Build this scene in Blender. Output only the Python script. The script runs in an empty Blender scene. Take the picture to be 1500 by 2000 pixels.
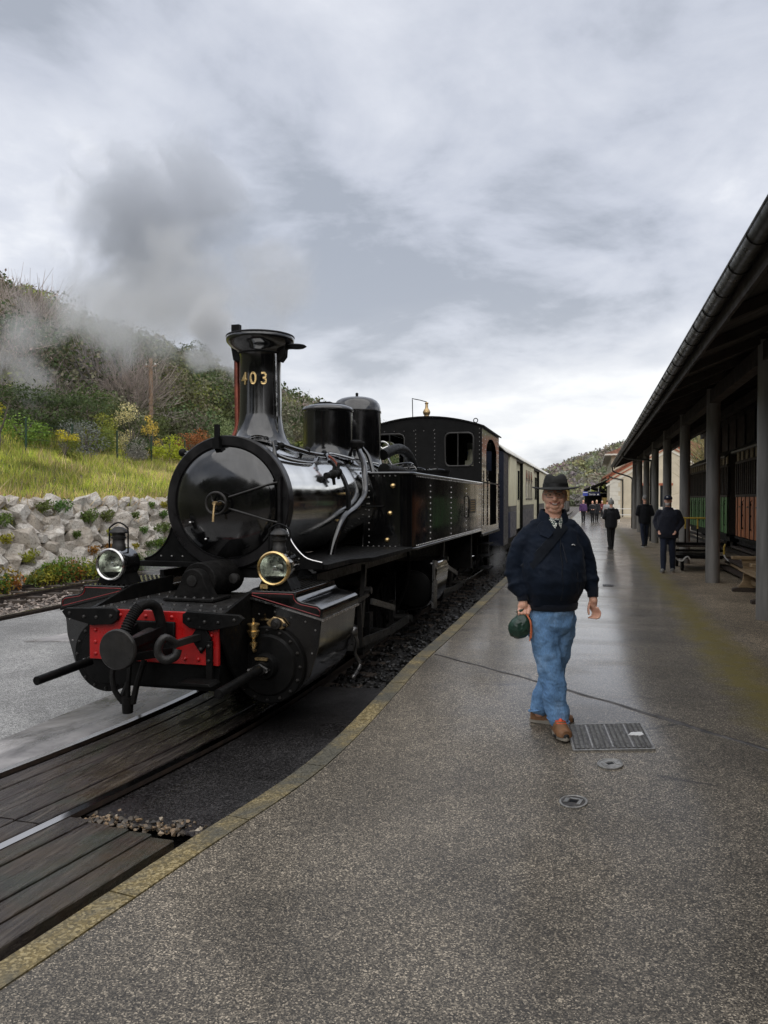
import bpy, bmesh, math, random
import numpy as np
from mathutils import Vector, Matrix, noise as mnoise
PI = math.pi
rad = math.radians
S = bpy.context.scene
COL = S.collection

# ------------------------------------------------------------------ camera
# world axes: X across the track (platform side +), Y along the track away from the viewer, Z up; platform surface z = 0
YAW = math.atan(.27)
cam = bpy.data.cameras.new('camera')
cam.sensor_fit = 'VERTICAL'; cam.sensor_height = 36; cam.lens = 27
cam.clip_start = .05; cam.clip_end = 3000
camo = bpy.data.objects.new('camera', cam); COL.objects.link(camo)
camo.location = (0, 0, 1.72)
camo.rotation_euler = (PI/2 - math.atan(25/1500), 0, YAW)
S.camera = camo
S.view_settings.view_transform = 'Standard'; S.view_settings.look = 'None'
S.view_settings.gamma = 1; S.view_settings.exposure = 0.55
S.render.film_transparent = False
cy = S.cycles
cy.max_bounces = 6; cy.diffuse_bounces = 3; cy.glossy_bounces = 4; cy.transmission_bounces = 6
cy.volume_bounces = 1; cy.transparent_max_bounces = 12
cy.volume_step_rate = 3.0; cy.volume_max_steps = 96
cy.use_denoising = True; cy.sample_clamp_indirect = 6

# ------------------------------------------------------------------ sky: overcast layer over a Nishita sky
W = bpy.data.worlds.new('World'); S.world = W; W.use_nodes = True
nt = W.node_tree; nt.nodes.clear()
def N(tree, kind, **kw):
    n = tree.nodes.new(kind)
    for k, v in kw.items():
        if hasattr(n, k): setattr(n, k, v)
        else: n.inputs[k.replace('_', ' ')].default_value = v
    return n
def wmath(tree, op, a, b=None, clamp=False):
    n = tree.nodes.new('ShaderNodeMath'); n.operation = op; n.use_clamp = clamp
    for i, x in enumerate((a, b)):
        if x is None: continue
        if hasattr(x, 'links'): tree.links.new(x, n.inputs[i])
        else: n.inputs[i].default_value = x
    return n.outputs[0]
SUN_EL, SUN_AZ = rad(58), rad(160)      # azimuth measured from +Y towards +X
sky = N(nt, 'ShaderNodeTexSky'); sky.sky_type = 'NISHITA'; sky.sun_disc = False
sky.sun_elevation = SUN_EL; sky.sun_rotation = SUN_AZ
tc = N(nt, 'ShaderNodeTexCoord')
sep = N(nt, 'ShaderNodeSeparateXYZ'); nt.links.new(tc.outputs['Generated'], sep.inputs[0])
zc = wmath(nt, 'ADD', wmath(nt, 'MAXIMUM', sep.outputs[2], 0.0), .24)
cmb = N(nt, 'ShaderNodeCombineXYZ')
nt.links.new(wmath(nt, 'DIVIDE', sep.outputs[0], zc), cmb.inputs[0])
nt.links.new(wmath(nt, 'DIVIDE', sep.outputs[1], zc), cmb.inputs[1])
def wn(scale, detail, rough, dist, off):
    mp = N(nt, 'ShaderNodeMapping'); mp.inputs['Location'].default_value = off
    nt.links.new(cmb.outputs[0], mp.inputs[0])
    t = N(nt, 'ShaderNodeTexNoise'); t.inputs['Scale'].default_value = scale; t.inputs['Detail'].default_value = detail
    t.inputs['Roughness'].default_value = rough; t.inputs['Distortion'].default_value = dist
    nt.links.new(mp.outputs[0], t.inputs['Vector']); return t.outputs['Fac']
n1 = wn(1.0, 8, .54, .3, (3.1, 1.7, 0)); n2 = wn(3.0, 7, .58, .3, (7.3, 2.2, 1.0))
cl = wmath(nt, 'ADD', wmath(nt, 'MULTIPLY', n1, .74), wmath(nt, 'MULTIPLY', n2, .26))
rmp = N(nt, 'ShaderNodeValToRGB')
el = rmp.color_ramp.elements
el[0].position = .40; el[0].color = (.35, .38, .44, 1)
el[1].position = .63; el[1].color = (.90, .91, .93, 1)
e = el.new(.46); e.color = (.50, .53, .605, 1)
e = el.new(.54); e.color = (.63, .655, .72, 1)
nt.links.new(cl, rmp.inputs[0])
# paler low down, where the layer thins towards the horizon
hz = N(nt, 'ShaderNodeMapRange'); hz.inputs['From Min'].default_value = .0; hz.inputs['From Max'].default_value = .34
hz.inputs['To Min'].default_value = .80; hz.inputs['To Max'].default_value = 0.0; hz.interpolation_type = 'SMOOTHSTEP'
nt.links.new(sep.outputs[2], hz.inputs['Value'])
brk = N(nt, 'ShaderNodeMapRange'); brk.inputs['From Min'].default_value = .36; brk.inputs['From Max'].default_value = .60
brk.inputs['To Min'].default_value = .25; brk.inputs['To Max'].default_value = 1.0
nt.links.new(cl, brk.inputs['Value'])
mxh = N(nt, 'ShaderNodeMix'); mxh.data_type = 'RGBA'
nt.links.new(wmath(nt, 'MULTIPLY', hz.outputs[0], brk.outputs[0]), mxh.inputs[0])
nt.links.new(rmp.outputs[0], mxh.inputs[6]); mxh.inputs[7].default_value = (.93, .925, .90, 1)
b1 = N(nt, 'ShaderNodeBackground'); nt.links.new(mxh.outputs[2], b1.inputs[0]); b1.inputs[1].default_value = .84
b2 = N(nt, 'ShaderNodeBackground'); nt.links.new(sky.outputs[0], b2.inputs[0]); b2.inputs[1].default_value = .08
mxs = N(nt, 'ShaderNodeMixShader'); mxs.inputs[0].default_value = .93
nt.links.new(b2.outputs[0], mxs.inputs[1]); nt.links.new(b1.outputs[0], mxs.inputs[2])
wo = N(nt, 'ShaderNodeOutputWorld'); nt.links.new(mxs.outputs[0], wo.inputs[0])

sl = bpy.data.lights.new('sun', 'SUN'); sl.energy = 1.5; sl.angle = rad(100); sl.color = (1, .96, .9)
so = bpy.data.objects.new('sun', sl); COL.objects.link(so)
sd = Vector((math.sin(SUN_AZ)*math.cos(SUN_EL), math.cos(SUN_AZ)*math.cos(SUN_EL), math.sin(SUN_EL)))
so.rotation_euler = (-sd).to_track_quat('-Z', 'Y').to_euler(); so.location = sd*60

# ------------------------------------------------------------------ materials
MATS = {}
def newmat(name):
    m = bpy.data.materials.new(name); m.use_nodes = True
    t = m.node_tree; b = t.nodes['Principled BSDF']
    MATS[name] = m
    return m, t, b
def tex(t, kind='ShaderNodeTexNoise', scale=5, detail=4, rough=.55, coord='Object', stretch=None, dist=0, feature=None):
    c = t.nodes.get('TC') or N(t, 'ShaderNodeTexCoord'); c.name = 'TC'
    n = t.nodes.new(kind); n.inputs['Scale'].default_value = scale
    src = c.outputs[coord]
    if coord == 'World':
        pass
    if stretch:
        mp = N(t, 'ShaderNodeMapping'); mp.inputs['Scale'].default_value = stretch
        t.links.new(src, mp.inputs[0]); src = mp.outputs[0]
    t.links.new(src, n.inputs['Vector'])
    if kind == 'ShaderNodeTexNoise':
        n.inputs['Detail'].default_value = detail; n.inputs['Roughness'].default_value = rough; n.inputs['Distortion'].default_value = dist
        return n.outputs['Fac']
    if feature: n.feature = feature
    return n
def ramp(t, src, stops):
    r = t.nodes.new('ShaderNodeValToRGB'); e = r.color_ramp.elements
    while len(e) < len(stops): e.new(.5)
    for q, (p, c) in zip(e, stops):
        q.position = p
        q.color = (c, c, c, 1) if isinstance(c, (int, float)) else (*c, 1)
    t.links.new(src, r.inputs[0]); return r.outputs[0]
def mixc(t, fac, a, b, mode='MIX'):
    m = t.nodes.new('ShaderNodeMix'); m.data_type = 'RGBA'; m.blend_type = mode
    for i, x in ((0, fac), (6, a), (7, b)):
        if hasattr(x, 'links'): t.links.new(x, m.inputs[i])
        elif i == 0: m.inputs[0].default_value = x
        else: m.inputs[i].default_value = (*x, 1) if len(x) == 3 else x
    return m.outputs[2]
def bump(t, b, src, strength=.3, dist=.01):
    n = t.nodes.new('ShaderNodeBump'); n.inputs['Strength'].default_value = strength; n.inputs['Distance'].default_value = dist
    t.links.new(src, n.inputs['Height']); 
    prev = b.inputs['Normal'].links
    if prev: t.links.new(prev[0].from_socket, n.inputs['Normal'])
    t.links.new(n.outputs[0], b.inputs['Normal'])
def simple(name, c, rough=.5, metal=0, var=.25, scale=6, bmp=.0, bscale=40, coat=0, rvar=.15, spec=.5, stretch=None, coord='Object'):
    m, t, b = newmat(name)
    f = tex(t, scale=scale, stretch=stretch, coord=coord)
    lo = tuple(x*(1-var) for x in c); hi = tuple(min(1, x*(1+var)) for x in c)
    t.links.new(ramp(t, f, [(.3, lo), (.7, hi)]), b.inputs['Base Color'])
    f2 = tex(t, scale=scale*2.7, stretch=stretch, coord=coord)
    t.links.new(ramp(t, f2, [(.3, max(.02, rough-rvar)), (.7, min(1, rough+rvar))]), b.inputs['Roughness'])
    b.inputs['Metallic'].default_value = metal; b.inputs['Coat Weight'].default_value = coat
    b.inputs['Coat Roughness'].default_value = .06; b.inputs['Specular IOR Level'].default_value = spec
    if bmp: bump(t, b, tex(t, scale=bscale, detail=3, stretch=stretch, coord=coord), bmp, .01)
    return m

simple('gloss_black', (.003, .003, .0033), .10, var=.3, scale=3, rvar=.06, bmp=.03, bscale=2.2, coat=1.0, spec=.6)
simple('boiler_black', (.74, .74, .72), .13, metal=1, var=.15, scale=3, rvar=.06, bmp=.02, bscale=2.2)
MATS['boiler_black'].node_tree.nodes['Principled BSDF'].inputs['Coat IOR'].default_value = 3.0
simple('smokebox_black', (.006, .0055, .006), .34, spec=.35, var=.3, scale=4, rvar=.1, bmp=.06, bscale=14)
simple('dull_black', (.0045, .0045, .0045), .5, spec=.14, var=.5, scale=7, rvar=.15, bmp=.15, bscale=30)
simple('grimy_black', (.0075, .007, .0066), .62, spec=.15, var=.6, scale=9, rvar=.2, bmp=.25, bscale=35)
simple('frame_steel', (.022, .021, .020), .42, var=.5, scale=8, metal=.3, bmp=.15, bscale=40)
simple('motion_steel', (.16, .155, .15), .36, metal=.9, var=.3, scale=10)
simple('bright_steel', (.62, .61, .60), .22, metal=1, var=.1, scale=8)
simple('brass', (.80, .58, .27), .34, metal=1, var=.2, scale=16)
simple('dull_brass', (.46, .33, .17), .45, metal=.9, var=.3, scale=16)
simple('copper', (.20, .055, .035), .35, metal=.6, var=.4, scale=10)
simple('red_paint', (.40, .008, .008), .34, var=.2, scale=6, bmp=.06, bscale=20)
simple('red_line', (.22, .01, .01), .4)
simple('reflector', (.90, .92, .86), .32, metal=1, var=.08, scale=9)
simple('pale_felt', (.55, .52, .42), .8)
m, t, b = newmat('lamp_glass'); b.inputs['Transmission Weight'].default_value = 1; b.inputs['Roughness'].default_value = .02
b.inputs['Base Color'].default_value = (.95, .98, .93, 1); b.inputs['IOR'].default_value = 1.06
m, t, b = newmat('window_glass'); b.inputs['Base Color'].default_value = (.02, .022, .024, 1); b.inputs['Roughness'].default_value = .06
simple('rail_top', (.50, .50, .51), .22, metal=1, var=.15, scale=20, stretch=(1, .1, 1))
simple('rail_side', (.035, .026, .02), .7, var=.5, scale=12)
simple('dark_gutter', (.035, .033, .03), .38, metal=.5, var=.35, scale=3)
simple('column_paint', (.22, .21, .195), .55, var=.35, scale=3, bmp=.15, stretch=(2.5, 2.5, .3))
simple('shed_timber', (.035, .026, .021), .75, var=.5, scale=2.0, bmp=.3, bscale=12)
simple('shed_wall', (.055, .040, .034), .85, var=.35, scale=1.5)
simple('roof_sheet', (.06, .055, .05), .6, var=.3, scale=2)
simple('cream_paint', (.78, .74, .54), .42, var=.12, scale=2, bmp=.03)
simple('carriage_roof', (.62, .60, .54), .55, var=.22, scale=2)
simple('carriage_blue', (.05, .055, .085), .42, var=.3, scale=3)
simple('navy_panel', (.012, .016, .032), .4, var=.2)
simple('grey_band', (.12, .115, .11), .6, var=.3, scale=5)
simple('ochre_curtain', (.42, .30, .09), .7, var=.35, scale=4)
simple('plaster_cream', (.60, .53, .40), .85, var=.12, scale=1.2)
simple('plaster_pale', (.66, .63, .55), .85, var=.1, scale=1.2)
simple('red_brick_trim', (.38, .12, .065), .8, var=.35, scale=5)
simple('tile_roof', (.26, .13, .085), .85, var=.35, scale=4)
simple('sign_navy', (.010, .012, .05), .4, var=.1); simple('sign_blue', (.06, .09, .42), .4, var=.1)
simple('white_paint', (.75, .75, .73), .5, var=.06)
simple('yellow_paint', (.55, .38, .06), .45, var=.3, scale=14)
simple('bare_wood', (.30, .21, .115), .72, var=.4, scale=5, stretch=(1, 8, 8), bmp=.2)
simple('dark_wood', (.06, .045, .034), .75, var=.45, scale=5, stretch=(8, 1, 8), bmp=.3)
simple('pole_wood', (.27, .18, .115), .85, var=.4, scale=6)
simple('green_post', (.015, .05, .022), .5)
simple('bark', (.13, .11, .09), .9, var=.4, scale=5, bmp=.3)
simple('pale_bark', (.30, .26, .215), .9, var=.35, scale=3)
simple('cast_iron', (.075, .068, .062), .42, metal=.5, var=.55, scale=9, bmp=.2, bscale=60)
simple('iron_light', (.30, .29, .27), .40, metal=.6, var=.4, scale=30, bmp=.2, bscale=60)

# soot, dust and water marks on the loco paint
def weather(name, tint, amount, rough_hi):
    m = MATS[name]; t = m.node_tree; b = t.nodes['Principled BSDF']
    st = tex(t, scale=2.4, detail=8, rough=.7, stretch=(1.6, 1.6, .35), dist=.6)
    f = ramp(t, st, [(.48, 0.0), (.72, amount)])
    bc = b.inputs['Base Color'].links[0].from_socket; t.links.new(mixc(t, f, bc, tint), b.inputs['Base Color'])
    rg = b.inputs['Roughness'].links[0].from_socket; t.links.new(mixc(t, f, rg, (rough_hi,)*3), b.inputs['Roughness'])
    if b.inputs['Coat Weight'].default_value > 0:
        t.links.new(ramp(t, st, [(.45, .85), (.70, .25)]), b.inputs['Coat Weight'])
        t.links.new(ramp(t, tex(t, scale=5, detail=6, rough=.65), [(.35, .03), (.70, .22)]), b.inputs['Coat Roughness'])
weather('gloss_black', (.022, .019, .016), .4, .40)
weather('dull_black', (.014, .012, .010), .4, .8)
weather('smokebox_black', (.024, .021, .020), .5, .6)
weather('red_paint', (.10, .010, .008), .5, .6)
weather('buffer_grease' if 'buffer_grease' in MATS else 'frame_steel', (.05, .04, .03), .4, .7)
simple('bright_rivet', (.34, .33, .32), .35, metal=.8, var=.3, scale=10)  # paler steel so the rivet heads show on the black
# ------------------------------------------------------------------ mesh helpers
class B:
    def __init__(s): s.v = []; s.f = []
    def add(s, vs, fs):
        o = len(s.v); s.v += [tuple(p) for p in vs]; s.f += [tuple(i+o for i in q) for q in fs]; return s
    def box(s, x0, x1, y0, y1, z0, z1):
        return s.add([(x0,y0,z0),(x1,y0,z0),(x1,y1,z0),(x0,y1,z0),(x0,y0,z1),(x1,y0,z1),(x1,y1,z1),(x0,y1,z1)],
              [(0,3,2,1),(4,5,6,7),(0,1,5,4),(1,2,6,5),(2,3,7,6),(3,0,4,7)])
    def bar(s, p0, p1, w, h, upv=(0,0,1)):
        p0 = Vector(p0); p1 = Vector(p1); d = (p1-p0).normalized(); u = Vector(upv)
        if abs(d.dot(u)) > .99: u = Vector((1,0,0))
        r = d.cross(u).normalized(); u = r.cross(d).normalized()
        vs = [p + r*a*w/2 + u*b*h/2 for p in (p0, p1) for a, b in ((-1,-1),(1,-1),(1,1),(-1,1))]
        return s.add(vs, [(3,2,1,0),(4,5,6,7),(0,1,5,4),(1,2,6,5),(2,3,7,6),(3,0,4,7)])
    def ring(s, c, ax, r, n, ry=None, ph=0):
        ax = Vector(ax).normalized(); u = Vector((0,0,1)) if abs(ax.z) < .9 else Vector((0,1,0))
        a = u.cross(ax).normalized(); b_ = ax.cross(a)
        ry = r if ry is None else ry
        return [Vector(c) + a*r*math.cos(2*PI*k/n+ph) + b_*ry*math.sin(2*PI*k/n+ph) for k in range(n)]
    def skin(s, rings, cap0=True, cap1=True, closed=False):
        n = len(rings[0]); vs = [p for q in rings for p in q]; fs = []
        m = len(rings)
        for i in range(m if closed else m-1):
            j = (i+1) % m
            for k in range(n):
                fs.append((i*n+k, i*n+(k+1)%n, j*n+(k+1)%n, j*n+k))
        if not closed:
            if cap0: fs.append(tuple(range(n-1, -1, -1)))
            if cap1: fs.append(tuple((m-1)*n+k for k in range(n)))
        return s.add(vs, fs)
    def cyl(s, p0, p1, r0, r1=None, n=16, cap=True):
        r1 = r0 if r1 is None else r1; d = Vector(p1)-Vector(p0)
        return s.skin([s.ring(p0, d, r0, n), s.ring(p1, d, r1, n)], cap, cap)
    def lathe(s, o, ax, prof, n=32, cap0=True, cap1=True):
        ax = Vector(ax).normalized(); o = Vector(o)
        return s.skin([s.ring(o+ax*h, ax, max(r, 1e-4), n) for h, r in prof], cap0, cap1)
    def tube(s, path, r, n=8, sub=0, cap=True):
        P = [Vector(p) for p in path]
        if sub: P = catmull(P, sub)
        rr = r if isinstance(r, (list, tuple)) else None
        rings = []; prev = None
        for i, p in enumerate(P):
            d = (P[min(i+1, len(P)-1)] - P[max(i-1, 0)]).normalized()
            if prev is None:
                u = Vector((0,0,1)) if abs(d.z) < .9 else Vector((1,0,0)); a = u.cross(d).normalized()
            else:
                a = (prev - d*prev.dot(d)).normalized()
            prev = a; b_ = d.cross(a)
            q = r if rr is None else rr[0] + (rr[1]-rr[0])*i/(len(P)-1)
            rings.append([p + a*q*math.cos(2*PI*k/n) + b_*q*math.sin(2*PI*k/n) for k in range(n)])
        return s.skin(rings, cap, cap)
    def prism(s, poly, axis, a0, a1):
        n = len(poly)
        def P(u, v, w): return {'y': (u, w, v), 'x': (w, u, v), 'z': (u, v, w)}[axis]
        vs = [P(u, v, a0) for u, v in poly] + [P(u, v, a1) for u, v in poly]
        return s.add(vs, [tuple(range(n)), tuple(range(2*n-1, n-1, -1))] + [(i, n+i, n+(i+1)%n, (i+1)%n) for i in range(n)])
    def ball(s, c, r, nu=12, nv=8):
        if not isinstance(r, (list, tuple)): r = (r, r, r)
        c = Vector(c); rings = []
        for j in range(1, nv):
            a = PI*j/nv
            rings.append([c + Vector((r[0]*math.sin(a)*math.cos(2*PI*k/nu), r[1]*math.sin(a)*math.sin(2*PI*k/nu), -r[2]*math.cos(a))) for k in range(nu)])
        o = len(s.v); n = nu
        s.skin(rings, False, False)
        s.v += [tuple(c-Vector((0,0,r[2]))), tuple(c+Vector((0,0,r[2])))]
        b0 = len(s.v)-2; last = o+(nv-2)*n
        s.f += [(b0, o+(k+1)%n, o+k) for k in range(n)] + [(b0+1, last+k, last+(k+1)%n) for k in range(n)]
        return s
    def torus(s, c, ax, R, r, n=28, m=8, a0=0, a1=2*PI):
        ax = Vector(ax).normalized(); u = Vector((0,0,1)) if abs(ax.z) < .9 else Vector((0,1,0))
        a = u.cross(ax).normalized(); b_ = ax.cross(a); c = Vector(c)
        full = abs(a1-a0-2*PI) < 1e-6; rings = []
        for i in range(n if full else n+1):
            t = a0+(a1-a0)*i/n; d = a*math.cos(t)+b_*math.sin(t)
            rings.append([c + d*(R+r*math.cos(2*PI*k/m)) + ax*r*math.sin(2*PI*k/m) for k in range(m)])
        return s.skin(rings, True, True, closed=full)
    def rivets(s, pts, ax, r, h=.55, n=7):
        for p in pts: s.lathe(p, ax, [(-.002, r), (r*h*.6, r*.82), (r*h, r*.35)], n)
        return s
    def loft(s, rings, n=24, ex=2.0):
        # rings: (cx, cy, cz, rx, ry)
        out = []
        for cx, cy_, cz, rx, ry in rings:
            q = []
            for k in range(n):
                a = 2*PI*k/n; ca, sa = math.cos(a), math.sin(a)
                q.append(Vector((cx + rx*math.copysign(abs(ca)**(2/ex), ca), cy_ + ry*math.copysign(abs(sa)**(2/ex), sa), cz)))
            out.append(q)
        return s.skin(out)
    def chain(s, pts, rs, n=14):
        for i, (p, r) in enumerate(zip(pts, rs)):
            s.ball(p, r, n, 8)
            if i: s.cyl(pts[i-1], p, rs[i-1], r, n)
        return s
    def xform(s, M):
        s.v = [tuple(M @ Vector(p)) for p in s.v]; return s
    def mesh(s, name, mat, smooth=38):
        me = bpy.data.meshes.new(name); me.from_pydata(s.v, [], s.f); me.materials.append(MATS[mat] if isinstance(mat, str) else mat)
        bm = bmesh.new(); bm.from_mesh(me); bmesh.ops.recalc_face_normals(bm, faces=bm.faces)
        if smooth:
            lim = rad(smooth)
            for f in bm.faces: f.smooth = True
            for e in bm.edges:
                if len(e.link_faces) == 2 and e.calc_face_angle(0) > lim: e.smooth = False
        bm.to_mesh(me); bm.free()
        return me
    def build(s, name, mat, parent=None, smooth=38, bevel=0, label=None, local=False):
        if parent is not None and not local:
            o_ = root_loc(parent); s.v = [(a-o_[0], b-o_[1], c-o_[2]) for a, b, c in s.v]
        me = s.mesh(name, mat, smooth)
        o = bpy.data.objects.new(name, me); COL.objects.link(o)
        if parent is not None: o.parent = parent
        if bevel:
            md = o.modifiers.new('bevel', 'BEVEL'); md.width = bevel; md.segments = 2; md.limit_method = 'ANGLE'; md.angle_limit = rad(40); md.harden_normals = False
        if label: o['label'] = label
        return o
def root_loc(p):
    x = Vector((0,0,0))
    while p is not None: x += p.location; p = p.parent
    return x
def catmull(P, sub):
    out = []
    for i in range(len(P)-1):
        p0 = P[max(i-1, 0)]; p1 = P[i]; p2 = P[i+1]; p3 = P[min(i+2, len(P)-1)]
        for k in range(sub):
            t = k/sub
            out.append(.5*((2*p1) + (p2-p0)*t + (2*p0-5*p1+4*p2-p3)*t*t + (3*p1-p0-3*p2+p3)*t**3))
    out.append(P[-1]); return out
def thing(name, label, cat, loc=(0,0,0), rotz=0, group=None):
    o = bpy.data.objects.new(name, None); COL.objects.link(o); o.empty_display_size = .2
    o.location = loc; o.rotation_euler = (0, 0, rotz); tag(o, label, cat, group); return o
def tag(o, label=None, cat=None, group=None, kind=None):
    if label: o['label'] = label
    if cat: o['category'] = cat
    if group: o['group'] = group
    if kind: o['kind'] = kind
    return o
def interp(x, pts):
    if x <= pts[0][0]:
        (a, b), (c, d) = pts[0], pts[1]; return b + (d-b)*(x-a)/(c-a)
    if x >= pts[-1][0]: return pts[-1][1]
    for i in range(len(pts)-1):
        if pts[i][0] <= x <= pts[i+1][0]:
            a, b = pts[i]; c, d = pts[i+1]; u = (x-a)/(c-a)
            m0 = (d-b)/(c-a) if i == 0 else (d-pts[i-1][1])/(c-pts[i-1][0])
            m1 = (d-b)/(c-a) if i+2 >= len(pts) else (pts[i+2][1]-b)/(pts[i+2][0]-a)
            h = c-a; u2 = u*u; u3 = u2*u
            return (2*u3-3*u2+1)*b + (u3-2*u2+u)*h*m0 + (-2*u3+3*u2)*d + (u3-u2)*h*m1
def sstep(x): x = max(0, min(1, x)); return x*x*(3-2*x)
def fast_mesh(name, verts, faces_n, mat, nper=4, smooth=False, col=None):
    """verts (N,3) array whose consecutive groups of nper form faces"""
    me = bpy.data.meshes.new(name); nv = len(verts); nf = nv//nper
    me.vertices.add(nv); me.vertices.foreach_set('co', np.asarray(verts, np.float32).ravel())
    me.loops.add(nv); me.loops.foreach_set('vertex_index', np.arange(nv, dtype=np.int32))
    me.polygons.add(nf); me.polygons.foreach_set('loop_start', np.arange(0, nv, nper, dtype=np.int32))
    me.polygons.foreach_set('loop_total', np.full(nf, nper, np.int32))
    if col is not None:
        a = me.color_attributes.new('hue', 'FLOAT_COLOR', 'POINT')
        a.data.foreach_set('color', np.asarray(col, np.float32).ravel())
    me.update(calc_edges=True); me.materials.append(MATS[mat]); return me
def link(name, me, parent=None, loc=(0,0,0), rot=(0,0,0), sc=(1,1,1)):
    o = bpy.data.objects.new(name, me); COL.objects.link(o); o.parent = parent
    o.location = loc; o.rotation_euler = rot; o.scale = sc; return o
RNG = np.random.default_rng(7); random.seed(7)

# ------------------------------------------------------------------ levels and lines of the place
RAIL = -.28                                   # rail head
KERB = [(-3, -3.40), (0, -2.83), (2.66, -2.39), (3.84, -2.22), (4.93, -2.05), (7, -1.90), (8.4, -1.86), (10, -1.84), (200, -1.84)]
TRK = [(-3, -4.95), (0, -4.40), (3, -3.92), (4, -3.76), (5, -3.61), (6, -3.49), (7, -3.44), (8.5, -3.45), (11, -3.50), (300, -3.50)]
def kerb_x(y): return interp(y, KERB)
def track_x(y): return interp(y, TRK)
def plat_z(x, y):
    d = -((x+1.69)*.674 + (y-8.33)*.739)
    return -.22*sstep(d/2.6)
# ------------------------------------------------------------------ ground materials
def asphalt(name, base, wet, speck=1.0, moss=False, scale=95, patch=.35, purple=0):
    m, t, b = newmat(name)
    v = tex(t, 'ShaderNodeTexVoronoi', scale=scale); 
    cell = wmath(t, 'MULTIPLY', v.outputs['Color'], 1.0)
    sepc = N(t, 'ShaderNodeSeparateColor'); t.links.new(v.outputs['Color'], sepc.inputs[0])
    stone = ramp(t, sepc.outputs[0], [(0, tuple(x*.16 for x in base)), (.50, tuple(x*.62 for x in base)), (.86, tuple(x*1.5 for x in base)), (1.0, tuple(min(.8, x*4.6*speck) for x in base))])
    big = ramp(t, tex(t, scale=.9, detail=6, rough=.6, dist=.4), [(.30, .68), (.70, 1.28)])
    c = mixc(t, 1.0, stone, big, 'MULTIPLY')
    blot = ramp(t, tex(t, scale=.33, detail=7, rough=.65, dist=1.0, stretch=(1, .6, 1)), [(.38, .74), (.58, 1.08)])
    c = mixc(t, .85, c, blot, 'MULTIPLY')
    ck = tex(t, 'ShaderNodeTexVoronoi', scale=.55, feature='DISTANCE_TO_EDGE'); wv = tex(t, scale=3, detail=6, rough=.7)
    ckd = wmath(t, 'ADD', ck.outputs['Distance'], wmath(t, 'MULTIPLY', wmath(t, 'SUBTRACT', wv, .5), .06))
    c = mixc(t, wmath(t, 'MULTIPLY', ramp(t, ckd, [(0.0, 1.0), (.006, 0.0)]), ramp(t, tex(t, scale=.25, detail=3), [(.50, 0.0), (.58, .8)])), c, (.02, .018, .016))
    fine = ramp(t, tex(t, scale=14, detail=4, rough=.7), [(.3, .7), (.7, 1.25)])
    c = mixc(t, .8, c, fine, 'MULTIPLY')
    rgh = ramp(t, tex(t, scale=.55, detail=5, rough=.62, stretch=(.55, 1.0, 1), dist=.6), [(.36, wet[0]), (.64, wet[1])])
    if moss:
        tcn = t.nodes['TC']; sp = N(t, 'ShaderNodeSeparateXYZ'); t.links.new(tcn.outputs['Object'], sp.inputs[0])
        wob = wmath(t, 'MULTIPLY', wmath(t, 'SUBTRACT', tex(t, scale=1.1, detail=6, rough=.7), .5), .75)
        d = wmath(t, 'ABSOLUTE', wmath(t, 'ADD', wmath(t, 'SUBTRACT', sp.outputs[0], 1.42), wob))
        band = wmath(t, 'SUBTRACT', 1.0, wmath(t, 'DIVIDE', d, .36), clamp=True)
        br = ramp(t, tex(t, scale=5, detail=5, rough=.7), [(.30, 0.0), (.62, 1.0)])
        far = ramp(t, wmath(t, 'DIVIDE', sp.outputs[1], 40.0), [(.07, 0.0), (.17, 1.0), (.95, .6)])
        f = wmath(t, 'MULTIPLY', wmath(t, 'MULTIPLY', band, wmath(t, 'ADD', wmath(t, 'MULTIPLY', br, .75), .25)), far, clamp=True)
        f = wmath(t, 'MULTIPLY', f, 1.6, clamp=True)
        f = wmath(t, 'MULTIPLY', f, .88)
        c = mixc(t, f, c, (.17, .135, .028))
        # the strip under the shed roof stays dry
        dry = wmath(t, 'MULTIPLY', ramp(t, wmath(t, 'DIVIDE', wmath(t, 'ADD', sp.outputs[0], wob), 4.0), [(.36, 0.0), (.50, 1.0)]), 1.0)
        rgh = mixc(t, wmath(t, 'MAXIMUM', f, dry), rgh, (.62, .62, .62))
        # water film lying on the level part past the ramp joint; it drains off the ramp
        past = wmath(t, 'ADD', wmath(t, 'MULTIPLY', wmath(t, 'ADD', sp.outputs[0], 1.69), .674), wmath(t, 'MULTIPLY', wmath(t, 'SUBTRACT', sp.outputs[1], 8.33), .739))
        lvl = ramp(t, wmath(t, 'DIVIDE', wmath(t, 'ADD', past, 1.5), 6.0), [(0.0, .15), (.25, .8), (.5, 1.0)])
        film = ramp(t, tex(t, scale=.8, detail=5, rough=.6, stretch=(.45, 1.3, 1), dist=.7), [(.36, .55), (.56, 1.0)])
        c = mixc(t, dry, c, mixc(t, 1.0, c, (1.75, 1.65, 1.5), 'MULTIPLY'))  # dry asphalt is paler; colour lifted further against the shed's shade
        edge_ = ramp(t, wmath(t, 'DIVIDE', wmath(t, 'ADD', sp.outputs[0], wob), 4.0), [(.16, 1.0), (.34, 0.0)])
        film = wmath(t, 'MULTIPLY', film, edge_)
        film = wmath(t, 'MULTIPLY', wmath(t, 'MULTIPLY', lvl, film), wmath(t, 'SUBTRACT', 1.0, wmath(t, 'MAXIMUM', wmath(t, 'MULTIPLY', f, .8), dry)), clamp=True)
        t.links.new(film, b.inputs['Coat Weight']); b.inputs['Coat IOR'].default_value = 1.9; b.inputs['Coat Roughness'].default_value = .17
        cb_ = N(t, 'ShaderNodeBump'); cb_.inputs['Strength'].default_value = .05; cb_.inputs['Distance'].default_value = .01
        t.links.new(tex(t, scale=9, detail=4), cb_.inputs['Height']); t.links.new(cb_.outputs[0], b.inputs['Coat Normal'])
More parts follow.
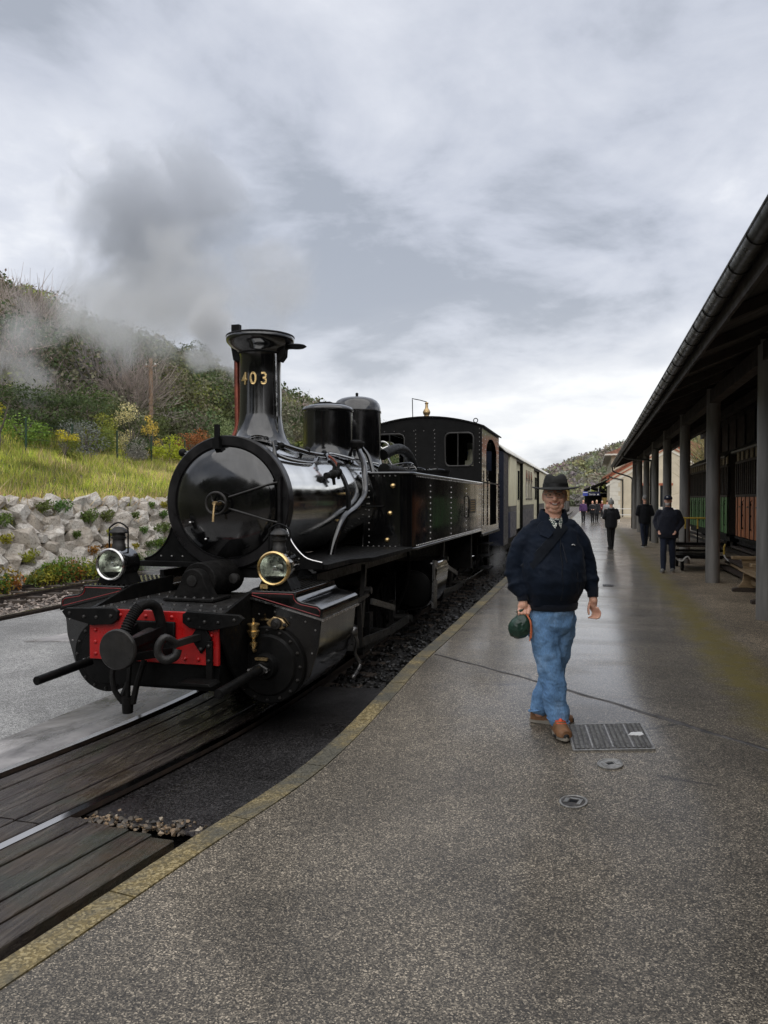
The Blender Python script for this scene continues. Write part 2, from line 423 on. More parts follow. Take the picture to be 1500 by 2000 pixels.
    t.links.new(c, b.inputs['Base Color']); t.links.new(rgh, b.inputs['Roughness'])
    bump(t, b, v.outputs['Distance'], .35, .004)
    bump(t, b, tex(t, scale=1.6, detail=3), .12, .02)
    return m
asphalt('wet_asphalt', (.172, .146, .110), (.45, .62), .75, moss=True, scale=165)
asphalt('yard_asphalt', (.31, .305, .295), (.40, .58), .28, scale=150)
asphalt('track_asphalt', (.030, .028, .028), (.22, .55), .5)
m, t, b = newmat('kerb_stone')
v = tex(t, 'ShaderNodeTexVoronoi', scale=85)
sc_ = N(t, 'ShaderNodeSeparateColor'); t.links.new(v.outputs['Color'], sc_.inputs[0])
c = ramp(t, sc_.outputs[0], [(0, (.10, .078, .032)), (.6, (.22, .165, .065)), (1, (.42, .34, .18))])
g = ramp(t, tex(t, scale=1.3, detail=6, rough=.7, dist=.5), [(.38, 0.0), (.56, 1.0)])
c = mixc(t, g, c, mixc(t, sc_.outputs[1], (.05, .047, .034), (.13, .12, .09)))
t.links.new(c, b.inputs['Base Color']); b.inputs['Roughness'].default_value = .55
bump(t, b, v.outputs['Distance'], .4, .005)
m, t, b = newmat('plank_wood')
oi = N(t, 'ShaderNodeObjectInfo')
gr = tex(t, scale=3.0, detail=8, rough=.65, stretch=(14, 1, 6), dist=.3)
c = ramp(t, gr, [(.30, (.008, .006, .006)), (.50, (.036, .029, .027)), (.70, (.13, .11, .092))])
c = mixc(t, ramp(t, tex(t, scale=1.4, detail=5, rough=.6), [(.50, 0.0), (.72, .7)]), c, (.075, .052, .026))
c = mixc(t, ramp(t, tex(t, scale=2.1, detail=5, rough=.6, dist=.8), [(.52, 0.0), (.70, .75)]), c, (.035, .045, .032))
t.links.new(c, b.inputs['Base Color'])
t.links.new(ramp(t, tex(t, scale=2.2, detail=6, rough=.65, stretch=(2.5, 1, 1)), [(.44, .07), (.60, .5)]), b.inputs['Roughness'])
bump(t, b, gr, .9, .012)
c2 = mixc(t, ramp(t, oi.outputs['Random'], [(0, .0), (1, .55)]), c, (.05, .038, .036)); t.links.new(c2, b.inputs['Base Color'])
m, t, b = newmat('pale_concrete')
c = ramp(t, tex(t, scale=2.2, detail=8, rough=.65, stretch=(1, .45, 1), dist=.5), [(.34, (.05, .047, .045)), (.46, (.20, .19, .19)), (.66, (.42, .40, .395))])
t.links.new(c, b.inputs['Base Color'])
t.links.new(ramp(t, tex(t, scale=1.5, detail=5, rough=.6, stretch=(1, .5, 1)), [(.42, .10), (.58, .45)]), b.inputs['Roughness'])
bump(t, b, tex(t, scale=22, detail=4), .2, .01)
m, t, b = newmat('rail_metal')
ge = N(t, 'ShaderNodeNewGeometry'); sp = N(t, 'ShaderNodeSeparateXYZ'); t.links.new(ge.outputs['True Normal'], sp.inputs[0])
tp = ramp(t, sp.outputs[2], [(.80, 0.0), (.92, 1.0)])
c = mixc(t, tp, ramp(t, tex(t, scale=9), [(.3, (.015, .011, .009)), (.7, (.05, .032, .022))]), (.45, .44, .43))
t.links.new(c, b.inputs['Base Color']); t.links.new(tp, b.inputs['Metallic'])
t.links.new(mixc(t, tp, (.65, .65, .65), (.11, .11, .11)), b.inputs['Roughness'])
def stones_mat(name, stops, rough=.75, scale=40):
    m, t, b = newmat(name)
    v = tex(t, 'ShaderNodeTexVoronoi', scale=scale); q = N(t, 'ShaderNodeSeparateColor'); t.links.new(v.outputs['Color'], q.inputs[0])
    t.links.new(ramp(t, q.outputs[0], stops), b.inputs['Base Color']); b.inputs['Roughness'].default_value = rough
    bump(t, b, v.outputs['Distance'], .8, .03); return m
stones_mat('ballast_bed', [(0, (.03, .027, .025)), (.6, (.10, .085, .075)), (1, (.24, .21, .18))], scale=22)
stones_mat('dark_ballast', [(0, (.006, .006, .006)), (.7, (.022, .02, .019)), (1, (.06, .055, .05))], .5, scale=22)
m, t, b = newmat('gravel_stone')
ge = N(t, 'ShaderNodeNewGeometry')
t.links.new(ramp(t, ge.outputs['Random Per Island'], [(0, (.10, .085, .075)), (.5, (.22, .18, .155)), (1, (.40, .33, .28))]), b.inputs['Base Color']); b.inputs['Roughness'].default_value = .7
m, t, b = newmat('dark_stone')
ge = N(t, 'ShaderNodeNewGeometry')
t.links.new(ramp(t, ge.outputs['Random Per Island'], [(0, (.005, .005, .005)), (.8, (.016, .015, .014)), (1, (.05, .047, .044))]), b.inputs['Base Color']); b.inputs['Roughness'].default_value = .42
m, t, b = newmat('pebble')
ge = N(t, 'ShaderNodeNewGeometry')
t.links.new(ramp(t, ge.outputs['Random Per Island'], [(0, (.03, .027, .024)), (.55, (.10, .078, .055)), (.85, (.27, .18, .10)), (1, (.38, .34, .27))]), b.inputs['Base Color']); b.inputs['Roughness'].default_value = .5
m, t, b = newmat('earth')
t.links.new(ramp(t, tex(t, scale=.6, detail=8, rough=.7), [(.3, (.045, .05, .018)), (.55, (.10, .095, .04)), (.75, (.16, .13, .075))]), b.inputs['Base Color']); b.inputs['Roughness'].default_value = .9
m, t, b = newmat('wood_floor')
t.links.new(ramp(t, tex(t, scale=.15, detail=8, rough=.7), [(.3, (.035, .038, .018)), (.55, (.06, .06, .03)), (.75, (.085, .075, .05))]), b.inputs['Base Color']); b.inputs['Roughness'].default_value = .95

# ------------------------------------------------------------------ ground sheet, platform, yard
bb = B(); R_ = 1400
bb.add([(-R_, -R_, -.47), (R_, -R_, -.47), (R_, R_, -.47), (-R_, R_, -.47)], [(0, 1, 2, 3)])
tag(bb.build('ground', 'ballast_bed', smooth=0), kind='structure')

ys = list(np.arange(-3, 14, .25)) + list(np.arange(14, 60, 1.0)) + list(np.arange(60, 141, 5.0))
us = [0, .02, .06, .12, .2, .3, .4, .5, .6, .7, .8, .9, 1.0]
bb = B(); vs = []; fs = []
for y in ys:
    k = kerb_x(y)+.17
    for u in us:
        x = k+(7.2-k)*u; vs.append((x, y, plat_z(x, y)))
n = len(us)
for i in range(len(ys)-1):
    for j in range(n-1): fs.append((i*n+j, i*n+j+1, (i+1)*n+j+1, (i+1)*n+j))
bb.add(vs, fs)
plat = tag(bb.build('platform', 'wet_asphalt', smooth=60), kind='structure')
# kerb stones along the platform edge
y = -2.6; KL = .98
while y < 75:
    bb = B(); L = KL if y < 30 else 4.9
    g = .012; sec = []
    for q in (y+g/2, y+L*.33, y+L*.67, y+L-g/2):
        k = kerb_x(q); z = plat_z(k+.1, q)+.006
        dx = (kerb_x(q+.05)-kerb_x(q-.05))/.1; o = Vector((1, -dx, 0)).normalized()
        p = Vector((k, q, 0))
        sec.append([p+Vector((0,0,-.5)), p+Vector((0,0,z-.012)), p+o*.012+Vector((0,0,z)), p+o*.164+Vector((0,0,z)), p+o*.172+Vector((0,0,-.5))])
    bb.skin(sec); bb.build('kerb_stone', 'kerb_stone', plat, smooth=30)
    y += L
# seam where the ramp begins: a low weathered joint ridge across the platform
bb = B(); P0, P1 = (-1.66, 8.33), (3.2, 3.85); pts = []
for i in range(60):
    u = i/59; x = P0[0]+(P1[0]-P0[0])*u; yy = P0[1]+(P1[1]-P0[1])*u + .10*math.sin(u*5) + .012*math.sin(u*70)
    pts.append((x, yy, plat_z(x, yy)))
sec = [[Vector((p[0]-.014, p[1]-.014, p[2]-.004)), Vector((p[0]-.004, p[1]-.004, p[2]+.007)), Vector((p[0]+.008, p[1]+.008, p[2]+.007)), Vector((p[0]+.018, p[1]+.018, p[2]-.004))] for p in pts]
bb.skin(sec); bb.build('joint_ridge', 'cast_iron', plat)

bb = B(); bb.add([(-9.50, -2, -.34), (-4.80, -2, -.34), (-4.80, 90, -.34), (-9.50, 90, -.34)], [(0, 1, 2, 3)])
bb.box(-9.62, -9.50, -2, 90, -.47, -.336)
tag(bb.build('yard', 'yard_asphalt'), kind='structure')
vs = []; ys = list(np.arange(-2, 12.1, .5)) + [20, 40, 90]
for y in ys: vs += [(-4.86, y, -.332), (track_x(y)-.57, y, -.322)]
bb = B(); bb.add(vs, [(2*i, 2*i+1, 2*i+3, 2*i+2) for i in range(len(ys)-1)])
tag(bb.build('drain_strip', 'pale_concrete'), kind='structure')
vs = []
for y in ys: vs += [(track_x(y)-.57, y, -.40), (kerb_x(y)+.02, y, -.40)]
bb = B(); bb.add(vs, [(2*i, 2*i+1, 2*i+3, 2*i+2) for i in range(len(ys)-1)])
tag(bb.build('track_bed', 'dark_ballast'), kind='structure')
# worn asphalt between near rail and kerb
vs = []; ys2 = list(np.arange(4.24, 7.9, .2))
for i, y in enumerate(ys2):
    e = .05*math.sin(y*9)
    vs += [(track_x(y)+.575, y+(e if i in (0, len(ys2)-1) else 0), -.325), (kerb_x(y)+.03, y+(e-.2 if i == 0 else 0), -.285)]
bb = B(); bb.add(vs, [(2*i, 2*i+1, 2*i+3, 2*i+2) for i in range(len(ys2)-1)])
tag(bb.build('asphalt_infill', 'track_asphalt', smooth=60), kind='structure')

# ------------------------------------------------------------------ rocks
def hull_mesh(name, seed, n, mat, sq=(1, 1, 1), box_=.0, smooth=0):
    r = random.Random(seed); bm = bmesh.new()
    for _ in range(n):
        d = Vector((r.gauss(0,1), r.gauss(0,1), r.gauss(0,1))).normalized()
        if box_: d = Vector([math.copysign(abs(q)**(1-box_), q) for q in d])
        d *= r.uniform(.82, 1.0); bm.verts.new((d.x*sq[0], d.y*sq[1], d.z*sq[2]))
    h = bmesh.ops.convex_hull(bm, input=bm.verts)
    junk = [e for e in h['geom_interior'] if isinstance(e, bmesh.types.BMVert)]
    bmesh.ops.delete(bm, geom=junk, context='VERTS')
    me = bpy.data.meshes.new(name); 
    for f in bm.faces: f.smooth = bool(smooth)
    bm.to_mesh(me); bm.free(); me.materials.append(MATS[mat]); return me
def scatter_rocks(name, pts, size, mat, seed, flat=.7):
    protos = []
    for k in range(6):
        me = hull_mesh('tmp', seed+k, 9, mat)
        V = np.array([v.co for v in me.vertices]); T = []
        for p in me.polygons:
            q = list(p.vertices)
            for i in range(1, len(q)-1): T.append((q[0], q[i], q[i+1]))
        protos.append((V, np.array(T))); bpy.data.meshes.remove(me)
    rg = np.random.default_rng(seed); vv = []; ff = []; o = 0
    for p in pts:
        V, T = protos[rg.integers(6)]; a = rg.uniform(0, 6.28); s = size*rg.uniform(.55, 1.25)*np.array([1, rg.uniform(.7, 1.1), flat])
        c, d = math.cos(a), math.sin(a); q = V*s; q = np.stack([q[:,0]*c-q[:,1]*d, q[:,0]*d+q[:,1]*c, q[:,2]], 1)+np.array(p)
        vv.append(q); ff.append(T+o); o += len(V)
    me = bpy.data.meshes.new(name); me.from_pydata(np.concatenate(vv).tolist(), [], np.concatenate(ff).tolist())
    me.materials.append(MATS[mat]); return link(name, me)

# ------------------------------------------------------------------ tracks
def rail_sweep(path):
    b_ = B(); prof = [(-.033, 0), (.033, 0), (.033, -.035), (.010, -.05), (.010, -.11), (.055, -.125), (.055, -.135), (-.055, -.135), (-.055, -.125), (-.010, -.11), (-.010, -.05), (-.033, -.035)]
    sec = []
    for i, p in enumerate(path):
        d = (Vector(path[min(i+1, len(path)-1)])-Vector(path[max(i-1, 0)])).normalized(); r = d.cross(Vector((0,0,1)))
        sec.append([Vector(p)+r*u+Vector((0,0,w)) for u, w in prof])
    return b_.skin(sec)
def strip(xa, xb, y0, y1, zt, th, fx, n=10):
    b_ = B(); sec = []
    for i in range(n+1):
        y = y0+(y1-y0)*i/n; c = fx(y)
        sec.append([Vector((c+xa, y, zt-th)), Vector((c+xa, y, zt-.006)), Vector((c+xa+.006, y, zt)), Vector((c+xb-.006, y, zt)), Vector((c+xb, y, zt-.006)), Vector((c+xb, y, zt-th))])
    return b_.skin(sec)
t1 = thing('railway_track', 'metre gauge track under the black locomotive with wet wooden crossing boards', 'railway track', (-3.5, 4, -.42))
for sgn in (-1, 1):
    yy = list(np.arange(-2, 14, .5)) + [20, 40, 80, 130]
    rail_sweep([(track_x(y)+sgn*.533, y, RAIL) for y in yy]).build('rail', 'rail_metal', t1, smooth=30)
for k in range(60):
    y = 7.6+k*.62; B().box(track_x(y)-.95, track_x(y)+.95, y-.1, y+.1, -.47, -.385).build('sleeper', 'dark_wood', t1, bevel=0)
r_ = random.Random(3)
edges = [-.45, -.27, -.095, .085, .26, .44]
for j in range(5):
    for (a, c_) in ((-1.5, 4.02), (4.035, 9.5)):
        strip(edges[j]+.006, edges[j+1]-.006, a, c_+r_.uniform(-.01, .01), RAIL-.012-r_.uniform(0, .012), .08, track_x).build('plank', 'plank_wood', t1, smooth=30)
ox = [.575, .735, .895, 1.06, 1.225, 1.395]
for j in range(5):
    strip(ox[j]+.006, ox[j+1]-.006, -1.5, 4.11-.025*j+r_.uniform(-.012, .012), RAIL+.004-r_.uniform(0, .016), .09, track_x).build('plank', 'plank_wood', t1, smooth=30)
# pebbles at the end of the outer boards
pts = []
for _ in range(170):
    u = r_.random(); y = 4.10+abs(r_.gauss(0, .085)); x = track_x(4.1)+.66+.78*u+r_.gauss(0, .05)
    if x < kerb_x(y)-.02: pts.append((x, y, -.295+r_.uniform(-.01, .012)))
tag(scatter_rocks('pebbles', pts, .023, 'pebble', 11), 'loose tan pebbles at the end of the wooden boards', 'pebbles', kind='stuff')
pts = []
for _ in range(2600):
    y = 7.2+22*r_.random()**1.6; side = r_.random()
    x = r_.uniform(-2.9, kerb_x(y)-.02) if side < .75 else r_.uniform(-4.2, -2.9)
    pts.append((x, y, -.39+r_.uniform(-.01, .03)))
tag(scatter_rocks('dark_ballast', pts, .045, 'dark_stone', 21), 'dark ballast beside the locomotive wheels', 'ballast', kind='stuff')  # stones darker than the yard ballast

def far_track(x, label, name='railway_track'):
    t2 = thing(name, label, 'railway track', (x, 14, -.42))
    for sgn in (-1, 1):
        rail_sweep([(x+sgn*.533, y, RAIL) for y in (4, 20, 40, 120)]).build('rail', 'rail_metal', t2, smooth=30)
    for k in range(56):
        y = 9+k*.62; B().box(x-.95, x+.95, y-.1, y+.1, -.46, -.37).build('sleeper', 'dark_wood', t2)
far_track(-12.25, 'empty track with rusty sided rails in front of the boulder wall')
t3 = thing('edge_rail', 'single old rail laid along the far edge of the grey yard', 'rail', (-9.72, 12, -.42))
rail_sweep([(-9.72, y, RAIL+.01) for y in (3, 20, 40, 120)]).build('rail', 'rail_metal', t3, smooth=30)
pts = [(r_.uniform(-13.6, -9.82), 7+32*r_.random()**1.3, -.43+r_.uniform(-.015, .035)) for _ in range(9000)]
tag(scatter_rocks('ballast', pts, .055, 'gravel_stone', 31), 'pale pinkish ballast between the yard and the boulder wall', 'ballast', kind='stuff')

# small patch of concrete in the yard
bb = B(); bb.add([(-7.9, 9.3, -.335), (-6.9, 9.6, -.335), (-6.9, 10.3, -.335), (-7.8, 10.1, -.335)], [(0, 1, 2, 3)])
tag(bb.build('concrete_patch', 'pale_concrete'), kind='structure')
# ------------------------------------------------------------------ locomotive
C0 = -3.49; BC = -3.44; BZ = 1.69
L = thing('steam_locomotive', 'black articulated steam tank locomotive with red buffer beam and two headlamps', 'locomotive', (C0, 12, RAIL))
def lp(b_, name, mat, par=None, **k):
    o = b_.build(name, mat, par or L, **k)
    if any(q in name for q in ('rivet', 'bolt', 'tread', 'ribs', 'spokes', 'plate_bars', 'small_pipe')): o['kind'] = 'stuff'
    return o
X = lambda d: C0+d
# front frame and buffer beam
lp(B().box(X(-.60), X(.60), 5.60, 5.63, .375, .80), 'buffer_beam', 'red_paint', bevel=.004)
bb = B(); pts = []
for i in range(10): pts += [(X(-.54+i*.12), 5.6, .755)]
for i in range(10): pts += [(X(-.54+i*.12), 5.6, .42)]
for z in (.52, .62): pts += [(X(-.54), 5.6, z), (X(.54), 5.6, z), (X(.42), 5.6, z)]
bb.rivets(pts, (0, -1, 0), .019, .8, 8); lp(bb, 'beam_rivets', 'red_paint')
lp(B().box(X(-.60), X(.60), 5.635, 6.95, .775, .80), 'front_deck', 'frame_steel', bevel=.004)
bb = B(); pts = []
for i in range(9): pts += [(X(-.52+i*.13), 5.69, .80), (X(-.52+i*.13), 5.95, .80)]
for j in range(6): pts += [(X(-.52), 5.8+j*.19, .80), (X(.52), 5.8+j*.19, .80)]
bb.rivets(pts, (0, 0, 1), .020, .8, 8); lp(bb, 'deck_rivets', 'frame_steel')
for sg in (-1, 1):
    a, c_ = sorted((X(sg*.60), X(sg*.63))); bb = B()
    bb.prism([(5.62, .60), (5.62, .79), (5.72, .81), (6.25, .93), (6.95, .95), (6.95, .05), (6.0, .10), (5.78, .32)], 'x', a, c_)
    lp(bb, 'frame_plate', 'dull_black')
lp(B().box(X(-.57), X(.57), 5.70, 6.9, .14, .74), 'frame_stretcher', 'dull_black')
lp(B().prism([(X(-.60), .37), (X(.60), .37), (X(.56), .19), (X(-.56), .16)], 'y', 5.64, 5.67), 'lower_plate', 'dull_black')
# corner brackets on beam
for sg in (-1, 1):
    bb = B()
    prof = [(sg*.30, .79), (sg*.34, .815), (sg*.80, .80), (sg*.84, .77), (sg*.80, .72), (sg*.55, .665), (sg*.36, .68), (sg*.30, .72)]
    bb.prism([(X(a), z) for a, z in prof], 'y', 5.555, 5.597)
    br = lp(bb, 'corner_bracket', 'dull_black', bevel=.006)
    lp(B().rivets([(X(sg*.36), 5.555, .75), (X(sg*.5), 5.555, .735), (X(sg*.62), 5.555, .735), (X(sg*.76), 5.555, .76)], (0, -1, 0), .017, .8, 8), 'bolt', 'frame_steel', br)
# centre buffer
bb = B(); bb.lathe((X(.0), 5.10, .57), (0, 1, 0), [(0, .02), (.002, .148), (.012, .157), (.03, .158), (.042, .14), (.05, .07), (.12, .062), (.26, .072), (.50, .10)], 40)
bf = lp(bb, 'buffer', 'frame_steel')
lp(B().box(X(-.19), X(.22), 5.57, 5.598, .44, .72), 'base_plate', 'dull_black', bf, bevel=.01)
for sg in (-1, 1):
    lp(B().bar((X(sg*.06), 5.16, .60), (X(sg*.14), 5.58, .66), .03, .07), 'strap', 'dull_black', bf)
lp(B().bar((X(.05), 5.16, .50), (X(.20), 5.58, .48), .035, .06), 'strap', 'dull_black', bf)
# coupling hook on the right of the buffer
hk = lp(B().tube([(X(.37), 5.33, .60), (X(.33), 5.25, .655), (X(.29), 5.22, .60), (X(.29), 5.22, .53), (X(.335), 5.24, .485), (X(.40), 5.27, .51), (X(.41), 5.29, .56)], [.030, .036], 10, sub=5), 'coupling_hook', 'frame_steel')
lp(B().bar((X(.36), 5.30, .59), (X(.44), 5.60, .61), .045, .05), 'draw_bar', 'frame_steel', hk)
lp(B().prism([(X(.36), .60), (X(.455), .735), (X(.55), .60), (X(.455), .47)], 'y', 5.572, 5.598), 'diamond_plate', 'dull_black', hk, bevel=.006)
lp(B().rivets([(X(.455), 5.572, .69), (X(.455), 5.572, .51)], (0, -1, 0), .02, .9, 8), 'bolt', 'frame_steel', hk)
# brake hose with elbow
bb = B(); path = catmull([Vector(p) for p in ((X(-.03), 5.24, .60), (X(-.02), 5.26, .70), (X(.0), 5.32, .80), (X(.03), 5.38, .865), (X(.075), 5.44, .88), (X(.10), 5.50, .84), (X(.11), 5.54, .74), (X(.12), 5.57, .62))], 6)
bb.tube(path, .040, 10); hs = lp(bb, 'brake_hose', 'grimy_black')
bb = B()
for i in range(2, 18, 1): 
    d = path[i+1]-path[i-1]; bb.torus(path[i], d, .040, .008, 14, 6)
lp(bb, 'hose_ribs', 'grimy_black', hs)
# hanging pipes and drain below the buffer
bb = B()
bb.tube([(X(-.30), 5.58, .40), (X(-.31), 5.50, .30), (X(-.28), 5.48, .16), (X(-.22), 5.5, .06)], .022, 8, 4)
bb.tube([(X(-.18), 5.56, .42), (X(-.16), 5.50, .24), (X(-.17), 5.5, .06)], .02, 8, 4)
bb.tube([(X(-.05), 5.56, .40), (X(-.08), 5.5, .22), (X(-.12), 5.5, .05)], .025, 8, 4)
bb.cyl((X(-.17), 5.5, .10), (X(-.17), 5.5, -.03), .05, .042, 12)
bb.tube([(X(-.22), 5.5, .06), (X(-.26), 5.56, .08), (X(-.27), 5.68, .20)], .025, 8, 3)
lp(bb, 'drain_pipes', 'grimy_black')
# step on the right of the beam
bb = B(); bb.box(X(.50), X(.555), 5.57, 5.598, .26, .58); bb.prism([(X(.32), .245), (X(.62), .245), (X(.60), .27), (X(.34), .27)], 'y', 5.42, 5.60)
st = lp(bb, 'front_step', 'dull_black', bevel=.004)
lp(B().rivets([(X(.527), 5.57, .54), (X(.527), 5.57, .42)], (0, -1, 0), .017, .8, 8), 'bolt', 'frame_steel', st)
# pivot saddle casting on the deck
bb = B(); prof = []
for i in range(13):
    a = PI*i/12; prof.append((X(.02)+.115*math.cos(a), .98+.11*math.sin(a)))
prof = [(X(.02)+.20, .83)] + prof + [(X(.02)-.20, .83)]
bb.prism(prof, 'y', 6.22, 6.34); bb.cyl((X(.02), 6.34, .97), (X(.02), 6.95, .97), .17, n=24); bb.box(X(-.23), X(.27), 6.14, 6.5, .805, .835)
sd_ = lp(bb, 'pivot_casting', 'grimy_black', bevel=.008)
lp(B().lathe((X(.02), 6.22, .985), (0, -1, 0), [(0, .05), (.012, .05), (.016, .02)], 14), 'boss', 'frame_steel', sd_)
lp(B().rivets([(X(-.2+i*.09), 6.17, .835) for i in range(6)], (0, 0, 1), .017, .9, 8), 'bolt', 'frame_steel', sd_)
lp(B().lathe((X(.27), 6.6, .98), (0, -1, 0), [(0, .04), (.05, .05), (.07, .045), (.075, .02)], 16), 'relief_cap', 'frame_steel', sd_)
# cylinder blocks with casing, cover, tail rod, oil cups and lamps
for sg in (-1, 1):
    xf = lambda d: X(sg*d)
    prof = [(.63, .86), (1.275, .70), (1.25, .45), (1.17, .20), (1.05, .06), (.90, .0), (.66, .02), (.63, .2)]
    blk = lp(B().prism([(xf(a), z) for a, z in prof], 'y', 6.16, 7.15), 'cylinder_block', 'gloss_black', bevel=.006, label='cylinder casing under the headlamp')
    prof = [(.62, .865), (.62, .925), (1.05, .925), (1.055, .885), (1.075, .855), (1.11, .84), (1.25, .815), (1.285, .79), (1.295, .755), (1.295, .70)]
    lp(B().prism([(xf(a), z) for a, z in prof], 'y', 6.13, 7.17), 'casing_top', 'gloss_black', blk, smooth=50, bevel=.004)
    bb = B()
    ln = [(.65, .885), (.65, .905), (1.03, .905), (1.035, .87), (1.06, .837), (1.10, .82), (1.25, .795), (1.272, .77), (1.272, .727), (.65, .885)]
    bb.tube([(xf(a), 6.128, z) for a, z in ln], .004, 5); lp(bb, 'lining', 'red_line', blk)
    lp(B().bar((xf(.63), 6.135, .862), (xf(1.295), 6.135, .695), .02, .014).bar((xf(1.297), 6.13, .693), (xf(1.297), 7.17, .693), .012, .02), 'beading', 'bright_steel' if sg > 0 else 'dull_black', blk)
    bb = B()
    for i in range(16):
        for j in range(26):
            if (i+j) % 2: bb.box(min(xf(.64+i*.0255), xf(.655+i*.0255)), max(xf(.64+i*.0255), xf(.655+i*.0255)), 6.16+j*.038, 6.178+j*.038, .925, .929)
    lp(bb, 'tread_plate', 'frame_steel', blk, smooth=0)
    bb = B(); bb.lathe((xf(.80), 6.17, .29), (0, -1, 0), [(0, .335), (.05, .335), (.062, .325), (.064, .27), (.085, .25), (.10, .12), (.14, .11), (.16, .10)], 48)
    cv = lp(bb, 'cylinder_cover', 'dull_black', blk)
    lp(B().rivets([(xf(.80)+.30*math.cos(a), 6.108, .29+.30*math.sin(a)) for a in np.arange(16)*PI/8], (0, -1, 0), .018, 1.0, 6), 'cover_bolts', 'frame_steel', blk)
    lp(B().rivets([(xf(1.22), 6.16, .60), (xf(1.19), 6.16, .40), (xf(.70), 6.16, .72), (xf(.85), 6.16, .745), (xf(1.0), 6.16, .70), (xf(1.13), 6.16, .67)], (0, -1, 0), .01, .9, 6), 'block_bolts', 'bright_rivet', blk)
    rd = lp(B().cyl((xf(.80), 6.05, .285), (xf(.80), 5.95, .285), .075, .06, 16).cyl((xf(.80), 5.97, .285), (xf(.80), 5.20, .262), .039, .036, 18), 'tail_rod_tube', 'dull_black')
    lp(B().cyl((xf(.80), 5.205, .262), (xf(.80), 5.196, .262), .028, .028, 14), 'tube_end', 'grimy_black', rd)
    lp(B().prism([(xf(.80)-.10, .285), (xf(.80), .34), (xf(.80)+.10, .285), (xf(.80), .23)], 'y', 5.93, 5.96), 'gland_flange', 'frame_steel', rd, bevel=.01)
    for dq in (.88, .72): lp(B().cyl((xf(dq), 5.96, .285), (xf(dq), 5.90, .285), .014, n=6), 'gland_nut', 'bright_steel', rd)
    lp(B().box(min(xf(.80)-.06, xf(.80)+.05), max(xf(.80)-.06, xf(.80)+.05), 5.98, 6.03, .355, .375), 'oil_plate', 'dull_brass', rd)
    lp(B().lathe((xf(.70), 6.04, .44), (0, 0, 1), [(0, .018), (.03, .032), (.05, .034), (.06, .018), (.085, .016), (.09, .022), (.11, .042), (.14, .046), (.145, .054), (.155, .054), (.16, .040), (.20, .042), (.205, .055), (.215, .055), (.22, .03), (.225, .012), (.26, .010), (.262, .003)], 20), 'oil_cup', 'brass', blk)
    lp(B().tube([(xf(.70), 6.14, .42), (xf(.70), 6.05, .42), (xf(.70), 6.04, .46)], .016, 8, 3), 'oil_cup_pipe', 'dull_brass', blk)
    lp(B().prism([(xf(.88)-.10, .655), (xf(.88)-.03, .71), (xf(.88)+.05, .69), (xf(.88)+.10, .63), (xf(.88)+.03, .59), (xf(.88)-.06, .60)], 'y', 6.12, 6.15), 'valve_flange', 'dull_brass', blk, bevel=.008)
    lp(B().lathe((xf(.88), 6.12, .65), (0, -1, 0), [(0, .05), (.03, .045), (.035, .025), (.045, .02)], 14).rivets([(xf(.955), 6.12, .64)], (0, -1, 0), .02, 1.2, 6), 'valve_nut', 'frame_steel', blk)
    # headlamp
    hx, hz_, hy = xf(.815), 1.115, 6.20
    h = lp(B().lathe((hx, hy+.02, hz_), (0, 1, 0), [(0, .145), (.25, .145), (.27, .13), (.275, .05)], 36, cap0=False), 'headlamp', 'gloss_black', label='headlamp with brass rim' if sg > 0 else 'headlamp with pale rim')
    lp(B().lathe((hx, hy, hz_), (0, 1, 0), [(0, .128), (-.012, .140), (.0, .152), (.035, .152), (.04, .146), (.03, .128)], 40, False, False), 'lamp_rim', 'brass' if sg > 0 else 'bright_steel', h)
    lp(B().lathe((hx, hy+.012, hz_), (0, 1, 0), [(0, .128), (.04, .120), (.09, .10), (.13, .065), (.15, .03), (.152, .002)], 36, False, False), 'lamp_reflector', 'reflector', h)
    lp(B().lathe((hx, hy+.03, hz_), (0, 1, 0), [(0, .006), (.004, .022), (.05, .03), (.12, .03)], 14), 'lamp_bulb_holder', 'bright_steel', h)
    lp(B().lathe((hx, hy+.008, hz_), (0, -1, 0), [(0, .128), (.012, .10), (.02, .06), (.024, .002)], 32, True, False), 'lamp_lens', 'lamp_glass', h)
    bb = B(); bb.lathe((hx, hy+.14, hz_+.13), (0, 0, 1), [(0, .066), (.05, .062), (.06, .056), (.10, .056), (.105, .068), (.12, .070), (.125, .06), (.15, .06), (.155, .082), (.165, .086), (.185, .074), (.21, .04), (.218, .005)], 24)
    lp(bb, 'lamp_chimney', 'frame_steel', h)
    lp(B().tube([(hx-.10, hy+.14, hz_+.10), (hx-.10, hy+.14, hz_+.30), (hx-.085, hy+.14, hz_+.345), (hx, hy+.14, hz_+.385), (hx+.085, hy+.14, hz_+.345), (hx+.10, hy+.14, hz_+.30), (hx+.10, hy+.14, hz_+.10)], .008, 8, 5), 'lamp_handle', 'dull_black', h)
    lp(B().prism([(hx-.16, .93), (hx+.16, .93), (hx+.105, 1.04), (hx-.105, 1.04)], 'y', hy+.03, hy+.27), 'lamp_bracket', 'dull_black', h)
    if sg > 0: lp(B().box(hx-.13, hx-.06, hy+.015, hy+.035, .935, .975), 'lamp_plate', 'brass', h)
